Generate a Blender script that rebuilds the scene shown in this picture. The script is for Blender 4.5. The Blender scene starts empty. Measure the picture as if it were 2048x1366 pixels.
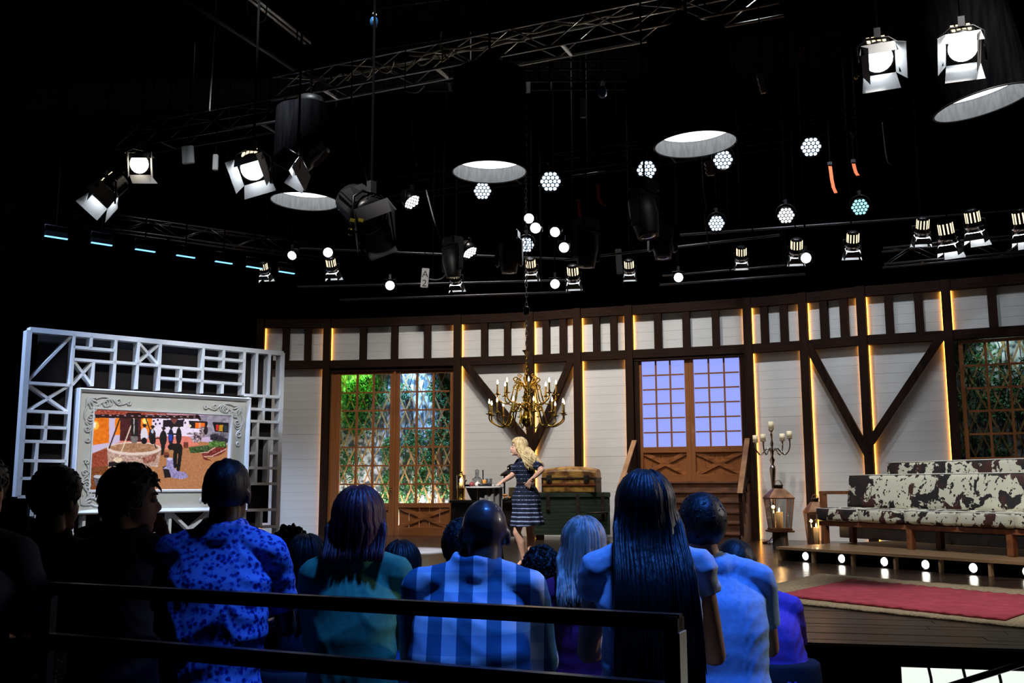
import bpy, bmesh, math, random
import numpy as np
from mathutils import Vector, Matrix, Quaternion, noise
random.seed(7)
SC = bpy.context.scene
COL = SC.collection
V = Vector
PI = math.pi

# ------------------------------------------------------------------ camera
FPX = 1991.0                                # focal length in pixels of a 2048 px wide frame (35 mm lens)
PITCH, ROLL, CAMZ = math.radians(8.3), math.radians(0.15), 1.08
_f = V((0, math.cos(PITCH), math.sin(PITCH)))
_u0 = V((0, -math.sin(PITCH), math.cos(PITCH)))
_r0 = V((1, 0, 0))
_r, _u = (_r0 * math.cos(ROLL) - _u0 * math.sin(ROLL), _u0 * math.cos(ROLL) + _r0 * math.sin(ROLL))
CAMP = V((0, 0, CAMZ))
cam_d = bpy.data.cameras.new('camera')
cam_d.sensor_width = 36.0
cam_d.lens = FPX / 2048 * 36.0
cam_d.clip_end = 200
cam = bpy.data.objects.new('camera', cam_d)
cam.matrix_world = Matrix(((_r.x, _u.x, -_f.x, 0), (_r.y, _u.y, -_f.y, 0), (_r.z, _u.z, -_f.z, CAMZ), (0, 0, 0, 1)))
COL.objects.link(cam)
SC.camera = cam

# ------------------------------------------------------------------ world, exposure
w = bpy.data.worlds.new('studio_dark')
SC.world = w
w.use_nodes = True
w.node_tree.nodes['Background'].inputs[0].default_value = (0.02, 0.025, 0.04, 1)
w.node_tree.nodes['Background'].inputs[1].default_value = 0.01
SC.view_settings.view_transform = 'Standard'
SC.view_settings.look = 'None'
SC.view_settings.gamma = 1
SC.view_settings.use_curve_mapping = False
SC.view_settings.exposure = 0.0

def ray(u, v):
    return ((u - 1024) / FPX) * _r - ((v - 683) / FPX) * _u + _f
def at_y(u, v, y):
    d = ray(u, v); return CAMP + d * (y / d.y)
def at_z(u, v, z=0.0):
    d = ray(u, v); return CAMP + d * ((z - CAMZ) / d.z)
def at_plane(u, v, p, n):
    d = ray(u, v); return CAMP + d * ((V(p) - CAMP).dot(n) / d.dot(n))

def light(name, kind, loc, target, power, color, **k):
    d = bpy.data.lights.new(name, kind)
    d.energy = power; d.color = color
    for a, b in k.items(): setattr(d, a, b)
    o = bpy.data.objects.new(name, d)
    o.location = loc
    o.rotation_euler = (V(target) - V(loc)).to_track_quat('-Z', 'Y').to_euler()
    COL.objects.link(o)
    return o
COOL, WHITE, BLUE = (0.86, 0.92, 1.0), (1.0, 0.95, 0.88), (0.05, 0.215, 1.0)
# wall wash: profile spots out of view above the stage, aimed at the panelled set wall
for (x, y, z, tx, ty, tz, pw, c) in [
    (-6.4, 18.4, 9.8, -5.4, 22.8, -0.4, 680, WHITE), (-3.4, 18.6, 10.0, -2.6, 22.8, -0.4, 800, WHITE), (-0.9, 18.2, 10.0, 0.1, 22.6, -0.4, 2350, WHITE),
    (1.2, 17.8, 10.0, 2.4, 21.9, -0.4, 2100, WHITE), (3.4, 16.6, 10.0, 5.2, 20.8, -0.4, 1200, COOL), (5.4, 15.6, 9.8, 7.4, 19.8, -0.4, 850, COOL), (7.6, 15.0, 9.8, 9.2, 19.3, -0.4, 420, COOL)]:
    light('wall_wash_spot', 'SPOT', (x, y, z), (tx, ty, tz), pw, c, spot_size=math.radians(62), spot_blend=0.9, shadow_soft_size=0.22)
# key light on the presenter and the rug
light('key_spot', 'SPOT', (-2.6, 6.2, 7.6), (0.2, 12.9, 1.0), 4600, (1.0, 0.95, 0.9), spot_size=math.radians(26), spot_blend=0.6, shadow_soft_size=0.2)
light('back_spot', 'SPOT', (1.6, 17.5, 7.5), (0.2, 12.9, 1.0), 700, COOL, spot_size=math.radians(22), spot_blend=0.6, shadow_soft_size=0.15)
light('rug_spot', 'SPOT', (4.0, 6.5, 7.6), (4.6, 10.6, 0.0), 2300, WHITE, spot_size=math.radians(48), spot_blend=0.8, shadow_soft_size=0.2)
light('bench_spot', 'SPOT', (2.9, 11.6, 7.4), (6.0, 14.3, 0.7), 2300, COOL, spot_size=math.radians(50), spot_blend=0.7, shadow_soft_size=0.2)
light('candelabrum_spot', 'SPOT', (2.2, 12.4, 7.6), (5.0, 18.7, 1.3), 900, WHITE, spot_size=math.radians(22), spot_blend=0.7, shadow_soft_size=0.1)
light('door_spot', 'SPOT', (-2.0, 13.0, 8.2), (-2.9, 22.7, 1.6), 700, WHITE, spot_size=math.radians(22), spot_blend=0.8, shadow_soft_size=0.15)
light('door_spot', 'SPOT', (2.6, 12.2, 8.2), (3.5, 20.9, 1.8), 800, WHITE, spot_size=math.radians(22), spot_blend=0.8, shadow_soft_size=0.15)
# bluish wash on the white screen frame
light('frame_wash', 'SPOT', (-9.6, 13.4, 9.2), (-7.4, 17.6, 2.4), 5200, (0.42, 0.6, 1.0), spot_size=math.radians(48), spot_blend=0.8, shadow_soft_size=0.25)
light('frame_fill', 'SPOT', (-2.4, 10.6, 7.6), (-6.0, 18.4, 1.6), 3400, (0.9, 0.95, 1.0), spot_size=math.radians(34), spot_blend=0.8, shadow_soft_size=0.25)
# blue audience wash from the rig behind the camera, warm-white spill from the stage at the right
light('audience_blue', 'SPOT', (0.75, 3.05, 5.6), (0.42, 3.65, 0.75), 1300, BLUE, spot_size=math.radians(36), spot_blend=0.35, shadow_soft_size=0.28)
light('audience_rim', 'SPOT', (5.6, 5.4, 3.0), (0.75, 3.3, 0.75), 330, (1.0, 0.9, 0.8), spot_size=math.radians(28), spot_blend=0.6, shadow_soft_size=0.2)
light('truss_helper_spot', 'SPOT', (3.4, 14.4, 6.0), (0.5, 12.9, 7.1), 230, (1.0, 0.95, 0.82), spot_size=math.radians(66), spot_blend=0.8, shadow_soft_size=0.2)  # added spot without a fixture, put in to brighten the top truss
light('added_floor_spot', 'SPOT', (-1.95, 22.1, 5.7), (-1.75, 17.5, 0.0), 28000, (0.72, 0.82, 1.0), spot_size=math.radians(13), spot_blend=0.7, shadow_soft_size=0.1)  # added spot; its beam stands in for a bluish reflection on the boards
light('tag_helper_spot', 'SPOT', (-0.8, 10.5, 5.3), (-1.55, 18.5, 4.95), 900, (1, 0.97, 0.92), spot_size=math.radians(9), spot_blend=0.6, shadow_soft_size=0.1)  # added narrow spot that brightens the lettered tag, no fixture there

# ------------------------------------------------------------------ materials
MATS = {}
def mat(name, color, rough=0.6, metal=0.0, emit=None, estr=0.0, spec=0.5, alpha=None, trans=0.0, coat=0.0, ior=1.45):
    if name in MATS: return MATS[name]
    m = bpy.data.materials.new(name); m.use_nodes = True
    b = m.node_tree.nodes['Principled BSDF']
    b.inputs['Base Color'].default_value = (*color, 1)
    b.inputs['Roughness'].default_value = rough
    b.inputs['Metallic'].default_value = metal
    b.inputs['Specular IOR Level'].default_value = spec
    b.inputs['Transmission Weight'].default_value = trans
    b.inputs['Coat Weight'].default_value = coat
    b.inputs['IOR'].default_value = ior
    if emit:
        b.inputs['Emission Color'].default_value = (*emit, 1)
        b.inputs['Emission Strength'].default_value = estr
    MATS[name] = m
    return m
def nodes(m): return m.node_tree.nodes, m.node_tree.links, m.node_tree.nodes['Principled BSDF']
def tex_mat(name, c1, c2, scale=(4, 4, 4), detail=6, rough=0.6, bump=0.0, metal=0.0, lo=0.35, hi=0.65, coat=0.0, dist=0.0, rvar=0.0, spec=0.5, bscale=1.0):
    """two colours mixed by stretched noise (grain, wear, cloth)"""
    if name in MATS: return MATS[name]
    m = mat(name, c1, rough, metal, coat=coat, spec=spec)
    N, L, b = nodes(m)
    tc = N.new('ShaderNodeTexCoord'); mp = N.new('ShaderNodeMapping'); mp.inputs['Scale'].default_value = scale
    no = N.new('ShaderNodeTexNoise'); no.inputs['Scale'].default_value = 1.0; no.inputs['Detail'].default_value = detail; no.inputs['Distortion'].default_value = dist
    cr = N.new('ShaderNodeValToRGB')
    cr.color_ramp.elements[0].position = lo; cr.color_ramp.elements[0].color = (*c1, 1)
    cr.color_ramp.elements[1].position = hi; cr.color_ramp.elements[1].color = (*c2, 1)
    L.new(tc.outputs['Object'], mp.inputs['Vector']); L.new(mp.outputs['Vector'], no.inputs['Vector'])
    L.new(no.outputs['Fac'], cr.inputs['Fac']); L.new(cr.outputs['Color'], b.inputs['Base Color'])
    if bump:
        bp = N.new('ShaderNodeBump'); bp.inputs['Strength'].default_value = bump; bp.inputs['Distance'].default_value = 0.02 * bscale
        L.new(no.outputs['Fac'], bp.inputs['Height']); L.new(bp.outputs['Normal'], b.inputs['Normal'])
    if rvar:
        mr = N.new('ShaderNodeMapRange'); mr.inputs['To Min'].default_value = rough - rvar; mr.inputs['To Max'].default_value = rough + rvar
        L.new(no.outputs['Fac'], mr.inputs['Value']); L.new(mr.outputs['Result'], b.inputs['Roughness'])
    return m
def emis(name, col, strength): return mat(name, (0.02, 0.02, 0.02), 0.5, emit=col, estr=strength)

M_board = tex_mat('painted_board', (0.62, 0.615, 0.60), (0.66, 0.655, 0.64), (1.2, 1.2, 9), 5, 0.55, 0.0)
M_dark = tex_mat('dark_timber', (0.010, 0.0045, 0.003), (0.030, 0.013, 0.008), (14, 14, 2.2), 7, 0.75, 0.25, spec=0.12)
M_darkh = tex_mat('dark_timber_level', (0.010, 0.0045, 0.003), (0.030, 0.013, 0.008), (2.2, 14, 14), 7, 0.75, 0.25, spec=0.12)
M_door = tex_mat('chestnut_wood', (0.15, 0.048, 0.014), (0.34, 0.12, 0.034), (16, 16, 2.0), 7, 0.42, 0.15, coat=0.15)
M_doorh = tex_mat('chestnut_wood_level', (0.15, 0.048, 0.014), (0.34, 0.12, 0.034), (2.0, 16, 16), 7, 0.42, 0.15, coat=0.15)
M_bench = tex_mat('bench_wood', (0.14, 0.042, 0.016), (0.27, 0.09, 0.032), (9, 9, 9), 6, 0.4, 0.1, coat=0.2)
M_white = tex_mat('white_gloss_paint', (0.74, 0.75, 0.76), (0.82, 0.82, 0.82), (2, 2, 2), 3, 0.4, 0.0)
M_black = mat('black_paint', (0.008, 0.008, 0.009), 0.5)
M_blackmetal = mat('black_metal', (0.012, 0.012, 0.013), 0.35, 0.6)
M_alu = mat('truss_aluminium', (0.50, 0.50, 0.49), 0.38, 0.6)
M_darkalu = mat('dark_truss_metal', (0.05, 0.05, 0.055), 0.4, 0.7)
M_drape = tex_mat('black_drape', (0.002, 0.002, 0.003), (0.006, 0.006, 0.008), (3, 3, 0.3), 3, 0.95, 0.2, spec=0.1)
M_brass = tex_mat('old_brass', (0.42, 0.27, 0.045), (0.62, 0.43, 0.09), (14, 14, 14), 3, 0.24, 0.0, metal=1.0)
M_led = emis('amber_led_strip', (1.0, 0.36, 0.04), 9.0)
M_silver = mat('polished_silver', (0.62, 0.58, 0.55), 0.16, 1.0)
M_wax = mat('ivory_wax', (0.82, 0.72, 0.48), 0.5)
M_flame = emis('flame', (1.0, 0.78, 0.42), 22.0)
def thin_glass(name, tint=(0.96, 0.97, 0.97), gloss=0.07):
    m = mat(name, (1, 1, 1), 0.02); N, L, b = nodes(m); out = N['Material Output']
    t = N.new('ShaderNodeBsdfTransparent'); t.inputs[0].default_value = (*tint, 1); g = N.new('ShaderNodeBsdfGlossy'); g.inputs['Roughness'].default_value = 0.03
    lw = N.new('ShaderNodeLayerWeight'); lw.inputs['Blend'].default_value = 0.25; ad = N.new('ShaderNodeMath'); ad.operation = 'MULTIPLY_ADD'; ad.inputs[1].default_value = 0.6; ad.inputs[2].default_value = gloss
    L.new(lw.outputs['Fresnel'], ad.inputs[0]); mx = N.new('ShaderNodeMixShader'); L.new(ad.outputs[0], mx.inputs[0]); L.new(t.outputs[0], mx.inputs[1]); L.new(g.outputs[0], mx.inputs[2]); L.new(mx.outputs[0], out.inputs['Surface']); return m
M_glass = thin_glass('clear_glass')
M_copper = tex_mat('aged_copper', (0.16, 0.075, 0.04), (0.34, 0.17, 0.09), (6, 6, 6), 5, 0.4, 0.05, metal=0.8)
M_skin = mat('skin', (0.50, 0.27, 0.19), 0.5)
M_skinp = mat('fair_skin', (0.72, 0.43, 0.32), 0.5)
M_skind = mat('dark_skin', (0.085, 0.045, 0.032), 0.36, coat=0.25)

# ------------------------------------------------------------------ mesh building
class MB:
    def __init__(s): s.v = []; s.f = []; s.sm = []
    def add(s, vs, fs, smooth=False):
        b = len(s.v); s.v += [tuple(p) for p in vs]
        for f in fs: s.f.append(tuple(b + i for i in f)); s.sm.append(smooth)
        return s
    def hexa(s, p):                                            # p: 4 bottom + 4 top corners, counter-clockwise
        return s.add(p, [(3, 2, 1, 0), (4, 5, 6, 7), (0, 1, 5, 4), (1, 2, 6, 5), (2, 3, 7, 6), (3, 0, 4, 7)])
    def box(s, c, d, R=None):
        c = V(c); x, y, z = d[0] / 2, d[1] / 2, d[2] / 2
        P = [V(q) for q in ((-x, -y, -z), (x, -y, -z), (x, y, -z), (-x, y, -z), (-x, -y, z), (x, -y, z), (x, y, z), (-x, y, z))]
        return s.hexa([c + (R @ q if R else q) for q in P])
    def bbox(s, c, d, bev=0.01, R=None):                       # box with chamfered edges
        bm = bmesh.new(); bmesh.ops.create_cube(bm, size=1.0)
        for q in bm.verts: q.co = V((q.co.x * d[0], q.co.y * d[1], q.co.z * d[2]))
        bmesh.ops.bevel(bm, geom=bm.edges[:], offset=min(bev, 0.45 * min(d)), segments=2, affect='EDGES')
        c = V(c)
        vs = [c + (R @ q.co if R else q.co) for q in bm.verts]
        bm.verts.index_update()
        fs = [tuple(q.index for q in f.verts) for f in bm.faces]
        bm.free(); return s.add(vs, fs)
    def bar(s, p, q, w, d, n, off=0.0):                        # straight bar p->q, w across, d along n (from off to off+d)
        p, q, n = V(p), V(q), V(n).normalized(); e = (q - p).normalized(); t = e.cross(n).normalized() * (w / 2)
        a, b = n * off, n * (off + d)
        return s.hexa([p - t + a, p + t + a, q + t + a, q - t + a, p - t + b, p + t + b, q + t + b, q - t + b])
    def tube(s, pts, r, n=8, cap=True, smooth=True, ell=None):
        pts = [V(p) for p in pts]; m = len(pts)
        rs = r if isinstance(r, (list, tuple)) else [r] * m
        rings = []; last = None
        for i, p in enumerate(pts):
            t = (pts[min(i + 1, m - 1)] - pts[max(i - 1, 0)])
            t = t.normalized() if t.length > 1e-9 else V((0, 0, 1))
            if last is None:
                a = V((0, 0, 1)) if abs(t.z) < 0.9 else V((1, 0, 0)); x = a.cross(t).normalized()
            else:
                x = (last - t * last.dot(t)); x = x.normalized() if x.length > 1e-6 else V((1, 0, 0))
            last = x; y = t.cross(x)
            rings.append([p + (x * math.cos(2 * PI * k / n) + y * math.sin(2 * PI * k / n) * (ell or 1)) * rs[i] for k in range(n)])
        vs = [q for g in rings for q in g]
        fs = [(i * n + k, i * n + (k + 1) % n, (i + 1) * n + (k + 1) % n, (i + 1) * n + k) for i in range(m - 1) for k in range(n)]
        if cap: fs += [tuple(range(n))[::-1], tuple((m - 1) * n + k for k in range(n))]
        return s.add(vs, fs, smooth)
    def lathe(s, c, prof, n=16, R=None, cap=True, smooth=True, sq=None):     # prof: (radius, height) along local z
        c = V(c); vs = []
        for r, z in prof:
            for k in range(n):
                a = 2 * PI * k / n + (PI / n if sq else 0); q = V((r * math.cos(a), r * math.sin(a), z))
                vs.append(c + (R @ q if R else q))
        m = len(prof)
        fs = [(i * n + k, i * n + (k + 1) % n, (i + 1) * n + (k + 1) % n, (i + 1) * n + k) for i in range(m - 1) for k in range(n)]
        if cap: fs += [tuple(range(n))[::-1], tuple((m - 1) * n + k for k in range(n))]
        return s.add(vs, fs, smooth)
    def ball(s, c, r, n=12, R=None):
        r = r if isinstance(r, (tuple, list, Vector)) else (r, r, r); c = V(c); vs = []; h = max(4, n // 2)
        for i in range(1, h):
            t = PI * i / h
            for k in range(n):
                a = 2 * PI * k / n; q = V((r[0] * math.sin(t) * math.cos(a), r[1] * math.sin(t) * math.sin(a), -r[2] * math.cos(t)))
                vs.append(c + (R @ q if R else q))
        a, b = V((0, 0, -r[2])), V((0, 0, r[2]))
        vs += [c + (R @ a if R else a), c + (R @ b if R else b)]; B, T = len(vs) - 2, len(vs) - 1
        fs = [(i * n + k, i * n + (k + 1) % n, (i + 1) * n + (k + 1) % n, (i + 1) * n + k) for i in range(h - 2) for k in range(n)]
        fs += [(B, (k + 1) % n, k) for k in range(n)] + [(T, (h - 2) * n + k, (h - 2) * n + (k + 1) % n) for k in range(n)]
        return s.add(vs, fs, True)
    def loft(s, rings, cap=True, smooth=True):
        n = len(rings[0]); m = len(rings); vs = [q for g in rings for q in g]
        fs = [(i * n + k, i * n + (k + 1) % n, (i + 1) * n + (k + 1) % n, (i + 1) * n + k) for i in range(m - 1) for k in range(n)]
        if cap: fs += [tuple(range(n))[::-1], tuple((m - 1) * n + k for k in range(n))]
        return s.add(vs, fs, smooth)
    def mesh(s, name):
        me = bpy.data.meshes.new(name); me.from_pydata(s.v, [], s.f); me.polygons.foreach_set('use_smooth', s.sm); me.update()
        return me
    def build(s, name, m=None, parent=None, world=True):
        return link(name, s.mesh(name), m, parent, world)
def wm(o):
    return (wm(o.parent) @ o.matrix_parent_inverse @ o.matrix_basis) if o.parent else o.matrix_basis.copy()
def link(name, me, m=None, parent=None, world=True):
    o = bpy.data.objects.new(name, me); COL.objects.link(o)
    if m: me.materials.append(m)
    if parent:
        o.parent = parent
        if world: o.matrix_parent_inverse = wm(parent).inverted()
    return o
def tag(o, label=None, cat=None, group=None, kind=None):
    for k, v in (('label', label), ('category', cat), ('group', group), ('kind', kind)):
        if v: o[k] = v
    return o
def empty(name, loc=(0, 0, 0), rz=0.0, parent=None):
    o = bpy.data.objects.new(name, None); o.empty_display_size = 0.1; COL.objects.link(o)
    o.location = loc; o.rotation_euler = (0, 0, rz)
    if parent: o.parent = parent; o.matrix_parent_inverse = wm(parent).inverted()
    return o
def thing(name, label, cat, loc=(0, 0, 0), rz=0.0, group=None): return tag(empty(name, loc, rz), label, cat, group)
def struct(name, loc=(0, 0, 0)): return tag(empty(name, loc), kind='structure')
def shared(name, me, parent, mw):                              # another object on the same mesh, at world matrix mw
    o = bpy.data.objects.new(name, me); COL.objects.link(o)
    if parent: o.parent = parent; o.matrix_parent_inverse = wm(parent).inverted()
    o.matrix_basis = mw
    return o
def copy_tree(o, parent=None):
    c = o.copy(); COL.objects.link(c)
    if parent: c.parent = parent
    for ch in list(o.children): copy_tree(ch, c)
    return c
def frame_of(x, y, z): return Matrix((x, y, z)).transposed()
UNIT = {}
def unit_mesh(m, bev=0.0):                                     # 1 m cube shared by boards, panes, bars ... scaled per object
    k = (m.name, bev)
    if k not in UNIT:
        b = MB(); b.box((0, 0, 0), (1, 1, 1)); me = b.mesh('piece'); me.materials.append(m); UNIT[k] = me
    return UNIT[k]
def piece(name, m, parent, c, ax, size):                       # box piece: centre, (x,y,z axes), size
    R = frame_of(*[V(a).normalized() for a in ax]).to_4x4()
    S = Matrix.Diagonal((*size, 1))
    return shared(name, unit_mesh(m), parent, Matrix.Translation(V(c)) @ R @ S)
# ================================================================== THE SETTING
WALL_H = 5.0
POST_PX = [(525, 640), (658, 640), (918, 632), (1063, 626), (1157, 619), (1259, 613), (1495, 598), (1607, 588), (1722, 575), (1890, 562), (2125, 541)]
WP = [at_z(u, v, WALL_H) for u, v in POST_PX]
WP = [V((p.x, p.y, 0)) for p in WP]
WP.append(WP[-1] + (WP[-1] - WP[-2]).normalized() * 1.6)
class Bay:
    def __init__(s, i):
        s.a, s.b = WP[i], WP[i + 1]; s.L = (s.b - s.a).length; s.e = (s.b - s.a).normalized()
        s.n = V((s.e.y, -s.e.x, 0))                            # towards the camera
        s.z = V((0, 0, 1))
    def at(s, t, z, o=0.0): return s.a + s.e * t + s.z * z + s.n * o
    def px(s, u, v, o=0.0):                                    # pixel -> (along, height) on the wall plane
        p = at_plane(u, v, s.a + s.n * o, s.n) - s.a; return p.dot(s.e), p.z
    def s_at(s, u, z, o=0.0):                                  # along-coordinate where column u crosses height z
        v = 700.0
        for _ in range(6):
            t, zz = s.px(u, v, o); v += (zz - z) * FPX / s.a.y
        return t
    def ax(s): return (s.e, s.n, s.z)
BAYS = [Bay(i) for i in range(11)]

# stage floor: a slab with its own planks near the front, then stained-board material beyond
SE0, SE1 = at_z(1560, 1283), at_z(2048, 1298)                  # the stage's front edge
ed = (SE1 - SE0).normalized(); en = V((ed.y, -ed.x, 0))        # en points to the audience
def stage_mat():
    m = tex_mat('stained_stage_boards', (0.011, 0.007, 0.006), (0.036, 0.019, 0.015), (0.7, 9, 4), 6, 0.23, 0.05, rvar=0.10, lo=0.3, hi=0.7)
    N, L, b = nodes(m)
    # board joints: a brick pattern drives a fine bump and a small change of tone
    tc = N.new('ShaderNodeTexCoord'); br = N.new('ShaderNodeTexBrick')
    mp = N.new('ShaderNodeMapping'); mp.inputs['Rotation'].default_value[2] = -math.atan2(ed.y, ed.x)
    br.inputs['Scale'].default_value = 1.0; br.inputs['Brick Width'].default_value = 2.4; br.inputs['Row Height'].default_value = 0.16
    br.inputs['Mortar Size'].default_value = 0.006; br.inputs['Color1'].default_value = (0.55, 0.55, 0.55, 1); br.inputs['Color2'].default_value = (1.25, 1.2, 1.15, 1); br.inputs['Mortar'].default_value = (0.2, 0.2, 0.2, 1)
    L.new(tc.outputs['Object'], mp.inputs['Vector']); L.new(mp.outputs['Vector'], br.inputs['Vector'])
    mx = N.new('ShaderNodeMix'); mx.data_type = 'RGBA'; mx.blend_type = 'MULTIPLY'; mx.inputs['Factor'].default_value = 1.0
    src = b.inputs['Base Color'].links[0].from_socket
    L.new(src, mx.inputs['A']); L.new(br.outputs['Color'], mx.inputs['B']); L.new(mx.outputs['Result'], b.inputs['Base Color'])
    return m
M_stage = stage_mat()
M_plank = tex_mat('stage_plank', (0.008, 0.006, 0.0055), (0.026, 0.016, 0.013), (0.9, 10, 4), 6, 0.36, 0.06, rvar=0.10)
fl = struct('floor')
PL0 = 3.4                                                      # depth of the zone with separate planks
o0 = SE0 - ed * 14
b = MB()
q0, q1 = SE0 - ed * 12 - en * PL0, SE1 + ed * 9 - en * PL0
b.hexa([V((*p.xy, -0.14)) for p in (q0, q1, V((16, 27, 0)), V((-14, 27, 0)))] + [V((*p.xy, 0)) for p in (q0, q1, V((16, 27, 0)), V((-14, 27, 0)))])
b.build('stage_deck', M_stage, fl)
b = MB(); p0, p1 = SE0 - ed * 12, SE1 + ed * 9
b.hexa([V((*p.xy, -0.14)) for p in (p0, p1, q1, q0)] + [V((*p.xy, -0.022)) for p in (p0, p1, q1, q0)])
b.build('front_deck', M_black, fl)
rnd = random.Random(3)
row = 0; d = 0.0
while d < PL0 - 0.01:
    x = -11.0 - rnd.random() * 0.9
    while x < 6.0:
        L_ = 2.6
        c = SE0 + ed * (x + L_ / 2) - en * (d + 0.085)
        piece('plank', M_plank, fl, V((c.x, c.y, -0.011 + rnd.uniform(-0.001, 0.0015))), (ed, -en, (0, 0, 1)), (L_ - 0.006, 0.166, 0.022))
        x += L_
    d += 0.17; row += 1
b = MB(); b.bar(SE0 - ed * 12 + V((0, 0, -0.075)) + en * 0.0, SE1 + ed * 9 + V((0, 0, -0.075)), 0.13, 0.025, en)
b.build('front_fascia', M_black, fl)
# understage: posts, a diagonal strut and a glowing softbox on the right
us = struct('trim_1')
dk = lambda t, o, z: SE0 + ed * t + en * o + V((0, 0, z))
def us_t(u, z, o):
    p = at_plane(u, 1320, SE0 + en * o, en); return (p - SE0).dot(ed)
for u in (1600, 1790):
    t = us_t(u, -0.3, -0.03); b = MB(); b.bbox(dk(t, -0.05, -0.45), (0.075, 0.05, 0.62), 0.004, frame_of(ed, -en, V((0, 0, 1)))); b.build('deck_post', M_black, us)
b = MB(); b.bar(dk(us_t(1560, 0, -.05), -0.05, -0.30), dk(us_t(1790, 0, -.05), -0.05, -0.30), 0.03, 0.03, en); b.build('deck_rail', M_blackmetal, us)
pa, pb = at_plane(1900, 1372, SE0 + en * 0.12, en), at_plane(2060, 1322, SE0 + en * 0.12, en)
b = MB(); b.tube([pa + (pa - pb) * 0.5, pb + (pb - pa) * 0.25], 0.022, 10); b.build('deck_strut', M_blackmetal, us)
sb = thing('softbox', 'bright white fabric softbox glowing under the stage edge at lower right', 'light', dk(us_t(1900, 0, -.3), -0.3, -0.75))
t0, t1 = us_t(1792, 0, -.3), us_t(2140, 0, -.3)
b = MB()
nx = 24
zb, zt = -0.72, -0.155
vs = []
for i in range(nx + 1):
    for j in range(9):
        a, c = i / nx, j / 8
        bow = 0.02 * abs(math.sin(a * 5 * PI)) * math.sin(c * PI) ** 0.5
        vs.append(dk(t0 + (t1 - t0) * a, -0.3 + bow, zb + (zt - zb) * c))
b.add(vs, [(i * 9 + j, i * 9 + 9 + j, i * 9 + 10 + j, i * 9 + j + 1) for i in range(nx) for j in range(8)], True)
b.build('diffuser', emis('softbox_cloth', (0.93, 1.0, 0.92), 1.0), sb)
for k in range(1, 5):
    t = t0 + (t1 - t0) * k / 5; b = MB(); b.tube([dk(t - 0.02, -0.27, zt - 0.01), dk(t - 0.006, -0.262, zt - 0.1), dk(t + 0.006, -0.26, zt - 0.3), dk(t, -0.265, zb)], 0.011, 8); b.build('rib', M_black, sb)
b = MB(); b.box(dk((t0 + t1) / 2, -0.31, zt + 0.012), (t1 - t0, 0.05, 0.02), frame_of(ed, -en, V((0, 0, 1)))); b.build('top_frame', M_blackmetal, sb)
b = MB(); b.box(dk((t0 + t1) / 2, -0.31, zb - 0.012), (t1 - t0, 0.05, 0.03), frame_of(ed, -en, V((0, 0, 1)))); b.build('bottom_frame', M_blackmetal, sb)

# studio shell
gr = struct('floor_audience'); b = MB(); b.box((1, 4.5, -0.80), (30, 46, 0.1)); b.build('lower_floor', mat('dark_carpet', (0.006, 0.006, 0.007), 0.95, spec=0.1), gr)
ce = struct('ceiling'); b = MB(); b.box((1, 9, 11.05), (30, 40, 0.1)); b.build('deck', M_drape, ce)
for nm, c, sz in (('wall_left', (-13.6, 9, 5.1), (0.1, 38, 11.8)), ('wall_right', (15.5, 9, 5.1), (0.1, 38, 11.8)), ('wall_rear', (1, 27.4, 5.1), (29, 0.1, 11.8))):
    st = struct(nm); b = MB()
    # pleated black drape
    n = 180; ax = 0 if sz[0] < 1 else 1
    L_ = sz[1 - ax]; vs = []
    for i in range(n + 1):
        for z in (-0.75, 11.0):
            t = -L_ / 2 + L_ * i / n; w_ = 0.06 * math.sin(i * 1.9)
            vs.append((c[0] + w_, c[1] + t, z) if ax == 0 else (c[0] + t, c[1] + w_, z))
    b.add(vs, [(2 * i, 2 * i + 2, 2 * i + 3, 2 * i + 1) for i in range(n)], True); b.build('drape', M_drape, st)

# ---------------------------------------------------------------- panelled set wall
wall_a, wall_b = struct('wall_back'), struct('wall_back_right')
BW = 0.19
DOORS = {1: 'door', 5: 'door', 9: 'window'}
ZM = {}                                                        # bottom and top of the middle beam, each bay
MIDPX = [(590, 738, 722), (790, 736, 719), (990, 729, 715), (1110, 722, 709), (1208, 718, 706), (1376, 712, 695), (1550, 700, 686), (1664, 696, 681), (1806, 689, 670), (2000, 665, 647), (2130, 650, 630)]
ZB, ZT = [], []
for i, bay in enumerate(BAYS):
    if i < 10:
        u, v0, v1 = MIDPX[i]; ZB.append(bay.px(u, v0, 0.15)[1]); ZT.append(bay.px(u, v1, 0.15)[1])
zb_m, zt_m = sum(ZB) / len(ZB), sum(ZT) / len(ZT)
zt_m = zb_m + 0.185
TOPB = 0.20
STUDS = {0: (571, 615), 1: (725, 788, 854), 2: (968, 1014), 3: (1091, 1125), 4: (1192, 1227), 5: (1315, 1372, 1431), 6: (1528, 1567), 7: (1647, 1687), 8: (1778, 1838), 9: (1985,), 10: ()}
rnd = random.Random(11)
GAP = 0.02
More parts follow.
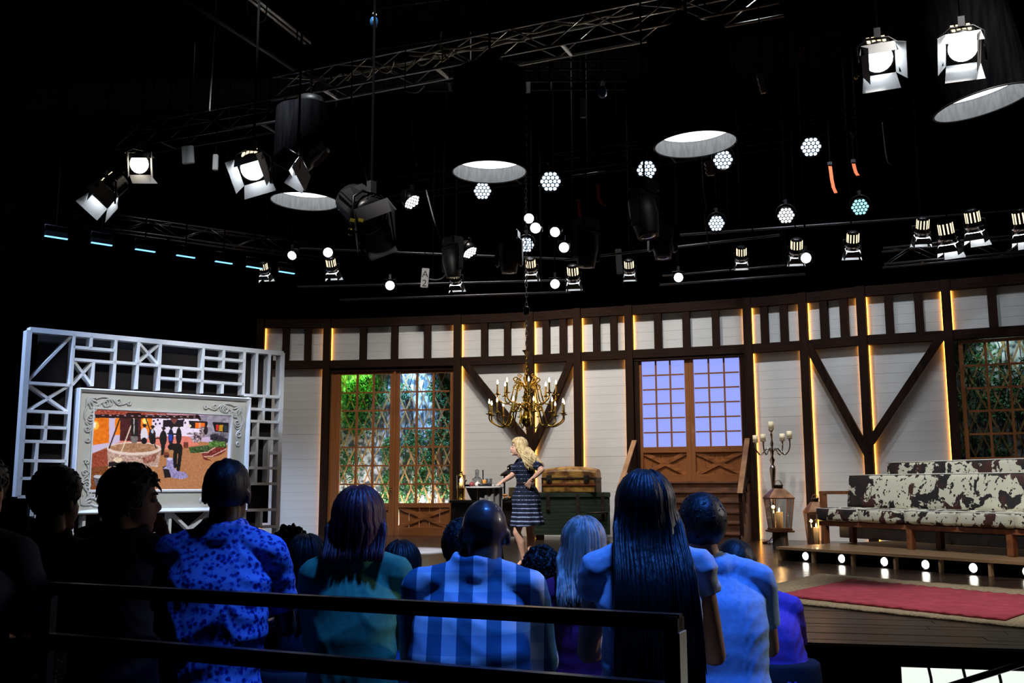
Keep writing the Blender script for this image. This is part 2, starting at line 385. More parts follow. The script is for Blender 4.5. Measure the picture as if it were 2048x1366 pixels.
for i, bay in enumerate(BAYS):
    W = wall_a if i < 6 else wall_b
    zones = [(zt_m, WALL_H - TOPB)]
    if i not in DOORS: zones.append((0.0, zb_m))
    for (z0, z1) in zones:
        n = max(1, round((z1 - z0) / BW)); h = (z1 - z0) / n
        for k in range(n):
            L_ = bay.L - 0.02
            piece('board', M_board, W, bay.at(bay.L / 2, z0 + h * (k + 0.5), -0.011 + rnd.uniform(-0.0015, 0.0015)), bay.ax(), (L_, 0.022, h - 0.003))
    # studs, beams
    for u in STUDS[i]:
        s_ = bay.s_at(u, 4.4, 0.12)
        piece('stud', M_dark, W, bay.at(s_, (zt_m + WALL_H - TOPB) / 2, 0.055), bay.ax(), (0.155, 0.11, WALL_H - TOPB - zt_m))
    piece('middle_beam', M_darkh, W, bay.at(bay.L / 2, (zb_m + zt_m) / 2, 0.065), bay.ax(), (bay.L - 0.10, 0.15, zt_m - zb_m))
    piece('top_beam', M_darkh, W, bay.at(bay.L / 2, WALL_H - TOPB / 2, 0.055), bay.ax(), (bay.L - 0.10, 0.13, TOPB))
    piece('backing', mat('grey_backing', (0.30, 0.29, 0.28), 0.8), W, bay.at(bay.L / 2, (WALL_H + zb_m) / 2 if i in DOORS else WALL_H / 2, -0.040), bay.ax(), (bay.L, 0.03, (WALL_H - zb_m) if i in DOORS else WALL_H))
    # amber strips let in beside each post
    for side in (0, 1):
        s_ = 0.092 if side == 0 else bay.L - 0.092
        for (z0, z1) in zones:
            if i == 9 and side == 1: continue
            piece('led_strip', M_led, W, bay.at(s_, (z0 + z1) / 2, 0.02), bay.ax(), (0.012, 0.014, z1 - z0 - 0.02))
for j in range(12):
    W = wall_a if j < 7 else wall_b
    bay = BAYS[min(j, 10)]; bp = BAYS[max(0, min(j, 11) - 1)]
    n = (bay.n + bp.n).normalized(); e = V((-n.y, n.x, 0))
    piece('post', M_dark, W, WP[j] + n * 0.085 + V((0, 0, WALL_H / 2)), (e, n, (0, 0, 1)), (0.165, 0.19, WALL_H + 0.004))
# V-braces
for (i, pu, qu) in ((2, (930, 732), (1055, 882)), (3, (1146, 728), (1071, 886)), (7, (1619, 702), (1722, 880)), (8, (1882, 688), (1742, 884))):
    bay = BAYS[i]; a, c = bay.px(*pu, 0.1), bay.px(*qu, 0.1)
    a = (a[0], zb_m + 0.05)
    sgn = 1 if i in (2, 7) else -1
    edge = bay.L if sgn > 0 else 0.0
    k = (edge - a[0]) / (c[0] - a[0]); c = (edge, a[1] + (c[1] - a[1]) * k)
    b = MB(); b.bar(bay.at(*a), bay.at(*c), 0.15, 0.09, bay.n, 0.095); b.build('brace', M_dark, wall_a if i < 6 else wall_b)

# ---------------------------------------------------------------- doors and window
M_pane = thin_glass('door_glass', gloss=0.03)
def leaf_of_panes(root, bay, x0, x1, z0, z1, cols, rows, pm, o, w=0.045, wr=0.035, mats=(M_door, M_doorh), bright=None):
    """glazing bars and panes between x0..x1, z0..z1, at offset o in front of the wall plane"""
    for c in range(cols):
        for r in range(rows):
            cx, cz = x0 + (x1 - x0) * (c + .5) / cols, z0 + (z1 - z0) * (r + .5) / rows
            piece('pane', pm, root, bay.at(cx, cz, o - 0.012), bay.ax(), ((x1 - x0) / cols - 0.004, 0.006, (z1 - z0) / rows - 0.004))
    for c in range(1, cols):
        piece('muntin', mats[0], root, bay.at(x0 + (x1 - x0) * c / cols, (z0 + z1) / 2, o), bay.ax(), (w, 0.04, z1 - z0))
    for r in range(1, rows):
        for c in range(cols):
            piece('muntin', mats[1], root, bay.at(x0 + (x1 - x0) * (c + .5) / cols, z0 + (z1 - z0) * r / rows, o), bay.ax(), ((x1 - x0) / cols - w, 0.04, wr))
def kick_panel(root, bay, x0, x1, z0, z1, o):
    n = 5
    for k in range(n):
        piece('panel_board', M_door, root, bay.at(x0 + (x1 - x0) * (k + .5) / n, (z0 + z1) / 2, o - 0.025), bay.ax(), ((x1 - x0) / n - 0.005, 0.02, z1 - z0))
    for s_ in (0, 1):
        b = MB(); p, q = (x0, z0 if s_ else z1), (x1, z1 if s_ else z0)
        b.bar(bay.at(*p, o - 0.014 + 0.001 * s_), bay.at(*q, o - 0.014 + 0.001 * s_), 0.085, 0.028, bay.n); b.build('cross_brace', M_doorh, root)
# door_1: double french doors at the left
bay = BAYS[1]; d1 = struct('door_1')
X = lambda u, z=2.0: bay.s_at(u, z, 0.05)
gz0, gz1 = bay.px(730, 1006, .05)[1], bay.px(730, 749, .05)[1]
dtop = bay.px(730, 738, .05)[1]
O = 0.03
xs = [X(668), X(677), X(779), X(783), X(798), X(800), X(899), X(908)]
xl0, xl1, xr0, xr1 = X(679), X(778.5), X(799), X(900)
frame = 0.16
xA, xB = 0.10, bay.L - 0.10
piece('door_frame', M_dark, d1, bay.at(bay.L / 2, zb_m - 0.045, 0.05), bay.ax(), (xB - xA, 0.10, 0.09))
piece('stile', M_door, d1, bay.at((xA + xl0) / 2, (zb_m - .09) / 2, O), bay.ax(), (xl0 - xA, 0.06, zb_m - .09))
piece('stile', M_door, d1, bay.at((xr1 + xB) / 2, (zb_m - .09) / 2, O), bay.ax(), (xB - xr1, 0.06, zb_m - .09))
piece('stile', M_door, d1, bay.at((xl1 + xr0) / 2 - 0.055, (zb_m - .09) / 2, O), bay.ax(), ((xr0 - xl1) / 2 - 0.004, 0.06, zb_m - .09))
piece('stile', M_door, d1, bay.at((xl1 + xr0) / 2 + 0.055, (zb_m - .09) / 2, O), bay.ax(), ((xr0 - xl1) / 2 - 0.004, 0.06, zb_m - .09))
piece('astragal', M_door, d1, bay.at((xl1 + xr0) / 2, (zb_m - .09) / 2, O + 0.045), bay.ax(), (0.05, 0.03, zb_m - .09))
for (a, c) in ((xl0, xl1), (xr0, xr1)):
    m_ = (a + c) / 2
    piece('top_rail', M_doorh, d1, bay.at(m_, (gz1 + zb_m - .09) / 2, O), bay.ax(), (c - a, 0.06, zb_m - .09 - gz1))
    piece('lock_rail', M_doorh, d1, bay.at(m_, gz0 - 0.05, O), bay.ax(), (c - a, 0.06, 0.10))
    piece('bottom_rail', M_doorh, d1, bay.at(m_, 0.09, O), bay.ax(), (c - a, 0.06, 0.18))
    kick_panel(d1, bay, a, c, 0.18, gz0 - 0.10, O)
    leaf_of_panes(d1, bay, a, c, gz0, gz1, 3, 7, M_pane, O, 0.05, 0.035)
b = MB(); hp = bay.at((xl1 + xr0) / 2 - 0.05, 1.05, O + 0.06); b.lathe(hp, [(0.03, 0), (0.012, 0.01), (0.012, 0.04), (0.03, 0.055), (0.03, 0.075), (0.01, 0.09)], 12, frame_of(bay.e, bay.z, bay.n)); b.build('door_knob', M_brass, d1)
# door_2: barn doors with backlit panes above the steps
bay = BAYS[5]; d2 = struct('door_2')
THR = bay.px(1385, 963, .05)[1]
M_bluepane = emis('backlit_frosted_pane', (0.31, 0.38, 1.0), 1.0)
gz0, gz1 = bay.px(1385, 893, .05)[1], bay.px(1385, 719, .05)[1]
X = lambda u, z=2.6: bay.s_at(u, z, 0.05)
xl0, xl1, xr0, xr1 = X(1285), X(1371), X(1389), X(1482)
xA, xB = 0.10, bay.L - 0.10
H2 = zb_m - 0.05
piece('door_frame', M_dark, d2, bay.at(bay.L / 2, zb_m - 0.03, 0.06), bay.ax(), (xB - xA, 0.12, 0.06))
for (a, c) in ((xA, xl0), (xr1, xB)):
    piece('stile', M_door, d2, bay.at((a + c) / 2, (THR + H2) / 2, O), bay.ax(), (c - a, 0.07, H2 - THR))
    j = 0.09
    piece('door_frame', M_dark, d2, bay.at(a + j / 2 if a == xA else c - j / 2, (THR + H2) / 2, O + 0.05), bay.ax(), (j, 0.06, H2 - THR))
mid = (xl1 + xr0) / 2
for s_ in (-1, 1):
    piece('stile', M_door, d2, bay.at(mid + s_ * (xr0 - xl1) / 4, (THR + H2) / 2, O), bay.ax(), ((xr0 - xl1) / 2 - 0.004, 0.07, H2 - THR))
for (a, c) in ((xl0, xl1), (xr0, xr1)):
    m_ = (a + c) / 2
    piece('top_rail', M_doorh, d2, bay.at(m_, (gz1 + H2) / 2, O), bay.ax(), (c - a, 0.07, H2 - gz1))
    piece('lock_rail', M_doorh, d2, bay.at(m_, gz0 - 0.06, O), bay.ax(), (c - a, 0.07, 0.12))
    piece('bottom_rail', M_doorh, d2, bay.at(m_, THR + 0.075, O), bay.ax(), (c - a, 0.07, 0.15))
    kick_panel(d2, bay, a, c, THR + 0.15, gz0 - 0.12, O)
    leaf_of_panes(d2, bay, a, c, gz0, gz1, 3, 6, M_bluepane, O, 0.035, 0.03)
# window_1: leaded-look casement at the right, green lattice behind
bay = BAYS[9]; w1 = struct('window_1')
X = lambda u, z=3.0: bay.s_at(u, z, 0.05)
wz0, wz1 = bay.px(2000, 914, .05)[1], bay.px(1960, 685, .05)[1]
pw = X(1976) - X(1931)
xw0 = X(1930); NCW = int((bay.L - 0.25 - xw0) / pw); xw1 = xw0 + NCW * pw
xA, xB = 0.16, bay.L - 0.12
piece('window_frame', M_doorh, w1, bay.at((xA + xB) / 2, (wz1 + zb_m) / 2 - .01, O), bay.ax(), (xB - xA, 0.08, zb_m - wz1 - .02))
piece('window_sill', M_doorh, w1, bay.at((xA + xB) / 2, wz0 - 0.05, O + 0.02), bay.ax(), (xB - xA, 0.12, 0.10))
piece('window_frame', M_door, w1, bay.at((xA + xw0) / 2, (wz0 + wz1) / 2, O), bay.ax(), (xw0 - xA, 0.08, wz1 - wz0))
piece('window_frame', M_door, w1, bay.at((xw1 + xB) / 2, (wz0 + wz1) / 2, O), bay.ax(), (xB - xw1, 0.08, wz1 - wz0))
leaf_of_panes(w1, bay, xw0, xw1, wz0, wz1, NCW, 5, M_pane, O, 0.045, 0.04)
n = max(1, round((wz0 - 0.1) / BW)); h = (wz0 - 0.1) / n
for k in range(n):
    piece('board', M_board, wall_b, bay.at(bay.L / 2, h * (k + 0.5), -0.011), bay.ax(), (bay.L - 0.02, 0.022, h - 0.003))

# gardens behind the glass: rendered back wall, crossed bamboo, ivy
M_plaster = tex_mat('mottled_garden_plaster', (0.10, 0.13, 0.13), (0.78, 0.79, 0.78), (7, 7, 7), 8, 0.85, 0.3, lo=0.42, hi=0.56)
M_bamboo = tex_mat('split_bamboo', (0.24, 0.12, 0.04), (0.42, 0.24, 0.09), (9, 9, 9), 4, 0.55, 0.1)
M_ivy = tex_mat('ivy_leaf', (0.012, 0.07, 0.016), (0.05, 0.20, 0.045), (7, 7, 7), 3, 0.5, 0.0)
def garden(name, label, bay, x0, x1, z0, z1, o, leaves, seed, trunk=None):
    g = thing(name, label, 'backdrop', bay.at((x0 + x1) / 2, 0, o))
    b = MB(); b.box(bay.at((x0 + x1) / 2, (z0 + z1) / 2, o - 0.30), (x1 - x0 + 1.6, 0.05, z1 - z0 + 0.4), frame_of(*bay.ax())); b.build('back_wall', M_plaster, g)
    r = random.Random(seed); step = 0.30; k = 0
    H = z1 - z0
    sl = 0.42
    for sgn in (1, -1):
        t = x0 - H * sl
        while t < x1 + H * sl:
            a, c = (t, z0), (t + sgn * H * sl, z1)
            if sgn < 0: a, c = (t, z0), (t - H * sl, z1)
            def clip(p, q):
                (xa, za), (xc, zc) = p, q; lo, hi = 0.0, 1.0; dx = xc - xa
                for lim, s_ in ((x0 - 0.3, 1), (x1 + 0.3, -1)):
                    f0, f1 = s_ * (xa - lim), s_ * (xc - lim)
                    if f0 < 0 and f1 < 0: return None
                    if f0 < 0: lo = max(lo, f0 / (f0 - f1))
                    if f1 < 0: hi = min(hi, f0 / (f0 - f1))
                return None if hi - lo < 0.03 else ((xa + dx * lo, za + (zc - za) * lo), (xa + dx * hi, za + (zc - za) * hi))
            cc = clip(a, c)
            if cc:
                b = MB(); b.bar(bay.at(*cc[0], o - 0.01 * (sgn > 0)), bay.at(*cc[1], o - 0.01 * (sgn > 0)), 0.030 + r.random() * 0.008, 0.010, bay.n); b.build('lattice_slat', M_bamboo, g)
            t += step * (0.92 + 0.16 * r.random())
    # ivy: leaf blades scattered in clumps between the wall and the lattice
    b = MB()
    for (cx, cz, rx, rz, n_) in leaves:
        for q in range(n_):
            a = r.random() * 2 * PI; rr = r.random() ** 0.6
            px_, pz_ = cx + rx * rr * math.cos(a), cz + rz * rr * math.sin(a)
            oo = o - 0.05 - r.random() * 0.16 + (0.10 if r.random() < 0.3 else 0)
            p = bay.at(px_, pz_, oo); s_ = r.uniform(0.022, 0.05)
            d1_ = V((r.uniform(-1, 1), r.uniform(-.5, .5), r.uniform(-1, .3))).normalized(); up = V((r.uniform(-.6, .6), -1, r.uniform(-.2, .9))).normalized()
            sd = d1_.cross(up).normalized() * s_ * 0.55; tp = d1_ * s_
            b.add([p - tp, p + sd * 0.9 - tp * 0.2, p + tp, p - sd * 0.9 - tp * 0.2, p + up * s_ * 0.15], [(0, 1, 4), (1, 2, 4), (2, 3, 4), (3, 0, 4)])
    tag(b.build('ivy', M_ivy, g), kind='stuff')
    b = MB()
    for q in range(16):
        x = x0 + (x1 - x0) * r.random(); pts = []
        for k in range(14):
            pts.append(bay.at(x + 0.07 * math.sin(k * 0.9 + q), z0 + H * k / 13, o - 0.14 + 0.03 * math.sin(k + q))); x += r.uniform(-0.06, 0.06)
        b.tube(pts, 0.010, 5)
    tag(b.build('vine_stems', mat('vine_bark', (0.07, 0.045, 0.03), 0.8), g), kind='stuff')
    if trunk:
        b = MB(); b.tube([bay.at(trunk + 0.02 * math.sin(k), z0 + H * k / 10, o - 0.13) for k in range(11)], [0.09 - 0.003 * k for k in range(11)], 10); b.build('tree_trunk', mat('garden_trunk', (0.16, 0.08, 0.045), 0.8), g)
    return g
bay = BAYS[1]
rg = random.Random(21)
clumps = [(0.7, 3.3, 0.5, 0.4, 900), (0.5, 2.7, 0.35, 0.4, 800), (1.3, 3.3, 0.6, 0.3, 500), (2.6, 3.3, 0.35, 0.35, 800), (2.55, 2.2, 0.3, 0.3, 500), (1.35, 1.9, 0.2, 0.35, 600), (2.3, 1.7, 0.2, 0.25, 400), (1.35, 1.1, 0.2, 0.4, 600), (2.1, 1.2, 0.2, 0.3, 400), (2.7, 1.1, 0.2, 0.3, 400), (1.9, 2.2, 0.2, 0.3, 400)]
clumps += [(rg.uniform(0.2, 3), rg.uniform(0.5, 3.6), 0.45, 0.4, 230) for _ in range(13)]
garden('garden_backdrop', 'bamboo lattice with green ivy seen through the double glass doors', bay, 0.1, bay.L - 0.1, 0.02, 4.0, -0.55, clumps, 5, trunk=bay.s_at(880, 2, -.6))
light('garden_green', 'SPOT', bay.at(0.4, 4.4, -0.3), bay.at(0.5, 2.6, -0.8), 210, (0.25, 1.0, 0.10), spot_size=math.radians(80), spot_blend=0.8, shadow_soft_size=0.1)
light('garden_blue', 'SPOT', bay.at(1.8, 4.5, -0.1), bay.at(1.9, 2.2, -0.8), 1200, (0.26, 0.52, 1.0), spot_size=math.radians(70), spot_blend=0.8, shadow_soft_size=0.1)
light('garden_white', 'AREA', bay.at(1.6, 0.12, -0.32), bay.at(1.6, 1.6, -0.85), 190, (0.95, 0.97, 0.95), size=2.4, size_y=0.12, shape='RECTANGLE')
bay = BAYS[9]
clumps = [(rg.uniform(0.2, bay.L), rg.uniform(1.6, 3.7), 0.45, 0.4, 220) for _ in range(13)]
garden('garden_backdrop', 'dark bamboo lattice and ivy seen through the window behind the sofas', bay, 0.1, bay.L - 0.1, 1.3, 4.0, -0.55, clumps, 9)
light('window_garden_light', 'SPOT', bay.at(0.9, 4.5, -0.2), bay.at(0.9, 2.4, -0.8), 90, (0.6, 0.85, 0.85), spot_size=math.radians(80), spot_blend=0.8, shadow_soft_size=0.1)
# ================================================================== WHITE SCREEN FRAME AT THE LEFT
FL_, FR_ = at_y(60, 658, 16.4), at_y(567, 705, 19.5)
fe = V((FR_.x - FL_.x, FR_.y - FL_.y, 0)).normalized(); fn = V((fe.y, -fe.x, 0)); FZ = V((0, 0, 1)); F0 = V((FL_.x, FL_.y, 0))
fpt = lambda s, z, o=0.0: F0 + fe * s + FZ * z + fn * o
def f8(x, y, o=0.0):
    p = at_plane(x / 2.97, 640 + y / 2.97, F0 + fn * o, fn) - F0
    return p.dot(fe), p.z
scr = thing('screen_frame', 'white lattice stage frame of square openings around a large video screen', 'stage frame', (F0.x + fe.x * 2.8, F0.y + fe.y * 2.8, 0))
BARS = """180,60,1685,195 180,60,105,1050 105,1050,200,1050 197,1050,190,1165 1680,195,1650,1235 1560,1228,1650,1228
437,85,388,1050 165,375,425,385 155,545,405,545 145,635,395,640 140,720,395,725 130,835,395,838 120,940,395,942 278,553,268,722 225,728,200,1050
170,362,435,88 168,380,405,545 160,545,418,388 440,160,685,180 438,235,685,250 545,95,540,170 690,110,676,410 442,240,552,388 435,385,556,250 558,245,548,392
685,250,955,270 825,125,812,410 825,128,948,268 815,262,955,140 957,140,940,418 955,275,1208,292 1077,285,1070,425 955,345,1206,360
1213,160,1198,435 1335,172,1325,298 1215,225,1452,240 1206,292,1450,303 1205,365,1447,380 1325,372,1320,437 1458,178,1443,445
1532,188,1517,448 1607,194,1592,455 1450,443,1668,460 1475,458,1455,1130 1470,527,1665,535 1470,600,1660,606 1465,700,1658,704 1465,790,1528,792 1598,790,1655,793
1465,878,1655,881 1460,970,1652,976 1455,1127,1650,1130 1572,462,1563,604 1537,605,1528,702 1530,702,1518,972 1602,704,1590,974 1556,1130,1550,1228
205,1165,430,1165 430,1160,425,1345 500,1160,492,1345 430,1275,500,1275 626,1155,618,1345 1012,1145,1005,1350 1030,1150,1235,1345 1022,1345,1242,1150 1242,1140,1238,1350 626,1275,1012,1275 425,1345,1650,1345 820,1150,812,1345 1455,1130,1450,1345 1650,1230,1648,1345"""
def fr_bar(a, c, w, d, name='bar', o=-0.20):
    b = MB(); b.bar(fpt(*a), fpt(*c), w, d, fn, o); return b.build(name, M_white, scr)
for t in BARS.split():
    x1, y1, x2, y2 = map(float, t.split(','))
    a, c = f8(x1, y1), f8(x2, y2)
    ds, dz = abs(a[0] - c[0]), abs(a[1] - c[1])
    if ds < dz * 0.22: m_ = (a[0] + c[0]) / 2; a, c = (m_, a[1]), (m_, c[1])
    elif dz < ds * 0.12: m_ = (a[1] + c[1]) / 2; a, c = (a[0], m_), (c[0], m_)
    diag = ds > 0.15 and dz > 0.15 and a[0] != c[0] and a[1] != c[1]
    main = (x1, y1, x2, y2) in ((180, 60, 1685, 195), (180, 60, 105, 1050), (1680, 195, 1650, 1235))
    fr_bar(a, c, 0.085 if main else (0.045 if diag else 0.05), 0.17 if diag else 0.20, 'diagonal_bar' if diag else 'bar')
# black cloth a little behind the lattice
b = MB(); s0, s1 = f8(120, 60)[0], f8(1670, 195)[0]
b.box(fpt((s0 + s1) / 2 + 0.16, 2.05, -0.26), (s1 - s0 - 0.40, 0.02, 3.3), frame_of(fe, fn, FZ)); b.build('backcloth', tex_mat('brown_black_cloth', (0.006, 0.004, 0.003), (0.012, 0.007, 0.006), (3, 3, 3), 3, 0.95), scr)
# picture frame: sloped mouldings
TL, TR, BR, BL = f8(440, 408), f8(1472, 462), f8(1455, 1128), f8(428, 1162)
x0, x1, z1, z0 = (TL[0] + BL[0]) / 2, (TR[0] + BR[0]) / 2, (TL[1] + TR[1]) / 2, (BL[1] + BR[1]) / 2
iTL, iTR, iBR, iBL = f8(552, 537), f8(1357, 570), f8(1345, 1005), f8(535, 1005)
a0, a1, c1, c0 = (iTL[0] + iBL[0]) / 2, (iTR[0] + iBR[0]) / 2, (iTL[1] + iTR[1]) / 2, (iBL[1] + iBR[1]) / 2
def ring(inset_o, z_o, inset_i, z_i, ox0, ox1, oz0, oz1, m=M_white, name='moulding'):
    o = [(ox0 + inset_o, oz0 + inset_o), (ox1 - inset_o, oz0 + inset_o), (ox1 - inset_o, oz1 - inset_o), (ox0 + inset_o, oz1 - inset_o)]
    i = [(ox0 + inset_i, oz0 + inset_i), (ox1 - inset_i, oz0 + inset_i), (ox1 - inset_i, oz1 - inset_i), (ox0 + inset_i, oz1 - inset_i)]
    return o, i
b = MB()
def sect(sec):                                                # sec: list of (fraction 0..1 outer->inner, offset)
    vs = []
    for fr, o in sec:
        for (ox, oz), (ix, iz) in zip(((x0, z0), (x1, z0), (x1, z1), (x0, z1)), ((a0, c0), (a1, c0), (a1, c1), (a0, c1))):
            vs.append(fpt(ox + (ix - ox) * fr, oz + (iz - oz) * fr, o))
    n = len(sec)
    return vs, [(i * 4 + k, i * 4 + (k + 1) % 4, (i + 1) * 4 + (k + 1) % 4, (i + 1) * 4 + k) for i in range(n - 1) for k in range(4)]
b.add(*sect([(0.0, -0.1), (0.0, 0.13), (0.06, 0.15), (0.16, 0.10), (0.19, 0.06)])); b.build('outer_moulding', M_white, scr)
b = MB(); b.add(*sect([(0.19, 0.055), (0.90, 0.045), (0.90, -0.05)])); b.build('flat_border', tex_mat('cream_white_paint', (0.60, 0.59, 0.53), (0.66, 0.65, 0.60), (2, 2, 2), 2, 0.5), scr)
b = MB(); b.add(*sect([(0.885, 0.04), (0.89, 0.085), (0.96, 0.085), (1.0, 0.03), (1.0, -0.05)])); b.build('inner_moulding', M_white, scr)
# scrollwork in the four corners
def spiral(cx, cy, r0, r1, a0_, turns, n=22):
    return [(cx + (r0 + (r1 - r0) * k / n) * math.cos(a0_ + turns * 2 * PI * k / n), cy + (r0 + (r1 - r0) * k / n) * math.sin(a0_ + turns * 2 * PI * k / n)) for k in range(n + 1)]
def wave(pts, n=10):                                           # Catmull-Rom through points
    P = [pts[0]] + list(pts) + [pts[-1]]; out = []
    for i in range(1, len(P) - 2):
        for k in range(n):
            t = k / n; q = []
            for j in (0, 1):
                p0, p1, p2, p3 = P[i - 1][j], P[i][j], P[i + 1][j], P[i + 2][j]
                q.append(0.5 * (2 * p1 + (p2 - p0) * t + (2 * p0 - 5 * p1 + 4 * p2 - p3) * t * t + (3 * p1 - p0 - 3 * p2 + p3) * t ** 3))
            out.append(tuple(q))
    return out + [pts[-1]]
arm_ = [wave([(0.10, 0.10), (0.22, 0.17), (0.36, 0.08), (0.48, 0.05), (0.60, 0.14), (0.72, 0.12), (0.80, 0.07)]) , spiral(0.38, 0.13, 0.075, 0.015, -1.4, 1.4), spiral(0.60, 0.085, 0.06, 0.012, 1.7, -1.4),
        spiral(0.79, 0.10, 0.045, 0.012, -1.2, 1.2), wave([(0.20, 0.06), (0.30, 0.02), (0.42, 0.03), (0.50, 0.12), (0.45, 0.18)]), spiral(0.24, 0.19, 0.05, 0.01, 2.2, 1.3)]
arm_ += [[(y, x) for x, y in c] for c in arm_]
leafs = [wave([(0.05, 0.05), (0.08 + 0.07 * math.cos(a), 0.08 + 0.07 * math.sin(a)), (0.10 + 0.13 * math.cos(a), 0.10 + 0.13 * math.sin(a))]) for a in (-0.5, 0.1, 0.78, 1.45, 2.1)]
for (cx, cz, sx, sz) in ((x0, z1, 1, -1), (x1, z1, -1, -1), (x0, z0, 1, 1), (x1, z0, -1, 1)):
    b = MB()
    for c in arm_ + leafs:
        fat = c in leafs; n = len(c)
        b.tube([fpt(cx + sx * (0.115 + x * 0.96), cz + sz * (0.115 + y * 0.96), 0.065) for x, y in c], [(0.024 if fat else 0.019) * (0.55 + 0.45 * math.sin(PI * min(1, k / n + 0.15))) for k in range(n)], 6)
    b.build('scroll_ornament', M_board, scr)
# the picture on the screen: flat, painted on a fine grid
def make_picture():
    nx, ny = 300, 176
    S, T = np.meshgrid(np.linspace(0, 1, nx), np.linspace(0, 1, ny))
    X = (225 * (1 - S) + 1905 * S) * (1 - T) + (180 * (1 - S) + 1885 * S) * T
    Y = (130 * (1 - S) + 205 * S) * (1 - T) + (1105 * (1 - S) + 1100 * S) * T
    rs = np.random.RandomState(4)
    nz = rs.rand(ny, nx)
    def sm(a, k):
        for _ in range(k): a = (a + np.roll(a, 1, 0) + np.roll(a, -1, 0) + np.roll(a, 1, 1) + np.roll(a, -1, 1)) / 5
        return (a - a.mean()) / a.std()
    n1, n2 = sm(nz, 2), sm(rs.rand(ny, nx), 12)
    C = np.zeros((ny, nx, 3)); C[:] = (205, 178, 215)
    def inpoly(p):
        m = np.zeros(X.shape, bool); j = len(p) - 1
        for i in range(len(p)):
            (xi, yi), (xj, yj) = p[i], p[j]
            m ^= ((yi > Y) != (yj > Y)) & (X < (xj - xi) * (Y - yi) / (yj - yi + 1e-9) + xi); j = i
        return m
    def poly(c, *p, nsd=0, nn=None):
        m = inpoly(p); C[m] = np.array(c) + (nsd * (n1 if nn is None else nn)[m][:, None] if nsd else 0)
    def ell(c, x, y, rx, ry, nsd=0):
        m = ((X - x) / rx) ** 2 + ((Y - y) / ry) ** 2 < 1; C[m] = np.array(c) + (nsd * n1[m][:, None] if nsd else 0)
    def line(c, x1, y1, x2, y2, wd):
        L2 = (x2 - x1) ** 2 + (y2 - y1) ** 2; t = np.clip(((X - x1) * (x2 - x1) + (Y - y1) * (y2 - y1)) / L2, 0, 1)
        C[(X - x1 - t * (x2 - x1)) ** 2 + (Y - y1 - t * (y2 - y1)) ** 2 < wd * wd] = c
    poly((178, 120, 78), (170, 640), (700, 470), (1400, 500), (1920, 560), (1920, 1120), (170, 1120), nsd=5)
    poly((228, 128, 112), (470, 500), (1350, 430), (1520, 560), (1100, 620), (300, 690), nsd=5)
    poly((150, 66, 46), (190, 670), (480, 570), (560, 860), (180, 1000), nsd=10)
    poly((120, 66, 30), (180, 850), (560, 780), (600, 1120), (170, 1120), nsd=10)
    poly((240, 225, 250), (915, 225), (1520, 225), (1520, 450), (915, 450), nsd=6)
    poly((232, 118, 18), (215, 225), (405, 225), (405, 535), (205, 565), nsd=6, nn=n2)
    ell((255, 190, 60), 240, 320, 45, 55); poly((255, 250, 225), (218, 285), (252, 285), (248, 350), (216, 350))
    poly((205, 190, 220), (400, 225), (470, 225), (530, 440), (530, 520), (190, 675), (195, 570), (405, 535))
    poly((246, 130, 20), (470, 230), (532, 230), (532, 435), (470, 440))
    poly((74, 26, 30), (530, 225), (780, 225), (780, 520), (530, 510), nsd=8)
    poly((250, 130, 22), (780, 225), (915, 225), (915, 440), (780, 440)); ell((255, 235, 120), 830, 265, 32, 34)
    poly((24, 14, 30), (1050, 250), (1310, 245), (1310, 335), (1050, 335)); poly((120, 60, 60), (1140, 235), (1240, 235), (1200, 300), (1180, 300))
    for q in ((935, 265), (985, 250), (1010, 295), (1310, 250), (1330, 285), (960, 300)): ell((60, 40, 70), q[0], q[1], 13, 15)
    poly((150, 142, 160), (1505, 195), (1910, 195), (1910, 470), (1530, 460), nsd=12, nn=n2)
    poly((28, 18, 26), (1375, 255), (1620, 270), (1625, 300), (1600, 358), (1390, 352)); poly((250, 110, 25), (1460, 280), (1585, 285), (1580, 356), (1462, 352)); poly((235, 160, 120), (1505, 282), (1535, 284), (1535, 355), (1505, 353)); ell((235, 225, 200), 1390, 325, 18, 18)
    poly((20, 16, 24), (1685, 275), (1905, 285), (1905, 410), (1720, 395)); poly((210, 40, 40), (1735, 310), (1768, 310), (1765, 385), (1735, 380)); poly((190, 140, 30), (1780, 310), (1830, 312), (1825, 392), (1770, 388)); poly((40, 50, 60), (1840, 318), (1885, 320), (1885, 392), (1840, 390))
    poly((110, 104, 118), (1690, 405), (1905, 415), (1905, 520), (1660, 500), nsd=14)
    poly((45, 42, 52), (1660, 430), (1740, 420), (1900, 490), (1890, 540), (1660, 490), nsd=10)
    poly((165, 78, 60), (225, 120), (1520, 120), (1500, 185), (225, 185), nsd=14)
    poly((210, 150, 165), (1100, 150), (1520, 165), (1440, 195), (1100, 190), nsd=8)
    line((36, 12, 18), 220, 205, 1500, 215, 22); line((40, 14, 20), 620, 185, 760, 185, 22); line((30, 12, 18), 1480, 190, 1520, 240, 16)
    for k in range(14): ell((190, 150, 160), 330 + k * 86, 196 + k * 1.2, 16, 5)
    poly((110, 52, 40), (1310, 525), (1375, 525), (1375, 600), (1315, 600), nsd=6)
    for q in ((1440, 420, 90, 16), (1480, 480, 70, 50), (1560, 400, 46, 70)): ell((150, 130, 140), *q, nsd=45)
    for q in ((1600, 380, 28, 55),): ell((40, 28, 34), *q)
    poly((60, 84, 44), (1380, 590), (1640, 560), (1700, 500), (1880, 530), (1880, 590), (1700, 590), (1620, 650), (1400, 660), nsd=18); poly((82, 120, 52), (1640, 520), (1860, 520), (1860, 570), (1650, 580), nsd=22)
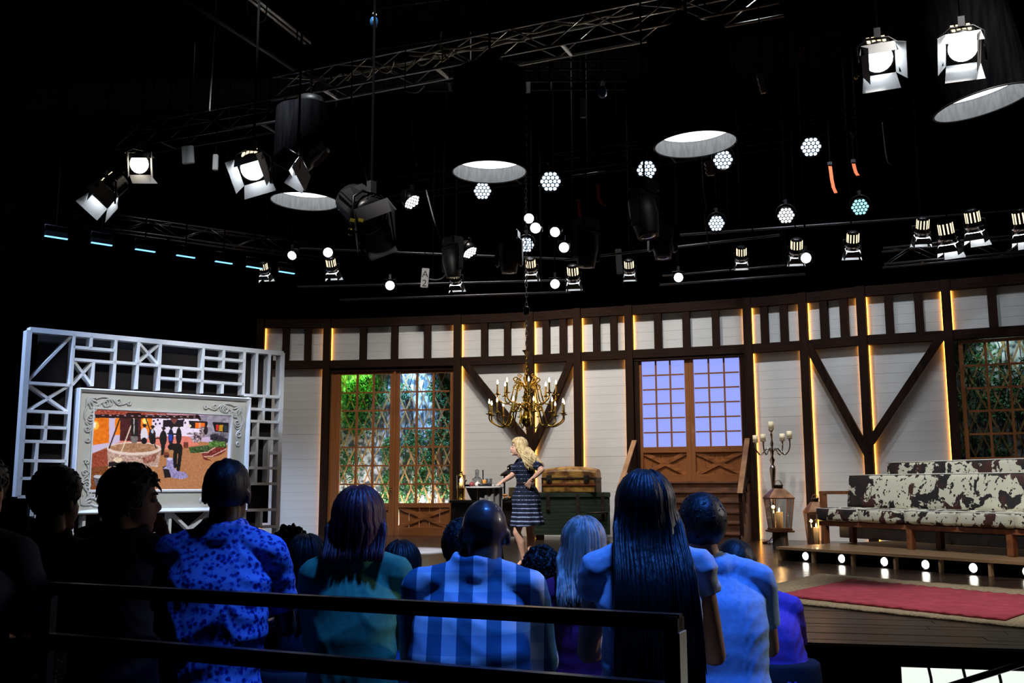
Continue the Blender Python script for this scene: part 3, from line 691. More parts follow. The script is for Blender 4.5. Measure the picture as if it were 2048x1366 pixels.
    poly((120, 42, 38), (1545, 655), (1640, 640), (1720, 590), (1880, 588), (1870, 640), (1780, 690), (1690, 710), (1580, 705), (1700, 760), (1580, 740), nsd=12)
    for q in ((1545, 655, 1640, 650), (1640, 640, 1730, 590), (1580, 702, 1700, 700), (1700, 690, 1790, 650), (1790, 650, 1870, 612)): line((225, 180, 165), *q, 5)
    # well with its tripod and bucket
    poly((186, 152, 138), (383, 620), (1030, 600), (1000, 830), (395, 840), nsd=16); poly((150, 92, 76), (800, 720), (980, 660), (960, 760), (820, 790), nsd=16)
    ell((228, 206, 196), 707, 605, 327, 82); ell((172, 124, 92), 705, 595, 292, 58, nsd=12)
    line((60, 30, 26), 525, 240, 405, 600, 9); line((70, 60, 56), 840, 235, 968, 600, 8); line((235, 215, 190), 690, 235, 530, 700, 6)
    poly((30, 22, 26), (655, 240), (740, 240), (750, 460), (665, 460)); line((200, 190, 190), 695, 240, 698, 420, 5)
    poly((120, 112, 112), (655, 455), (745, 455), (735, 535), (670, 535), nsd=12)
    poly((26, 14, 14), (400, 770), (600, 760), (590, 810), (400, 830)); ell((222, 200, 170), 510, 745, 50, 32, nsd=16)
    # the people of the courtyard
    for (x, y0_, y1_, wd, c) in ((820, 330, 515, 44, (226, 220, 232)), (918, 345, 515, 44, (26, 22, 32)), (1055, 365, 560, 46, (18, 15, 20)), (1150, 345, 540, 34, (26, 24, 60)), (1250, 330, 540, 36, (20, 16, 22))):
        ell(c, x, (y0_ + y1_) / 2 + 15, wd, (y1_ - y0_) / 2); ell((40, 24, 24), x + 5, y0_ - 8, 20, 24); line((26, 18, 22), x - 20, y0_ - 16, x + 26, y0_ - 12, 7)
    ell((190, 200, 220), 920, 390, 16, 26); ell((200, 205, 215), 912, 465, 16, 18); poly((30, 60, 170), (1120, 430), (1170, 430), (1168, 510), (1125, 510)); line((30, 20, 24), 1110, 420, 1260, 430, 9); line((30, 20, 26), 960, 480, 1040, 470, 8)
    poly((18, 14, 18), (1030, 540), (1085, 540), (1070, 640), (1050, 690), (1030, 690)); line((12, 10, 14), 925, 480, 925, 515, 36); line((12, 10, 14), 820, 505, 820, 512, 36)
    ell((20, 12, 14), 1175, 585, 62, 46); ell((16, 11, 14), 1240, 600, 62, 66); line((14, 10, 12), 1210, 640, 1205, 820, 26); line((14, 10, 12), 1275, 640, 1250, 860, 24)
    ell((176, 126, 82), 1160, 645, 28, 26); poly((126, 62, 46), (1060, 650), (1120, 645), (1140, 690), (1060, 690)); ell((70, 36, 30), 1100, 700, 34, 18)
    poly((22, 18, 26), (1050, 830), (1130, 800), (1160, 960), (1080, 965)); poly((150, 140, 190), (1105, 715), (1180, 720), (1190, 830), (1240, 880), (1350, 900), (1380, 955), (1300, 980), (1170, 965), (1130, 860), (1050, 850), (1100, 820), nsd=12); ell((215, 205, 240), 1142, 732, 34, 16)
    poly((96, 92, 100), (228, 945), (328, 945), (312, 1055), (250, 1055), nsd=16); ell((190, 190, 200), 278, 948, 50, 20)
    C = np.clip(C, 0, 255) / 255.0
    lin = np.where(C <= 0.04045, C / 12.92, ((C + 0.055) / 1.055) ** 2.4)
    vs = [fpt(a0 + (a1 - a0) * s, c1 + (c0 - c1) * t, 0.0) for t in np.linspace(0, 1, ny) for s in np.linspace(0, 1, nx)]
    fs = [(j * nx + i, (j + 1) * nx + i, (j + 1) * nx + i + 1, j * nx + i + 1) for j in range(ny - 1) for i in range(nx - 1)]
    me = bpy.data.meshes.new('screen_image'); me.from_pydata(vs, [], fs)
    at = me.color_attributes.new('picture', 'FLOAT_COLOR', 'POINT')
    at.data.foreach_set('color', np.concatenate([lin.reshape(-1, 3), np.ones((nx * ny, 1))], 1).ravel())
    m = mat('video_picture', (0.01, 0.01, 0.01), 0.3); N, L, bs = nodes(m)
    av = N.new('ShaderNodeVertexColor'); av.layer_name = 'picture'; L.new(av.outputs['Color'], bs.inputs['Emission Color']); bs.inputs['Emission Strength'].default_value = 0.95
    tag(link('screen', me, m, scr), 'video picture of a courtyard with a round well and people')
make_picture()

# ================================================================== STEPS AND HANDRAILS
bay = BAYS[5]
st = thing('staircase', 'dark wooden steps with sloping handrails below the blue-lit double doors', 'stairs', bay.at(bay.L / 2, 0, 0.9))
NS = 6; run = 0.27; sw0, sw1 = 0.12, bay.L - 0.12
M_step = tex_mat('step_wood', (0.075, 0.032, 0.018), (0.165, 0.07, 0.038), (2.2, 12, 12), 6, 0.5, 0.1)
RZ = frame_of(*bay.ax())
for k in range(NS):
    z = THR * (NS - k) / NS; o1 = 0.10 + run * (k + 1)
    b = MB(); b.bbox(bay.at(bay.L / 2, z - 0.02, o1 - run / 2 - (0.06 if k == 0 else 0)), (sw1 - sw0, run + 0.05 + (0.12 if k == 0 else 0), 0.04), 0.006, RZ); b.build('tread', M_step, st)
    b = MB(); b.box(bay.at(bay.L / 2, z - 0.04 - (THR / NS - 0.04) / 2, o1 - 0.03), (sw1 - sw0 - 0.04, 0.03, THR / NS - 0.04), RZ); b.build('riser', M_step, st)
for s_ in (sw0 - 0.03, sw1 + 0.03):
    # stepped side panels
    for k in range(NS):
        z = THR * (NS - k) / NS - 0.045
        b = MB(); b.box(bay.at(s_, z / 2, 0.10 + run * (k + 0.5) - 0.01), (0.04, run - 0.004, z), RZ); b.build('side_panel', M_step, st)
    top, bot = bay.at(s_, THR + 0.88, 0.14), bay.at(s_, 0.95, 0.10 + run * NS + 0.02)
    b = MB(); b.bar(top, bot, 0.10, 0.06, bay.n); b.build('handrail', tex_mat('handrail_wood', (0.20, 0.09, 0.035), (0.36, 0.19, 0.085), (3, 3, 3), 5, 0.45, 0.1), st)
    for (o, za, zb) in ((0.16, THR, THR + 0.86), (0.10 + run * NS - 0.05, 0.12, 0.97)):
        b = MB(); b.bbox(bay.at(s_, (za + zb) / 2, o), (0.07, 0.07, zb - za), 0.006, RZ); b.build('newel_post', M_dark, st)
    for (p, q) in (((THR + 0.78, 0.18), (0.18, 0.10 + run * NS - 0.08)), ((THR + 0.05, 0.18), (0.86, 0.10 + run * NS - 0.08))):
        b = MB(); b.bar(bay.at(s_, p[0], p[1]), bay.at(s_, q[0], q[1]), 0.05, 0.03, bay.e, -0.015); b.build('cross_brace', M_dark, st)

# ================================================================== TABLE, CHEST, TRUNK AGAINST THE WALL
by = BAYS[2]
yT = 21.3
tL, tR = at_y(900, 1000, yT), at_y(1042, 1000, yT)
TZ = tL.z
tb = thing('side_table', 'long black wooden table under the lantern, bowl and brass candle holder', 'table', ((tL.x + tR.x) / 2, yT, 0))
M_tbl = tex_mat('ebonised_wood', (0.008, 0.007, 0.007), (0.022, 0.018, 0.016), (4, 12, 12), 5, 0.4, 0.08)
b = MB(); b.bbox(((tL.x + tR.x) / 2, yT, TZ - 0.03), (tR.x - tL.x, 0.75, 0.06), 0.01); b.build('table_top', M_tbl, tb)
b = MB(); b.bbox(((tL.x + tR.x) / 2, yT, (TZ - 0.06) / 2 + 0.03), (tR.x - tL.x - 0.12, 0.64, TZ - 0.12), 0.01); b.build('table_base', M_tbl, tb)
for sx in (0, 1):
    for sy in (-1, 1):
        b = MB(); b.bbox((tL.x + 0.09 if sx == 0 else tR.x - 0.09, yT + sy * 0.29, (TZ - 0.06) / 2), (0.10, 0.10, TZ - 0.06), 0.008); b.build('leg', M_tbl, tb)
yC = 21.1
cL, cR = at_y(1064, 985, yC), at_y(1217, 985, yC); CZ = cL.z
M_green = tex_mat('worn_green_paint', (0.007, 0.017, 0.012), (0.036, 0.060, 0.034), (3, 3, 6), 7, 0.6, 0.2, lo=0.3, hi=0.72)
M_rust = tex_mat('rusty_iron', (0.016, 0.013, 0.012), (0.07, 0.05, 0.035), (9, 9, 9), 5, 0.6, 0.2, metal=0.4)
ch = thing('storage_chest', 'large worn green wooden chest with iron straps standing on the stage', 'chest', ((cL.x + cR.x) / 2, yC, 0))
cx, cw = (cL.x + cR.x) / 2, cR.x - cL.x
nb = 5
for k in range(nb):
    z0_, z1_ = 0.10 + (CZ - 0.20) * k / nb, 0.10 + (CZ - 0.20) * (k + 1) / nb
    piece('plank', M_green, ch, (cx, yC, (z0_ + z1_) / 2), ((1, 0, 0), (0, 1, 0), (0, 0, 1)), (cw - 0.03 + 0.004 * (k % 2), 0.80, z1_ - z0_ - 0.006))
b = MB(); b.bbox((cx, yC, CZ - 0.05), (cw, 0.84, 0.10), 0.012); b.build('lid', M_green, ch)
for dx in (-0.30, 0.08, 0.40):
    b = MB(); b.bbox((cx + dx * cw, yC - 0.415, CZ - (0.18 if dx < 0 else 0.26)), (0.075, 0.03, 0.34 if dx < 0 else 0.52), 0.006); b.build('iron_strap', M_rust, ch)
b = MB(); b.tube([(cx + 0.20 * cw, yC - 0.40, CZ - 0.46), (cx + 0.21 * cw, yC - 0.46, CZ - 0.42), (cx + 0.44 * cw, yC - 0.46, CZ - 0.40), (cx + 0.45 * cw, yC - 0.40, CZ - 0.42)], 0.018, 8); b.build('handle', M_rust, ch)
for dx in (-0.4, 0.4):
    b = MB(); b.bbox((cx + dx * cw, yC, 0.05), (0.16, 0.7, 0.10), 0.01); b.build('foot', M_rust, ch)
uL, uR = at_y(1083, 984, yC - 0.1), at_y(1205, 984, yC - 0.1)
yU = yC - 0.02; UZ = CZ + 0.003
tk = thing('steamer_trunk', 'antique domed trunk in mottled yellow and brown leather on the green chest', 'trunk', ((uL.x + uR.x) / 2, yU, UZ))
ux, uw, ud, uh = (uL.x + uR.x) / 2, uR.x - uL.x - 0.13, 0.62, 0.28
M_trunk = tex_mat('mottled_leather', (0.12, 0.045, 0.012), (0.44, 0.24, 0.05), (7, 7, 9), 8, 0.45, 0.15, lo=0.38, hi=0.6)
M_band = tex_mat('red_leather_band', (0.16, 0.04, 0.015), (0.30, 0.08, 0.03), (5, 5, 5), 4, 0.45, 0.1)
b = MB(); b.bbox((ux, yU, UZ + uh / 2), (uw, ud, uh), 0.012); b.build('trunk_body', M_trunk, tk)
b = MB(); rings = []
for sx in (-0.5, -0.485, -0.35, -0.2, 0.0, 0.2, 0.35, 0.485, 0.5):
    k_ = 0.97 if abs(sx) == 0.5 else 1.0 + 0.30 * (1 - (sx * 2) ** 2)
    rings.append([V((ux + sx * uw, yU - ud / 2 * min(k_, 1.0) * math.cos(a), UZ + uh + 0.012 + (0.08 + 0.11 * math.sin(a)) * k_ * (0 if a in (0.0, PI) else 1))) if 0 < a < PI else V((ux + sx * uw, yU - ud / 2 * min(k_, 1.0) * math.cos(a), UZ + uh + 0.012)) for a in [PI * k / 12 for k in range(13)]])
b.loft(rings, smooth=False); b.build('domed_lid', M_trunk, tk)
b = MB(); b.box((ux, yU, UZ + uh + 0.008), (uw + 0.02, ud + 0.02, 0.03)); b.build('lid_rim', M_rust, tk)
b = MB(); b.bbox((ux, yU - ud / 2 - 0.006, UZ + 0.16), (uw, 0.016, 0.045), 0.004); b.build('leather_band', M_band, tk)
b = MB(); b.bbox((ux, yU - ud / 2 + 0.06, UZ + uh + 0.150), (uw, 0.05, 0.02), 0.004, Matrix.Rotation(0.6, 3, 'X')); b.build('lid_slat', M_band, tk)
for dx in (-0.36, 0.33):
    b = MB(); b.bbox((ux + dx * uw, yU - ud / 2 - 0.018, UZ + uh + 0.00), (0.12, 0.03, 0.15), 0.01); b.ball((ux + dx * uw, yU - ud / 2 - 0.035, UZ + uh - 0.02), 0.018, 8); b.build('latch', M_rust, tk)
for dx in (-0.5, 0.5): b = MB(); b.box((ux + dx * (uw - 0.03), yU, UZ + uh / 2 + 0.002), (0.036, ud + 0.014, uh)); b.build('end_binding', M_rust, tk)
b = MB(); b.tube([(ux + uw / 2 + 0.005, yU + 0.09 * math.cos(a), UZ + 0.20 + 0.03 * math.sin(a)) for a in [k * PI / 6 for k in range(7)]], 0.012, 6); b.build('end_handle', M_rust, tk)
tk.rotation_euler.z = -0.26

# on the black table
def lantern(name, label, base, h, w_, mm, candle=True, arch=False, glow=3.0):
    r = thing(name, label, 'lantern', base); x, y, z = base
    b = MB(); b.bbox((x, y, z + 0.02 * h + 0.0), (w_ * 1.0, w_ * 1.0, 0.04 * h), 0.01); b.bbox((x, y, z + 0.06 * h), (w_ * 0.86, w_ * 0.86, 0.05 * h), 0.01); b.build('base', mm, r)
    zb_, zt_ = z + 0.085 * h, z + 0.70 * h
    wb, wt = w_ * 0.38, w_ * 0.5
    for sx in (-1, 1):
        for sy in (-1, 1):
            b = MB(); b.bar((x + sx * wb, y + sy * wb, zb_), (x + sx * wt, y + sy * wt, zt_), 0.014, 0.014, (0, -1, 0), -0.007); b.build('corner_post', mm, r)
    for k in range(4):
        a = k * PI / 2; c_, s_ = round(math.cos(a)), round(math.sin(a))
        R = lambda px_, d_: V((x + c_ * d_ - s_ * px_, y + s_ * d_ + c_ * px_, 0))
        b = MB(); P = [R(-wb, wb), R(wb, wb), R(wt, wt), R(-wt, wt)]
        nn = V((c_, s_, 0)) * 0.004
        q = [P[0] + V((0, 0, zb_)), P[1] + V((0, 0, zb_)), P[2] + V((0, 0, zt_)), P[3] + V((0, 0, zt_))]
        b.hexa([q[0], q[1], q[1] + nn, q[0] + nn, q[3], q[2], q[2] + nn, q[3] + nn]); b.build('pane', M_glass, r)
    b = MB(); b.bbox((x, y, z + 0.71 * h), (w_ * 1.1, w_ * 1.1, 0.03 * h), 0.008)
    b.lathe((x, y, z + 0.72 * h), [(w_ * 0.76, 0.0), (w_ * 0.66, 0.05 * h), (w_ * 0.30, 0.19 * h), (w_ * 0.22, 0.20 * h)], 4, smooth=False, sq=True); b.build('roof', mm, r)
    b = MB(); b.lathe((x, y, z + 0.91 * h), [(w_ * 0.19, 0), (w_ * 0.19, 0.05 * h), (w_ * 0.22, 0.06 * h), (w_ * 0.2, 0.085 * h)], 12); b.build('chimney', M_rust, r)
    b = MB(); b.tube([(x + w_ * 0.16 * math.cos(a), y, z + 0.985 * h + w_ * 0.2 * math.sin(a)) for a in [k * PI / 8 for k in range(9)]], 0.007, 6); b.build('ring', mm, r)
    b = MB(); b.lathe((x, y, zb_), [(w_ * 0.15, 0), (w_ * 0.15, 0.33 * h), (w_ * 0.12, 0.335 * h), (0.002, 0.33 * h)], 14); cd = b.build('candle', M_wax, r)
    b = MB(); b.lathe((x, y, zb_ + 0.333 * h), [(0.004, 0), (0.013, 0.02), (0.011, 0.04), (0.001, 0.075)], 8); b.build('flame', M_flame, cd)
    light('candle_glow', 'POINT', (x, y, zb_ + 0.333 * h + 0.12), (x, y, 0), glow, (1.0, 0.55, 0.2), shadow_soft_size=0.03).parent = None
    return r
p = at_y(1024, 998, yT + 0.14)
bl = thing('black_lantern', 'black pierced metal lantern with arched opening on the black table behind the presenter', 'lantern', (p.x, p.y, TZ))
z = TZ; x, y = p.x, p.y; w_ = 0.36; h = 0.74
b = MB(); b.bbox((x, y, z + 0.02), (w_, w_, 0.04), 0.01); b.build('base', M_blackmetal, bl)
for sx in (-1, 1):
    for sy in (-1, 1):
        b = MB(); b.box((x + sx * (w_ / 2 - 0.02), y + sy * (w_ / 2 - 0.02), z + 0.27), (0.035, 0.035, 0.48)); b.build('corner_post', M_blackmetal, bl)
b = MB(); b.tube([(x + (w_ / 2 - 0.03) * math.cos(a), y - w_ / 2 + 0.02, z + 0.40 + 0.13 * math.sin(a)) for a in [k * PI / 12 for k in range(13)]], 0.02, 6); b.build('arch', M_blackmetal, bl)
b = MB(); b.lathe((x, y, z + 0.50), [(w_ * 0.72, 0), (w_ * 0.66, 0.05), (w_ * 0.40, 0.11), (w_ * 0.30, 0.13)], 12); b.build('roof', M_blackmetal, bl)
b = MB(); b.lathe((x, y, z + 0.62), [(0.10, 0), (0.11, 0.02), (0.11, 0.07), (0.08, 0.11), (0.03, 0.135)], 14); b.build('dome', M_blackmetal, bl)
b = MB()
for k in range(8):
    a = 2 * PI * k / 8; b.ball((x + 0.108 * math.cos(a), y + 0.108 * math.sin(a), z + 0.665), 0.013, 6)
b.build('pierced_hole', emis('lantern_hole_glow', (1, 0.9, 0.7), 1.0), bl)
b = MB(); b.lathe((x, y, z + 0.04), [(0.07, 0), (0.07, 0.22), (0.01, 0.22)], 14); b.build('candle', M_wax, bl)
p = at_y(922, 998, yT + 0.2)
bc = thing('brass_candle_holder', 'brass cylinder with a lit candle in a glass chimney at the table end', 'candle holder', (p.x, p.y, TZ))
x, y, z = p.x, p.y, TZ
b = MB(); b.lathe((x, y, z), [(0.10, 0), (0.085, 0.01), (0.085, 0.235), (0.095, 0.25)], 18); b.build('cylinder', M_brass, bc)
b = MB(); b.lathe((x, y, z + 0.25), [(0.10, 0), (0.10, 0.26), (0.096, 0.26), (0.096, 0.0)], 20, cap=False); b.build('glass_chimney', M_glass, bc)
b = MB(); b.lathe((x, y, z + 0.25), [(0.045, 0), (0.045, 0.12), (0.003, 0.12)], 14); cd = b.build('candle', M_wax, bc)
b = MB(); b.lathe((x, y, z + 0.375), [(0.012, 0), (0.03, 0.02), (0.024, 0.05), (0.001, 0.10)], 8); b.build('flame', M_flame, cd)
b = MB(); b.lathe((x, y, z + 0.51), [(0.105, 0), (0.105, 0.012), (0.05, 0.02), (0.03, 0.06), (0.035, 0.08), (0.01, 0.11)], 14); b.build('lid', M_brass, bc)
light('candle_glow', 'POINT', (x, y - 0.14, z + 0.42), (x, y, 0), 3, (1.0, 0.6, 0.25), shadow_soft_size=0.03)
p = at_y(953, 999, yT - 0.08); x, y, z = p.x, p.y, TZ
bo = thing('wooden_bowl', 'deep dark bowl with a woven rim on the black table', 'bowl', (x, y, z))
b = MB(); b.lathe((x, y, z), [(0.10, 0), (0.12, 0.02), (0.18, 0.14), (0.23, 0.26), (0.24, 0.31), (0.21, 0.30), (0.16, 0.14), (0.02, 0.05)], 24); b.build('bowl_body', M_tbl, bo)
b = MB(); b.tube([(x + 0.235 * math.cos(a), y + 0.235 * math.sin(a), z + 0.31) for a in [k * 2 * PI / 24 for k in range(25)]], 0.016, 6); b.build('rim', M_dark, bo)
b = MB(); b.tube([(x - 0.20 - 0.05 * math.sin(a), y - 0.05, z + 0.33 - 0.08 * math.cos(a)) for a in [k * PI / 8 for k in range(9)]], 0.014, 6); b.build('handle', M_dark, bo)
M_bread = tex_mat('bread_crust', (0.30, 0.12, 0.03), (0.52, 0.26, 0.08), (12, 12, 12), 4, 0.7, 0.2)
p = at_y(1010, 999, yT - 0.22)
pl = thing('bread_plate', 'small dark plate on the black table beside the lantern', 'plate', (p.x, p.y, TZ)); b = MB(); b.lathe((p.x, p.y, TZ), [(0.09, 0), (0.17, 0.014), (0.168, 0.02), (0.09, 0.008)], 22); b.build('dish', M_tbl, pl)
for k, (dx, dy, dz, a) in enumerate(((-0.09, 0, 0.047, 1.3), (0.0, -0.02, 0.047, 1.5), (0.09, 0.02, 0.047, 1.8), (0.0, 0.0, 0.100, 0.2))):
    b = MB(); b.ball((0, 0, 0), (0.075, 0.038, 0.026), 10); o = b.build('bread_roll', M_bread, None); o.location = (p.x + dx, p.y + dy, TZ + dz); o.rotation_euler = (0, 0, a)
    tag(o, ('leftmost', 'middle', 'rightmost', 'topmost')[k] + ' brown bread piece on the dark plate on the black table', 'bread', 'bread pieces on the dark plate')

# ================================================================== PEDESTAL TABLE BY THE PRESENTER
PD = 12.75
pt_ = at_y(968, 973, PD); PX_, PZ = pt_.x + 0.005, pt_.z
pe = thing('pedestal_table', 'tall round table with a fluted grey metal skirt that the presenter leans on', 'table', (PX_, PD, 0))
M_zinc = tex_mat('fluted_zinc', (0.20, 0.20, 0.20), (0.42, 0.42, 0.41), (6, 6, 1.5), 5, 0.36, 0.05, metal=0.35)
b = MB(); n = 88; rg_ = [0.148 + 0.013 * (1 if (k // 4) % 2 else -1) * (1 if k % 4 in (1, 2) else 0.55) for k in range(n)]
cxp = PX_ + 0.07
rings = [[V((cxp + rg_[k] * math.cos(2 * PI * k / n), PD + rg_[k] * math.sin(2 * PI * k / n), z)) for k in range(n)] for z in (PZ - 0.42, PZ - 0.02)]
b.loft(rings, smooth=False); b.build('fluted_skirt', M_zinc, pe)
b = MB(); b.lathe((PX_, PD, PZ - 0.022), [(0.235, 0), (0.245, 0.008), (0.24, 0.022)], 36); b.build('table_top', mat('white_marble_top', (0.62, 0.62, 0.63), 0.3), pe)
for a in (0.4, 0.4 + 2 * PI / 3, 0.4 + 4 * PI / 3):
    b = MB(); b.tube([(cxp + 0.11 * math.cos(a), PD + 0.11 * math.sin(a), PZ - 0.41), (cxp + 0.2 * math.cos(a), PD + 0.2 * math.sin(a), 0.0)], 0.014, 8); b.build('leg', M_blackmetal, pe)
M_crys = thin_glass('cut_crystal', (0.88, 0.90, 0.92), 0.22)
p = at_y(954, 970, PD); x, y, z = p.x, PD, PZ
de = thing('crystal_decanter', 'round crystal decanter with a faceted ball stopper on the pedestal table', 'decanter', (x, y, z))
b = MB(); b.lathe((x, y, z), [(0.05, 0), (0.072, 0.02), (0.075, 0.06), (0.055, 0.10), (0.024, 0.125), (0.022, 0.155), (0.032, 0.165)], 10, smooth=False); b.build('bottle', M_crys, de)
b = MB(); b.ball((x, y, z + 0.19), 0.028, 8); b.build('stopper', M_crys, de)
p = at_y(968, 962, PD + 0.13)
fr = thing('orange', 'orange fruit with a thin stick standing in it on the pedestal table', 'fruit', (p.x, p.y, PZ)); b = MB(); b.ball((p.x, p.y, PZ + 0.045), (0.044, 0.044, 0.044), 14); b.build('flesh', tex_mat('orange_peel', (0.62, 0.24, 0.02), (0.75, 0.36, 0.04), (30, 30, 30), 2, 0.45, 0.1), fr)
b = MB(); b.tube([(p.x - 0.012, p.y, PZ + 0.08), (p.x - 0.015, p.y, PZ + 0.21)], [0.006, 0.009], 8); b.build('stick', M_dark, fr)
p = at_y(978, 968, PD + 0.02)
gl = thing('tumbler', 'clear glass tumbler on the pedestal table between the orange and the presenter', 'glass', (p.x, p.y, PZ)); b = MB(); b.lathe((p.x, p.y, PZ), [(0.036, 0), (0.042, 0.10), (0.038, 0.10), (0.033, 0.012)], 16, cap=True); b.build('glass_body', M_crys, gl)
M_nap = mat('white_linen', (0.75, 0.75, 0.76), 0.8)
p = at_y(992, 972, PD - 0.05); b = MB(); r = random.Random(2)
g_ = [[V((p.x - 0.10 + 0.17 * i / 8, PD - 0.13 + 0.12 * j / 6, PZ + 0.008 + 0.016 * abs(math.sin(i * 1.1 + j * 0.9)))) for i in range(9)] for j in range(7)]
vs = [q for row in g_ for q in row] + [V((q.x, q.y, PZ + 0.002)) for row in g_ for q in row]; NN = 63
b.add(vs, [(j * 9 + i, j * 9 + i + 1, j * 9 + i + 10, j * 9 + i + 9) for j in range(6) for i in range(8)] + [(NN + j * 9 + i, NN + j * 9 + i + 9, NN + j * 9 + i + 10, NN + j * 9 + i + 1) for j in range(6) for i in range(8)], True)
tag(b.build('napkin', M_nap), 'crumpled white napkin at the edge of the pedestal table', 'napkin')
for k, (u, c, nm, lb) in enumerate(((944, (0.34, 0.06, 0.07), 'red_onion', 'small red onion on the left edge of the pedestal table'), (955, (0.78, 0.75, 0.68), 'garlic_bulb', 'white garlic bulb in front of the crystal decanter'))):
    p = at_y(u, 968, PD - 0.12); q = thing(nm, lb, 'vegetable', (p.x, PD - 0.12, PZ)); b = MB(); b.lathe((p.x, PD - 0.12, PZ), [(0.01, 0), (0.032, 0.012), (0.036, 0.03), (0.02, 0.052), (0.006, 0.06)], 12); b.build('bulb', mat(nm, c, 0.4), q)
    b = MB(); b.tube([(p.x, PD - 0.12, PZ + 0.056), (p.x + 0.006, PD - 0.12, PZ + 0.08)], [0.006, 0.003], 6); b.build('tip', M_wax, q)
p0, p1 = V((at_y(957, 968, PD).x, PD - 0.19, PZ + 0.020)), V((at_y(984, 965, PD).x, PD - 0.15, PZ + 0.022))
mi = thing('microphone', 'black handheld microphone lying on the pedestal table', 'microphone', (p0.x, p0.y, PZ))
d_ = (p1 - p0); b = MB(); b.tube([p0, p0 + d_ * 0.72], [0.012, 0.018], 12); b.build('mic_body', mat('mic_body', (0.02, 0.022, 0.03), 0.3), mi)
b = MB(); b.tube([p0 + d_ * 0.72, p0 + d_ * 0.78, p0 + d_ * 0.92, p1], [0.019, 0.025, 0.024, 0.012], 12); b.build('mic_head', mat('mic_mesh', (0.03, 0.03, 0.032), 0.6, 0.5), mi)

# ================================================================== CHANDELIER
HD = 15.0
hb, ht = at_y(1054, 861, HD), at_y(1054, 701, HD); HX = hb.x
zp = lambda cy: at_y(1054, 690 + cy / 7.19, HD).z
rp = lambda px: px / 7.19 / FPX * HD
hc = thing('chandelier', 'two-tier antique brass chandelier with lit candle arms on a long chain', 'chandelier', (HX, HD, hb.z))
b = MB(); b.lathe((HX, HD, 0), [(0.004, zp(1235)), (rp(22), zp(1215)), (rp(14), zp(1190)), (rp(40), zp(1170)), (rp(88), zp(1110)), (rp(92), zp(1050)), (rp(60), zp(990)), (rp(34), zp(940)), (rp(62), zp(910)), (rp(62), zp(895)), (rp(30), zp(860)), (rp(58), zp(800)), (rp(64), zp(750)), (rp(40), zp(700)), (rp(48), zp(680)), (rp(30), zp(650)), (rp(56), zp(610)), (rp(56), zp(595)), (rp(22), zp(560)), (rp(34), zp(530)), (rp(18), zp(500)), (rp(30), zp(455)), (rp(10), zp(420))], 24); b.build('stem', M_brass, hc)
b = MB(); b.lathe((HX, HD, 0), [(rp(12), zp(165)), (rp(26), zp(140)), (rp(40), zp(110)), (rp(66), zp(85)), (rp(66), zp(78))], 20); b.build('canopy', tex_mat('dark_bronze', (0.06, 0.035, 0.02), (0.12, 0.08, 0.04), (9, 9, 9), 3, 0.4, metal=0.8), hc)
def chain(z0, z1, step, r, wire, x=HX, y=HD):
    b = MB(); z = z0; k = 0
    while z < z1:
        pts = [(x + (r * math.cos(a) if k % 2 else 0), y + (0 if k % 2 else r * math.cos(a)), z + step * 0.5 + step * 0.66 * math.sin(a)) for a in [j * 2 * PI / 8 for j in range(9)]]
        b.tube(pts, wire, 4, cap=False); z += step; k += 1
    return b
tag(chain(zp(420), zp(170), 0.06, 0.022, 0.007).build('stem_chain', M_brass, hc), kind='stuff')
tag(chain(zp(80), 7.33, 0.075, 0.018, 0.005).build('hanging_chain', M_alu, hc), kind='stuff')
b = MB(); zc = at_y(1054, 622, HD).z; b.lathe((HX, HD, zc - 0.07), [(0.02, 0), (0.05, 0.02), (0.05, 0.12), (0.02, 0.14)], 12); b.build('chain_clamp', M_blackmetal, hc)
def arm(a, R, z_in, z_low, z_cup, r_in, big):
    ca, sa = math.cos(a), math.sin(a)
    P = lambda r, z: V((HX + r * ca, HD + r * sa, z))
    prof = wave([(r_in, z_in), (r_in + 0.18 * (R - r_in), z_in + 0.06), (r_in + 0.36 * (R - r_in), z_in - 0.02), (r_in + 0.52 * (R - r_in), z_low + 0.03), (r_in + 0.72 * (R - r_in), z_low), (R - 0.012, z_low + 0.45 * (z_cup - z_low)), (R, z_cup)], 5)
    b = MB(); b.tube([P(*q) for q in prof], 0.011, 6); b.tube([P(r_in + 0.3 * (R - r_in) + x, z_in + 0.0 + y) for x, y in spiral(0.0, 0.0, 0.065, 0.012, 1.2, 1.5, 16)], 0.007, 5)
    am = b.build('arm', M_brass, hc)
    c = P(R, z_cup)
    b = MB(); b.lathe(c, [(0.006, -0.012), (0.05, 0.0), (0.054, 0.008), (0.02, 0.012), (0.017, 0.035), (0.022, 0.042)], 12); b.build('drip_pan', M_brass, am)
    b = MB(); b.tube([c + V((0, 0, 0.035)), c + V((0, 0, 0.16))], 0.013, 8); b.build('candle', M_wax if False else mat('yellow_wax', (0.72, 0.52, 0.14), 0.5), am)
    b = MB(); b.lathe(c + V((0, 0, 0.16)), [(0.006, 0), (0.013, 0.018), (0.009, 0.04), (0.001, 0.068)], 8); b.build('bulb', M_flame, am)
for k in range(12): arm(0.16 + 2 * PI * k / 12, rp(575) * 0.95, zp(905), zp(1170), zp(1000), 0.05, True)
for k in range(8): arm(0.05 + 2 * PI * k / 8, rp(445) * 0.95, zp(600), zp(845), zp(715), 0.05, False)
b = MB()
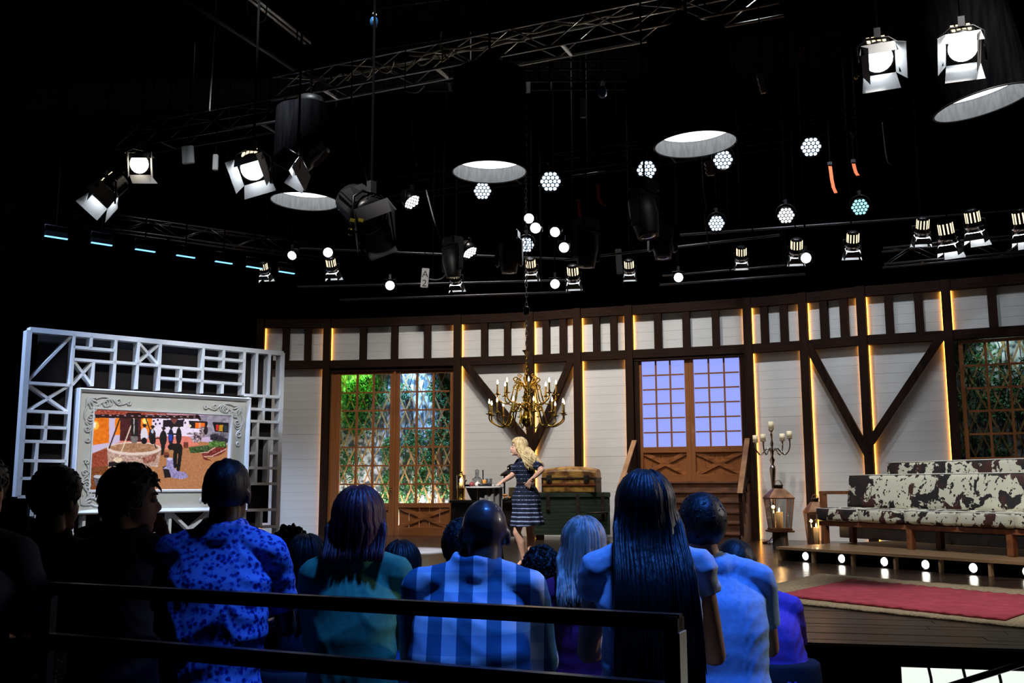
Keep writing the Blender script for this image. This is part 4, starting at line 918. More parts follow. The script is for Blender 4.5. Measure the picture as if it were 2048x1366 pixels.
for k in range(6):                                             # crowning scrolls
    a = 0.3 + 2 * PI * k / 6; ca, sa = math.cos(a), math.sin(a)
    pr = wave([(0.04, zp(600)), (rp(120), zp(560)), (rp(200), zp(500)), (rp(150), zp(470)), (rp(100), zp(540))], 6)
    b.tube([(HX + r * ca, HD + r * sa, z) for r, z in pr], 0.010, 6)
    b.tube([(HX + (rp(110) + x) * ca, HD + (rp(110) + x) * sa, zp(440) + z) for x, z in spiral(0, 0, 0.03, 0.006, -1.0, 1.4, 12)], 0.006, 5)
b.build('crown_scroll', M_brass, hc)
light('chandelier_glow', 'POINT', (HX, HD, zp(560)), (HX, HD, 0), 14, (1.0, 0.7, 0.35), shadow_soft_size=0.3)

# ================================================================== CANDELABRUM AND LANTERNS AT THE WALL
KD = 19.2
kb = at_z(1550, 1082, 0.0); KX = at_y(1550, 1000, KD).x
kz = lambda cy: at_y(1545, 680 + cy / 3.105, KD).z              # heights from the close-up
kp = lambda px: px / 3.105 / FPX * KD
ka = thing('candelabrum', 'tall silver five-arm candelabrum with pillar candles behind the glass lantern', 'candelabrum', (KX, KD, 0))
KX = at_y(1544, 900, KD).x
b = MB(); b.lathe((KX, KD, 0), [(0.24, 0), (0.25, 0.03), (0.12, 0.07), (0.06, 0.14), (0.04, 0.3), (kp(10), kz(920)), (kp(20), kz(800)), (kp(16), kz(785)), (kp(8), kz(772)), (kp(18), kz(745)), (kp(7), kz(722)), (kp(12), kz(700)), (kp(6), kz(670)), (kp(11), kz(645)), (kp(6), kz(620)), (kp(9), kz(590)), (kp(5), kz(575)), (kp(16), kz(560)), (kp(20), kz(556))], 20); b.build('stem', M_silver, ka)
def pillar(x, y, z, h, par, r=0.045):
    b = MB(); b.lathe((x, y, z), [(r, 0), (r, h), (r * 0.8, h + 0.004), (0.004, h - 0.006)], 14); c = b.build('candle', M_wax, par)
    b = MB(); b.tube([(x, y, z + h - 0.006), (x, y, z + h + 0.014)], 0.003, 5); b.build('wick', M_black, c)
pillar(KX, KD, kz(556), kz(508) - kz(556), ka, kp(17))
for (dx, dy, zc, z1_) in ((-93, 0.10, 633, 590), (-60, -0.10, 628, 586), (75, 0.10, 623, 580), (102, -0.10, 612, 568)):
    ex, ey = KX + kp(dx), KD + dy
    P = lambda f, z: V((KX + kp(dx) * f, KD + dy * f, kz(z)))
    b = MB(); b.tube([P(x_, z_) for x_, z_ in wave([(0.02, 700), (0.25, 672), (0.45, 690), (0.7, 712), (0.92, 690), (1.0, 660), (1.0, zc + 3)], 6)], 0.014, 8)
    b.lathe((ex, ey, kz(zc) - 0.05), [(0.012, 0), (0.03, 0.015), (0.012, 0.03), (0.06, 0.045), (0.062, 0.052)], 12); am = b.build('arm', M_silver, ka)
    b = MB(); b.lathe((ex, ey, kz(zc)), [(kp(16), 0), (kp(16), kz(z1_) - kz(zc)), (0.004, kz(z1_) - kz(zc) - 0.006)], 14); b.build('candle', M_wax, am)
LD = 17.9
lp = at_y(1560, 1064, LD)
su = thing('stump_pedestal', 'rough grey wooden stump that the glass lantern stands on', 'pedestal', (lp.x, LD, 0))
M_bark = tex_mat('weathered_log', (0.03, 0.022, 0.017), (0.15, 0.11, 0.085), (10, 10, 2), 6, 0.85, 0.5)
b = MB(); n = 28; r = random.Random(6); rr = [0.125 + r.uniform(-0.012, 0.012) for _ in range(n)]
b.loft([[V((lp.x + rr[k] * (1.08 - 0.1 * t) * math.cos(2 * PI * k / n), LD + rr[k] * (1.08 - 0.1 * t) * math.sin(2 * PI * k / n), lp.z * t)) for k in range(n)] for t in (0, 0.3, 0.7, 1.0)], smooth=False); b.build('log', M_bark, su)
LH = at_y(1560, 966, LD).z - lp.z
lantern('glass_lantern', 'tall copper-roofed glass lantern with a lit candle on the stump pedestal', (lp.x, LD, lp.z), LH / 1.03, 0.42, M_copper, glow=5)
q = at_y(1629, 1078, 18.6)
q = at_z(1629, 1077, 0.0); q = V((at_y(1630, 1000, 17.6).x, 17.6, 0))
lantern('copper_lantern', 'small copper lantern glowing on the floor behind the end of the cowhide sofa', (q.x, q.y, 0.0), at_y(1630, 995, 17.6).z, 0.32, M_copper, glow=6)

# ================================================================== RUGS
M_jute = tex_mat('jute_weave', (0.20, 0.155, 0.095), (0.42, 0.34, 0.23), (42, 42, 42), 4, 0.9, 0.5)
M_red = tex_mat('red_wool', (0.28, 0.030, 0.055), (0.40, 0.052, 0.085), (9, 9, 9), 6, 0.9, 0.3)
def rug(name, label, A, B, C, D, t, z0, m, wob=0.0, fringe=False):
    """A-B back edge, D-C front edge; small ripples along the edges"""
    b = MB(); nx, ny = 60, 16; vs = []
    for j in range(ny + 1):
        for i in range(nx + 1):
            s_, q = i / nx, j / ny
            p = A.lerp(B, s_).lerp(D.lerp(C, s_), q)
            e_ = max(0, 1 - min(q, 1 - q) * ny / 1.5)
            p = p + V((wob * e_ * math.sin(i * 1.3), wob * e_ * math.sin(i * 0.9 + 1), z0 + t + 0.5 * wob * e_ * (1 + math.sin(i * 1.7 + j))))
            vs.append(p)
    N_ = len(vs); vs += [V((p.x, p.y, z0 + 0.0005)) for p in vs]
    W = nx + 1
    fs = [(j * W + i, j * W + W + i, j * W + W + i + 1, j * W + i + 1) for j in range(ny) for i in range(nx)]
    fs += [(N_ + j * W + i, N_ + j * W + i + 1, N_ + j * W + W + i + 1, N_ + j * W + W + i) for j in range(ny) for i in range(nx)]
    for i in range(nx): fs += [(i, i + 1, N_ + i + 1, N_ + i), (ny * W + i + 1, ny * W + i, N_ + ny * W + i, N_ + ny * W + i + 1)]
    for j in range(ny): fs += [(j * W + W, j * W, N_ + j * W, N_ + j * W + W), (j * W + nx, j * W + W + nx, N_ + j * W + W + nx, N_ + j * W + nx)]
    b.add(vs, fs, True); return tag(b.build(name, m), label, 'rug')
A, B2 = at_z(1638, 1150), at_z(2048, 1183); D0, D1 = at_z(1556, 1206), at_z(2048, 1258)
dd = (D1 - D0).normalized(); ab = (B2 - A).normalized(); D_ = D0 - dd * 0.62
rug('jute_rug', 'beige woven jute rug lying on the dark stage under the red runner', A, A + ab * 4.9, D_ + dd * 4.9, D_, 0.018, 0.0, M_jute, 0.006)
a, d_, c_ = at_z(1700, 1161.5, .02), at_z(1553, 1192, .02), at_z(2008, 1242, .02)
e_ = at_z(2048, 1228, .02); be = at_z(2048, 1194, .02)
bdir = (be - a).normalized(); L_ = (c_ - d_).length
rug('red_runner', 'crimson red rug laid on the beige jute rug', V((a.x, a.y, 0)), V((*(a + bdir * (L_ + 0.15)).xy, 0)), V((c_.x, c_.y, 0)), V((d_.x, d_.y, 0)), 0.012, 0.0225, M_red, 0.010)

# ================================================================== PLATFORM WITH FOOTLIGHTS AND COWHIDE SOFAS
P0 = at_z(1553, 1121); pe_ = at_z(1980, 1154); pd = (pe_ - P0).normalized(); pn = V((pd.y, -pd.x, 0))
if pn.dot(V((-1, -0.5, 0))) < 0: pn = -pn
PH = 0.20; PLn = 6.2; PW = 4.2
pf = thing('stage_platform', 'low wooden platform with footlights below the cowhide sofas', 'platform', P0)
pp = lambda t, o, z: P0 + pd * t - pn * o + V((0, 0, z))
PR = frame_of(pd, -pn, V((0, 0, 1)))
M_plat = tex_mat('platform_ply', (0.16, 0.085, 0.04), (0.30, 0.18, 0.09), (4, 4, 4), 6, 0.4, 0.08, coat=0.2)
k = 0; o = 0.0
while o < PW - 0.01:
    piece('deck_board', M_plat, pf, pp(PLn / 2, o + 0.145, PH - 0.018), (pd, -pn, (0, 0, 1)), (PLn, 0.284, 0.036)); o += 0.29
b = MB(); b.box(pp(PLn / 2, 0.42, (PH - 0.04) / 2), (PLn - 0.04, 0.03, PH - 0.04), PR); b.build('recess_back', M_black, pf)
b = MB(); b.box(pp(0.02, PW / 2, (PH - 0.04) / 2), (0.04, PW - 0.1, PH - 0.04), PR); b.build('end_panel', M_plat, pf)
def t_of(u, o):
    p = at_plane(u, 1125, P0 - pn * o, pn); return (p - P0).dot(pd)
pxs = [1557, 1627, 1706, 1791, 1881, 1980]
for t in [t_of(u, 0.04) for u in pxs] + [t_of(1980, .04) + 1.0, t_of(1980, .04) + 2.0]:
    b = MB(); b.bbox(pp(max(t, 0.03), 0.05, (PH - 0.04) / 2), (0.035, 0.07, PH - 0.04), 0.004, PR); b.build('support_post', M_plat, pf)
fll = None
M_bulb = emis('footlight_lamp', (1.0, 0.94, 0.80), 9.0)
lbls = ['leftmost footlight in the row under the platform edge', 'second footlight from the left under the platform edge', 'middle footlight of the five whole ones under the platform edge', 'fourth footlight from the left under the platform edge', 'fifth footlight from the left under the platform edge', 'footlight cut by the right photo edge under the platform']
for (u, lb) in zip((1611, 1683, 1768, 1850, 1945, 2052), lbls):
    t = t_of(u, 0.12); c = pp(t, 0.12, 0.082)
    if fll is None:
        R_ = frame_of(pd, V((0, 0, 1)).cross(pd) * -1, V((0, 0, 1)))
        f = thing('footlight', lb, 'lamp', (0, 0, 0), 0, 'footlights under the platform')
        b = MB(); b.lathe((0, 0, 0), [(0.035, -0.12), (0.05, -0.06), (0.062, 0.0), (0.058, 0.0), (0.045, -0.06)], 16); bd_ = b.build('can', M_blackmetal, f)
        b = MB(); b.lathe((0, 0, -0.012), [(0.056, 0), (0.05, 0.012), (0.03, 0.02), (0.002, 0.023)], 16); b.build('lens', M_bulb, f)
        for ch_ in f.children:
            ch_.matrix_parent_inverse = Matrix.Identity(4); ch_.rotation_euler = (pn + V((0, 0, 0.0))).to_track_quat('Z', 'Y').to_euler()
        b = MB(); b.box((0, 0, -0.072), (0.05, 0.05, 0.02)); b.box((0.0, 0, -0.066), (0.02, 0.02, 0.02)); b.build('bracket', M_blackmetal, f)
        fll = f
    else: f = copy_tree(fll); f['label'] = lb
    f.location = c

L0 = at_z(1647, 1087, PH); Le = at_z(2020, 1114, PH); L0.z = Le.z = 0.0
sd = (Le - L0).normalized(); sn = V((sd.y, -sd.x, 0))
if sn.dot(V((-1, -0.5, 0))) < 0: sn = -sn
def cow_mat():
    m = mat('cowhide_print', (0.7, 0.66, 0.52), 0.75); N, L, b = nodes(m)
    tc = N.new('ShaderNodeTexCoord')
    def noise_(scale, det, rough_, dist):
        n_ = N.new('ShaderNodeTexNoise'); n_.inputs['Scale'].default_value = scale; n_.inputs['Detail'].default_value = det; n_.inputs['Roughness'].default_value = rough_; n_.inputs['Distortion'].default_value = dist
        L.new(tc.outputs['Object'], n_.inputs['Vector']); return n_
    def step(src, a, c):
        r_ = N.new('ShaderNodeMapRange'); r_.inputs['From Min'].default_value = a; r_.inputs['From Max'].default_value = c; L.new(src.outputs['Fac'], r_.inputs['Value']); return r_
    big = step(noise_(3.4, 4, 0.62, 0.5), 0.508, 0.522); spk = step(noise_(15, 2, 0.5, 0.3), 0.62, 0.64); brn = step(noise_(2.6, 2, 0.5, 0.2), 0.50, 0.60)
    mx = N.new('ShaderNodeMath'); mx.operation = 'MAXIMUM'; L.new(big.outputs[0], mx.inputs[0]); L.new(spk.outputs[0], mx.inputs[1])
    dk_ = N.new('ShaderNodeMix'); dk_.data_type = 'RGBA'; dk_.inputs['A'].default_value = (0.012, 0.009, 0.009, 1); dk_.inputs['B'].default_value = (0.055, 0.016, 0.012, 1); L.new(brn.outputs[0], dk_.inputs['Factor'])
    fi = N.new('ShaderNodeMix'); fi.data_type = 'RGBA'; fi.inputs['A'].default_value = (0.62, 0.59, 0.44, 1); L.new(dk_.outputs['Result'], fi.inputs['B']); L.new(mx.outputs[0], fi.inputs['Factor']); L.new(fi.outputs['Result'], b.inputs['Base Color'])
    return m
M_cow = cow_mat()
def cushion(c, dims, R, puff=0.02, seed=0, n=(14, 8)):
    """soft box: rounded edges, puffed faces"""
    bm = bmesh.new(); bmesh.ops.create_cube(bm, size=1.0); bmesh.ops.subdivide_edges(bm, edges=bm.edges[:], cuts=7, use_grid_fill=True)
    b = MB(); vs = []
    for q in bm.verts:
        x, y, z = q.co * 2
        f = (1 - abs(x) ** 4) * (1 - abs(y) ** 4) * (1 - abs(z) ** 4)
        e_ = 0.5 + 0.5 * max(abs(x), abs(y), abs(z))
        px_ = V((x * dims[0] / 2, y * dims[1] / 2, z * dims[2] / 2))
        # round the box edges
        rr = min(dims) * 0.22
        inn = V((max(-dims[0] / 2 + rr, min(dims[0] / 2 - rr, px_.x)), max(-dims[1] / 2 + rr, min(dims[1] / 2 - rr, px_.y)), max(-dims[2] / 2 + rr, min(dims[2] / 2 - rr, px_.z))))
        d_ = px_ - inn
        if d_.length > 1e-6: px_ = inn + d_.normalized() * rr
        pz = puff * ((1 - x * x) * (1 - y * y) if abs(z) > 0.99 else (1 - x * x) * (1 - z * z) if abs(y) > 0.99 else 0)
        px_ += V((0, math.copysign(pz, y) if abs(y) > 0.99 else 0, math.copysign(pz, z) if abs(z) > 0.99 else 0))
        vs.append(V(c) + R @ px_)
    bm.verts.index_update(); fs = [tuple(q.index for q in f.verts) for f in bm.faces]; bm.free()
    return b.add(vs, fs, True)
def sofa(name, label, A, zf, start, length, legs, armrest):
    sp = lambda t, o, z: A + sd * t - sn * o + V((0, 0, z))
    r = thing(name, label, 'sofa', sp(start + length / 2, 0.35, zf)); R = frame_of(sd, -sn, V((0, 0, 1)))
    zt_ = zf + 0.54
    for t in legs:
        for o in (0.05, 0.60):
            b = MB(); b.bbox(sp(t, o, (zf + zf + 0.28) / 2), (0.10, 0.08, 0.28), 0.006, R); b.build('leg', M_bench, r)
    b = MB(); b.bbox(sp(start + length / 2, 0.04, zf + 0.305), (length - 0.05, 0.06, 0.07), 0.006, R); b.build('front_rail', M_bench, r)
    b = MB(); b.bbox(sp(start + length / 2, 0.66, zf + 0.305), (length - 0.05, 0.06, 0.07), 0.006, R); b.build('rear_rail', M_bench, r)
    b = MB(); b.bbox(sp(start + length / 2, 0.35, zf + 0.325), (length - 0.06, 0.64, 0.03), 0.006, R); b.build('seat_board', M_bench, r)
    n = max(1, round(length / 0.98)); cl = length / n
    for k in range(n):
        b = cushion(sp(start + cl * (k + 0.5), 0.31, zf + 0.445), (cl - 0.008, 0.70, 0.20), R, 0.012); c = b.build('seat_cushion', M_cow, r)
        b = MB(); zt2 = zf + 0.535
        loop = [sp(start + cl * k + 0.03, -0.03, zt2), sp(start + cl * (k + 1) - 0.03, -0.03, zt2), sp(start + cl * (k + 1) - 0.03, 0.65, zt2), sp(start + cl * k + 0.03, 0.65, zt2)]
        b.tube(loop + [loop[0]], 0.009, 6); b.build('piping', M_wax if False else mat('cream_piping', (0.66, 0.64, 0.56), 0.7), c)
    Rb = frame_of(sd, (-sn + V((0, 0, -0.16))).normalized(), V((0, 0, 1)))
    Rb = R @ Matrix.Rotation(-0.14, 3, 'X')
    bl_ = 3.25; t = start + 0.05
    while t < start + length - 0.5:
        L_ = min(bl_, start + length - t)
        b = cushion(sp(t + L_ / 2, 0.66, zf + 0.54 + 0.245), (L_ - 0.01, 0.15, 0.52), Rb, 0.012); c = b.build('back_cushion', M_cow, r)
        b = MB(); top = [sp(t + 0.02, 0.63, zf + 1.045), sp(t + L_ - 0.02, 0.63, zf + 1.045)]; b.tube(top, 0.010, 6); b.build('piping', MATS['cream_piping'], c)
        t += bl_
    for t in [start + 0.10] + [start + length * f for f in (0.33, 0.66, 0.97)]:
        b = MB(); b.bar(sp(t, 0.70, zf + 0.3), sp(t, 0.82, zf + 1.0), 0.07, 0.05, sd, -0.025); b.build('back_strut', M_bench, r)
    if armrest:
        b = MB(); b.bbox(sp(start + 0.05, 0.10, zf + 0.54 + 0.10), (0.07, 0.10, 0.24), 0.006, R); b.build('arm_post', M_bench, r)
        b = MB(); b.bbox(sp(start + 0.05, 0.40, zf + 0.54 + 0.235), (0.09, 0.70, 0.05), 0.008, R); b.build('armrest', M_bench, r)
        b = MB(); b.bbox(sp(start + 0.05, 0.70, zf + 0.54 + 0.10), (0.07, 0.07, 0.24), 0.006, R); b.build('arm_post', M_bench, r)
    return r
LS = (Le - L0).length
tm = (at_plane(1818, 1098, L0, sn) - L0).dot(sd)
sofa('cowhide_sofa', 'front cowhide-print sofa with a wooden armrest and legs on the low platform', L0, PH, -0.12, 4.45, (0, tm, LS, LS + 0.85), True)
b2 = L0 - sn * 1.9
# second tier platform and sofa
s2 = (at_plane(1772, 925, b2 - sn * 0.66, sn) - b2).dot(sd)
z2 = at_plane(1900, 921, b2 - sn * 0.66, sn).z - 1.05
t2 = thing('rear_platform', 'upper dark platform step that raises the rear cowhide sofa', 'platform', b2 + sd * 2)
b = MB(); b.bbox(b2 + sd * (s2 + 2.0) - sn * 0.35 + V((0, 0, (PH + z2) / 2)), (4.2, 1.5, z2 - PH - 0.004), 0.01, frame_of(sd, -sn, V((0, 0, 1)))); b.build('riser_box', M_tbl, t2)
b = MB(); b.bbox(b2 + sd * (s2 + 2.0) + sn * 0.40 + V((0, 0, z2 - 0.02)), (4.24, 0.05, 0.04), 0.006, frame_of(sd, -sn, V((0, 0, 1)))); b.build('nosing', M_plat, t2)
sofa('cowhide_sofa', 'rear cowhide-print sofa on the raised tier below the lattice window', b2, z2, s2, 3.6, (s2 + 0.15, s2 + 1.8, s2 + 3.4), False)
# ================================================================== LIGHTING RIG
CEIL = 11.0
M_lens = emis('lit_lens', (0.88, 0.95, 1.0), 22.0)
M_lensw = emis('lit_lens_warm', (1.0, 0.90, 0.72), 10.0)
M_ledblue = emis('led_lens_blue', (0.62, 0.78, 1.0), 3.2)
M_ledteal = emis('led_lens_teal', (0.40, 0.85, 0.92), 1.4)
M_ledwhite = emis('led_lens_white', (0.95, 0.92, 1.0), 3.0)
M_slot = emis('vent_glow', (1.0, 0.80, 0.50), 1.8)
M_bar = emis('led_bar_lens', (0.13, 0.40, 1.0), 3.2)
M_flap = mat('barn_door_metal', (0.30, 0.30, 0.31), 0.6)
M_blacktruss = mat('black_truss', (0.008, 0.008, 0.009), 0.5, 0.3)
M_flapd = mat('small_barn_door_metal', (0.03, 0.03, 0.032), 0.5)
M_rod = mat('matt_black_rod', (0.0015, 0.0015, 0.0015), 1.0, spec=0.0)
PROTO = {}
def par_parts(kind):
    R = 0.15; out = []
    b = MB(); b.lathe((0, 0, 0), [(0.05, -0.26), (R * 0.7, -0.24), (R * 0.98, -0.10), (R * 1.06, 0.02), (R * 1.0, 0.025), (R * 0.96, -0.005)], 18); out.append(('can', b.mesh('can'), M_blackmetal, True))
    b = MB(); r0 = 0.030
    for i in range(-2, 3):
        for j in range(-2, 3):
            if abs(i + j) <= 2: b.lathe((r0 * 2.06 * (i + j * 0.5), r0 * 2.06 * j * 0.866, -0.004), [(r0 * 0.86, 0), (r0 * 0.6, 0.010), (0.002, 0.012)], 10)
    out.append(('led_array', b.mesh('led_array'), {'blue': M_ledblue, 'teal': M_ledteal, 'white': M_ledwhite}[kind], True))
    b = MB(); b.tube([(-R * 1.12, 0, -0.06)] + [(-R * 1.14 * math.cos(a), 0, 0.06 + 0.15 * math.sin(a)) for a in [k * PI / 8 for k in range(9)]] + [(R * 1.12, 0, -0.06)], 0.011, 6); out.append(('yoke', b.mesh('yoke'), M_blackmetal, False))
    b = MB(); b.box((0, 0, 0.25), (0.05, 0.04, 0.09)); b.tube([(-0.03, 0, 0.27), (0.045, 0, 0.27)], 0.012, 6); out.append(('clamp', b.mesh('clamp'), M_darkalu, False))
    return out
def fresnel_parts(lens, vents=True, side=1):
    out = []; R = 0.138
    b = MB(); b.lathe((0, 0, 0), [(0.09, -0.36), (0.135, -0.34), (0.145, -0.10), (0.155, -0.08), (0.155, 0.0), (0.135, 0.0), (0.13, -0.02)], 20); b.bbox((0, 0, -0.20), (0.24, 0.27, 0.24), 0.02); out.append(('housing', b.mesh('housing'), M_blackmetal, True))
    b = MB(); b.lathe((0, 0, -0.015), [(R, 0), (R * 0.8, 0.018), (R * 0.4, 0.026), (0.003, 0.028)], 24); out.append(('lens', b.mesh('lens'), lens, True))
    if vents:
        b = MB()
        for i in range(4):
            for j in range(3): b.box((-0.07 + 0.047 * i, 0.14, -0.28 + 0.075 * j), (0.03, 0.012, 0.05))
        out.append(('vent_grid', b.mesh('vent_grid'), M_slot, True))
    for k in range(4):
        a = k * PI / 2; R_ = Matrix.Rotation(a, 3, 'Z'); op = -0.55 if k == 0 else (0.55 if k == 2 else (0.42 if k == side else -0.25))
        w0, w1, L_ = 0.15, 0.175, (0.12 if k == 0 else 0.21)
        P = []
        for (xx, t) in ((-w0, 0), (w0, 0), (w1, 1), (-w1, 1)):
            P.append(V((xx, 0.150 + L_ * t * math.sin(op), 0.01 + L_ * t * math.cos(op))))
        nn = V((0, math.cos(op), -math.sin(op))) * 0.005
        b = MB(); b.hexa([R_ @ q for q in P] + [R_ @ (q + nn) for q in P]); out.append(('barn_door', b.mesh('barn_door'), M_flap, True))
    b = MB(); b.tube([(-0.19, 0, -0.15), (-0.19, 0, 0.14), (-0.1, 0, 0.21), (0.1, 0, 0.21), (0.19, 0, 0.14), (0.19, 0, -0.15)], 0.013, 6); out.append(('yoke', b.mesh('yoke'), M_blackmetal, False))
    b = MB(); b.lathe((0.20, 0, -0.15), [(0.03, 0), (0.034, 0.015), (0.02, 0.03)], 10, Matrix.Rotation(PI / 2, 3, 'Y')); out.append(('tilt_knob', b.mesh('tilt_knob'), M_brass, False))
    b = MB(); b.box((0, 0, 0.26), (0.06, 0.05, 0.10)); out.append(('clamp', b.mesh('clamp'), M_darkalu, False))
    return out
def spot_parts(lens, on=True):
    out = []; R = 0.085
    b = MB(); b.lathe((0, 0, 0), [(0.05, -0.28), (0.075, -0.26), (0.08, -0.12), (0.095, -0.05), (0.1, 0.02), (0.092, 0.02), (0.085, -0.02)], 16); out.append(('can', b.mesh('can'), M_blackmetal, True))
    b = MB(); b.lathe((0, 0, 0.0), [(R, 0), (R * 0.8, 0.018), (0.003, 0.03)], 18); out.append(('lens', b.mesh('lens'), lens, True))
    b = MB(); b.tube([(-0.11, 0, -0.08), (-0.11, 0, 0.12), (0.11, 0, 0.12), (0.11, 0, -0.08)], 0.009, 6); out.append(('yoke', b.mesh('yoke'), M_blackmetal, False))
    b = MB(); b.box((0, 0, 0.17), (0.045, 0.04, 0.10)); out.append(('clamp', b.mesh('clamp'), M_darkalu, False))
    return out
def small_fresnel_parts():
    """downlight: finned chrome cap with glowing slots, barn doors below"""
    out = []
    b = MB(); b.lathe((0, 0, 0), [(0.05, -0.30), (0.085, -0.28), (0.088, -0.10), (0.10, -0.08), (0.105, 0.0), (0.09, 0.0)], 18); out.append(('housing', b.mesh('housing'), M_blackmetal, True))
    b = MB()
    for k in range(12):
        a = 2 * PI * k / 12; R_ = Matrix.Rotation(a, 3, 'Z'); b.box(R_ @ V((0.086, 0, -0.19)), (0.012, 0.015, 0.13), R_)
    out.append(('cooling_slot', b.mesh('cooling_slot'), M_slot, True))
    b = MB(); b.lathe((0, 0, -0.07), [(0.112, 0), (0.118, 0.012), (0.108, 0.03)], 20, cap=False); out.append(('bezel_ring', b.mesh('bezel_ring'), mat('chrome_ring', (0.8, 0.8, 0.82), 0.2, 0.8, emit=(0.9, 0.95, 1.0), estr=0.0), True))
    b = MB(); b.lathe((0, 0, -0.005), [(0.088, 0), (0.08, 0.03), (0.05, 0.045), (0.003, 0.05)], 18); out.append(('lens', b.mesh('lens'), M_lens, True))
    for k in range(4):
        R_ = Matrix.Rotation(k * PI / 2, 3, 'Z'); op = (0.30, 0.16, 0.14, 0.16)[k]; L_ = (0.23, 0.14, 0.09, 0.14)[k]; P = []
        for (xx, t) in ((-0.09, 0), (0.09, 0), (0.13, 1), (-0.13, 1)): P.append(V((xx, 0.105 + L_ * t * math.sin(op), 0.005 + L_ * t * math.cos(op))))
        nn = V((0, math.cos(op), -math.sin(op))) * 0.004
        b = MB(); b.hexa([R_ @ q for q in P] + [R_ @ (q + nn) for q in P]); out.append(('barn_door', b.mesh('barn_door'), M_flapd, True))
        if k != 2: b = MB(); b.hexa([R_ @ (q - nn * 0.9) for q in P] + [R_ @ (q - nn * 0.1) for q in P]); out.append(('lit_flap_face', b.mesh('lit_flap_face'), mat('lit_flap_white', (0.8, 0.8, 0.8), 0.6), True))  # white plates added inside the flaps so their lit faces show bright
    b = MB(); b.tube([(-0.13, 0, -0.08), (-0.13, 0, 0.16), (0.13, 0, 0.16), (0.13, 0, -0.08)], 0.009, 6); out.append(('yoke', b.mesh('yoke'), M_blackmetal, False))
    b = MB(); b.box((0, 0, 0.20), (0.05, 0.045, 0.10)); out.append(('clamp', b.mesh('clamp'), M_darkalu, False))
    return out
def moving_head_parts():
    out = []
    b = MB(); b.lathe((0, 0, 0), [(0.10, -0.30), (0.16, -0.26), (0.17, -0.05), (0.13, 0.18), (0.125, 0.22), (0.11, 0.215)], 18); out.append(('head', b.mesh('head'), M_black, True))
    b = MB(); b.lathe((0, 0, 0.20), [(0.11, 0), (0.08, 0.02), (0.003, 0.03)], 18); out.append(('lens', b.mesh('lens'), mat('coated_lens', (0.02, 0.05, 0.09), 0.08, coat=1.0), True))
    b = MB(); b.bbox((-0.2, 0, 0.1), (0.06, 0.14, 0.42), 0.02); b.bbox((0.2, 0, 0.1), (0.06, 0.14, 0.42), 0.02); b.bbox((0, 0, 0.30), (0.46, 0.16, 0.08), 0.02); out.append(('yoke', b.mesh('yoke'), M_black, False))
    b = MB(); b.bbox((0, 0, 0.42), (0.34, 0.24, 0.15), 0.02); out.append(('base_box', b.mesh('base_box'), M_black, False))
    return out
FIX = {'par_blue': lambda: par_parts('blue'), 'par_teal': lambda: par_parts('teal'), 'par_white': lambda: par_parts('white'), 'fresnel': lambda: fresnel_parts(M_lens), 'fresnel_r': lambda: fresnel_parts(M_lens, side=3), 'fresnel_warm': lambda: fresnel_parts(M_lensw),
       'fresnel_off': lambda: [(a_, b_, M_flapd if a_ == 'barn_door' else c_, d_) for a_, b_, c_, d_ in fresnel_parts(mat('dark_lens', (0.03, 0.03, 0.035), 0.1), False)], 'spot': lambda: spot_parts(M_lens), 'downlight': small_fresnel_parts, 'moving': moving_head_parts}
NAMES = {'par_blue': 'led_par_light', 'par_teal': 'led_par_light', 'par_white': 'led_par_light', 'fresnel': 'fresnel_spotlight', 'fresnel_r': 'fresnel_spotlight', 'fresnel_warm': 'fresnel_spotlight', 'fresnel_off': 'fresnel_spotlight', 'spot': 'small_spotlight', 'downlight': 'small_fresnel_lamp', 'moving': 'moving_head_light'}
GRP = {'par_blue': 'round led par lights in the rig', 'par_teal': 'round led par lights in the rig', 'par_white': 'round led par lights in the rig', 'fresnel': 'large spotlights with barn doors', 'fresnel_r': 'large spotlights with barn doors', 'fresnel_warm': 'large spotlights with barn doors', 'fresnel_off': 'large spotlights with barn doors', 'spot': 'small round spotlights in the rig', 'downlight': 'small barn-door lamps above the set wall', 'moving': 'dark moving head lights'}
UP = {'par': 0.29, 'fre': 0.30, 'spo': 0.21, 'dow': 0.24, 'mov': 0.49}
ROD = None
def fixture(kind, u, v, d, aim, label, scale=1.0, roll=0.0):
    if kind not in PROTO:
        PROTO[kind] = FIX[kind]()
        for _, me, m, _a in PROTO[kind]: me.materials.append(m)
    p = at_y(u, v, d); aim = V(aim)
    r = thing(NAMES[kind], label, 'stage light', p, 0, GRP[kind])
    dr = (aim - p).normalized(); q = dr.to_track_quat('Z', 'Y')
    if roll: q = q @ Quaternion((0, 0, 1), roll)
    pan = math.atan2(dr.y, dr.x) - PI / 2
    for nm, me, m, aimed in PROTO[kind]:
        R = q.to_matrix().to_4x4() if aimed else Matrix.Rotation(pan, 4, 'Z')
        shared(nm, me, r, Matrix.Translation(p) @ R @ Matrix.Scale(scale, 4))
    h = UP[kind[:3]] * scale
    z0 = p.z + h
    shared('drop_rod', unit_mesh(M_rod), r, Matrix.Translation((p.x, p.y, (z0 + CEIL) / 2)) @ Matrix.Diagonal((0.022, 0.022, CEIL - z0, 1)))
    return r
LIT = lambda x, y, z: V((x, y, z))
CAMT = V((0.4, 1.0, 1.6))
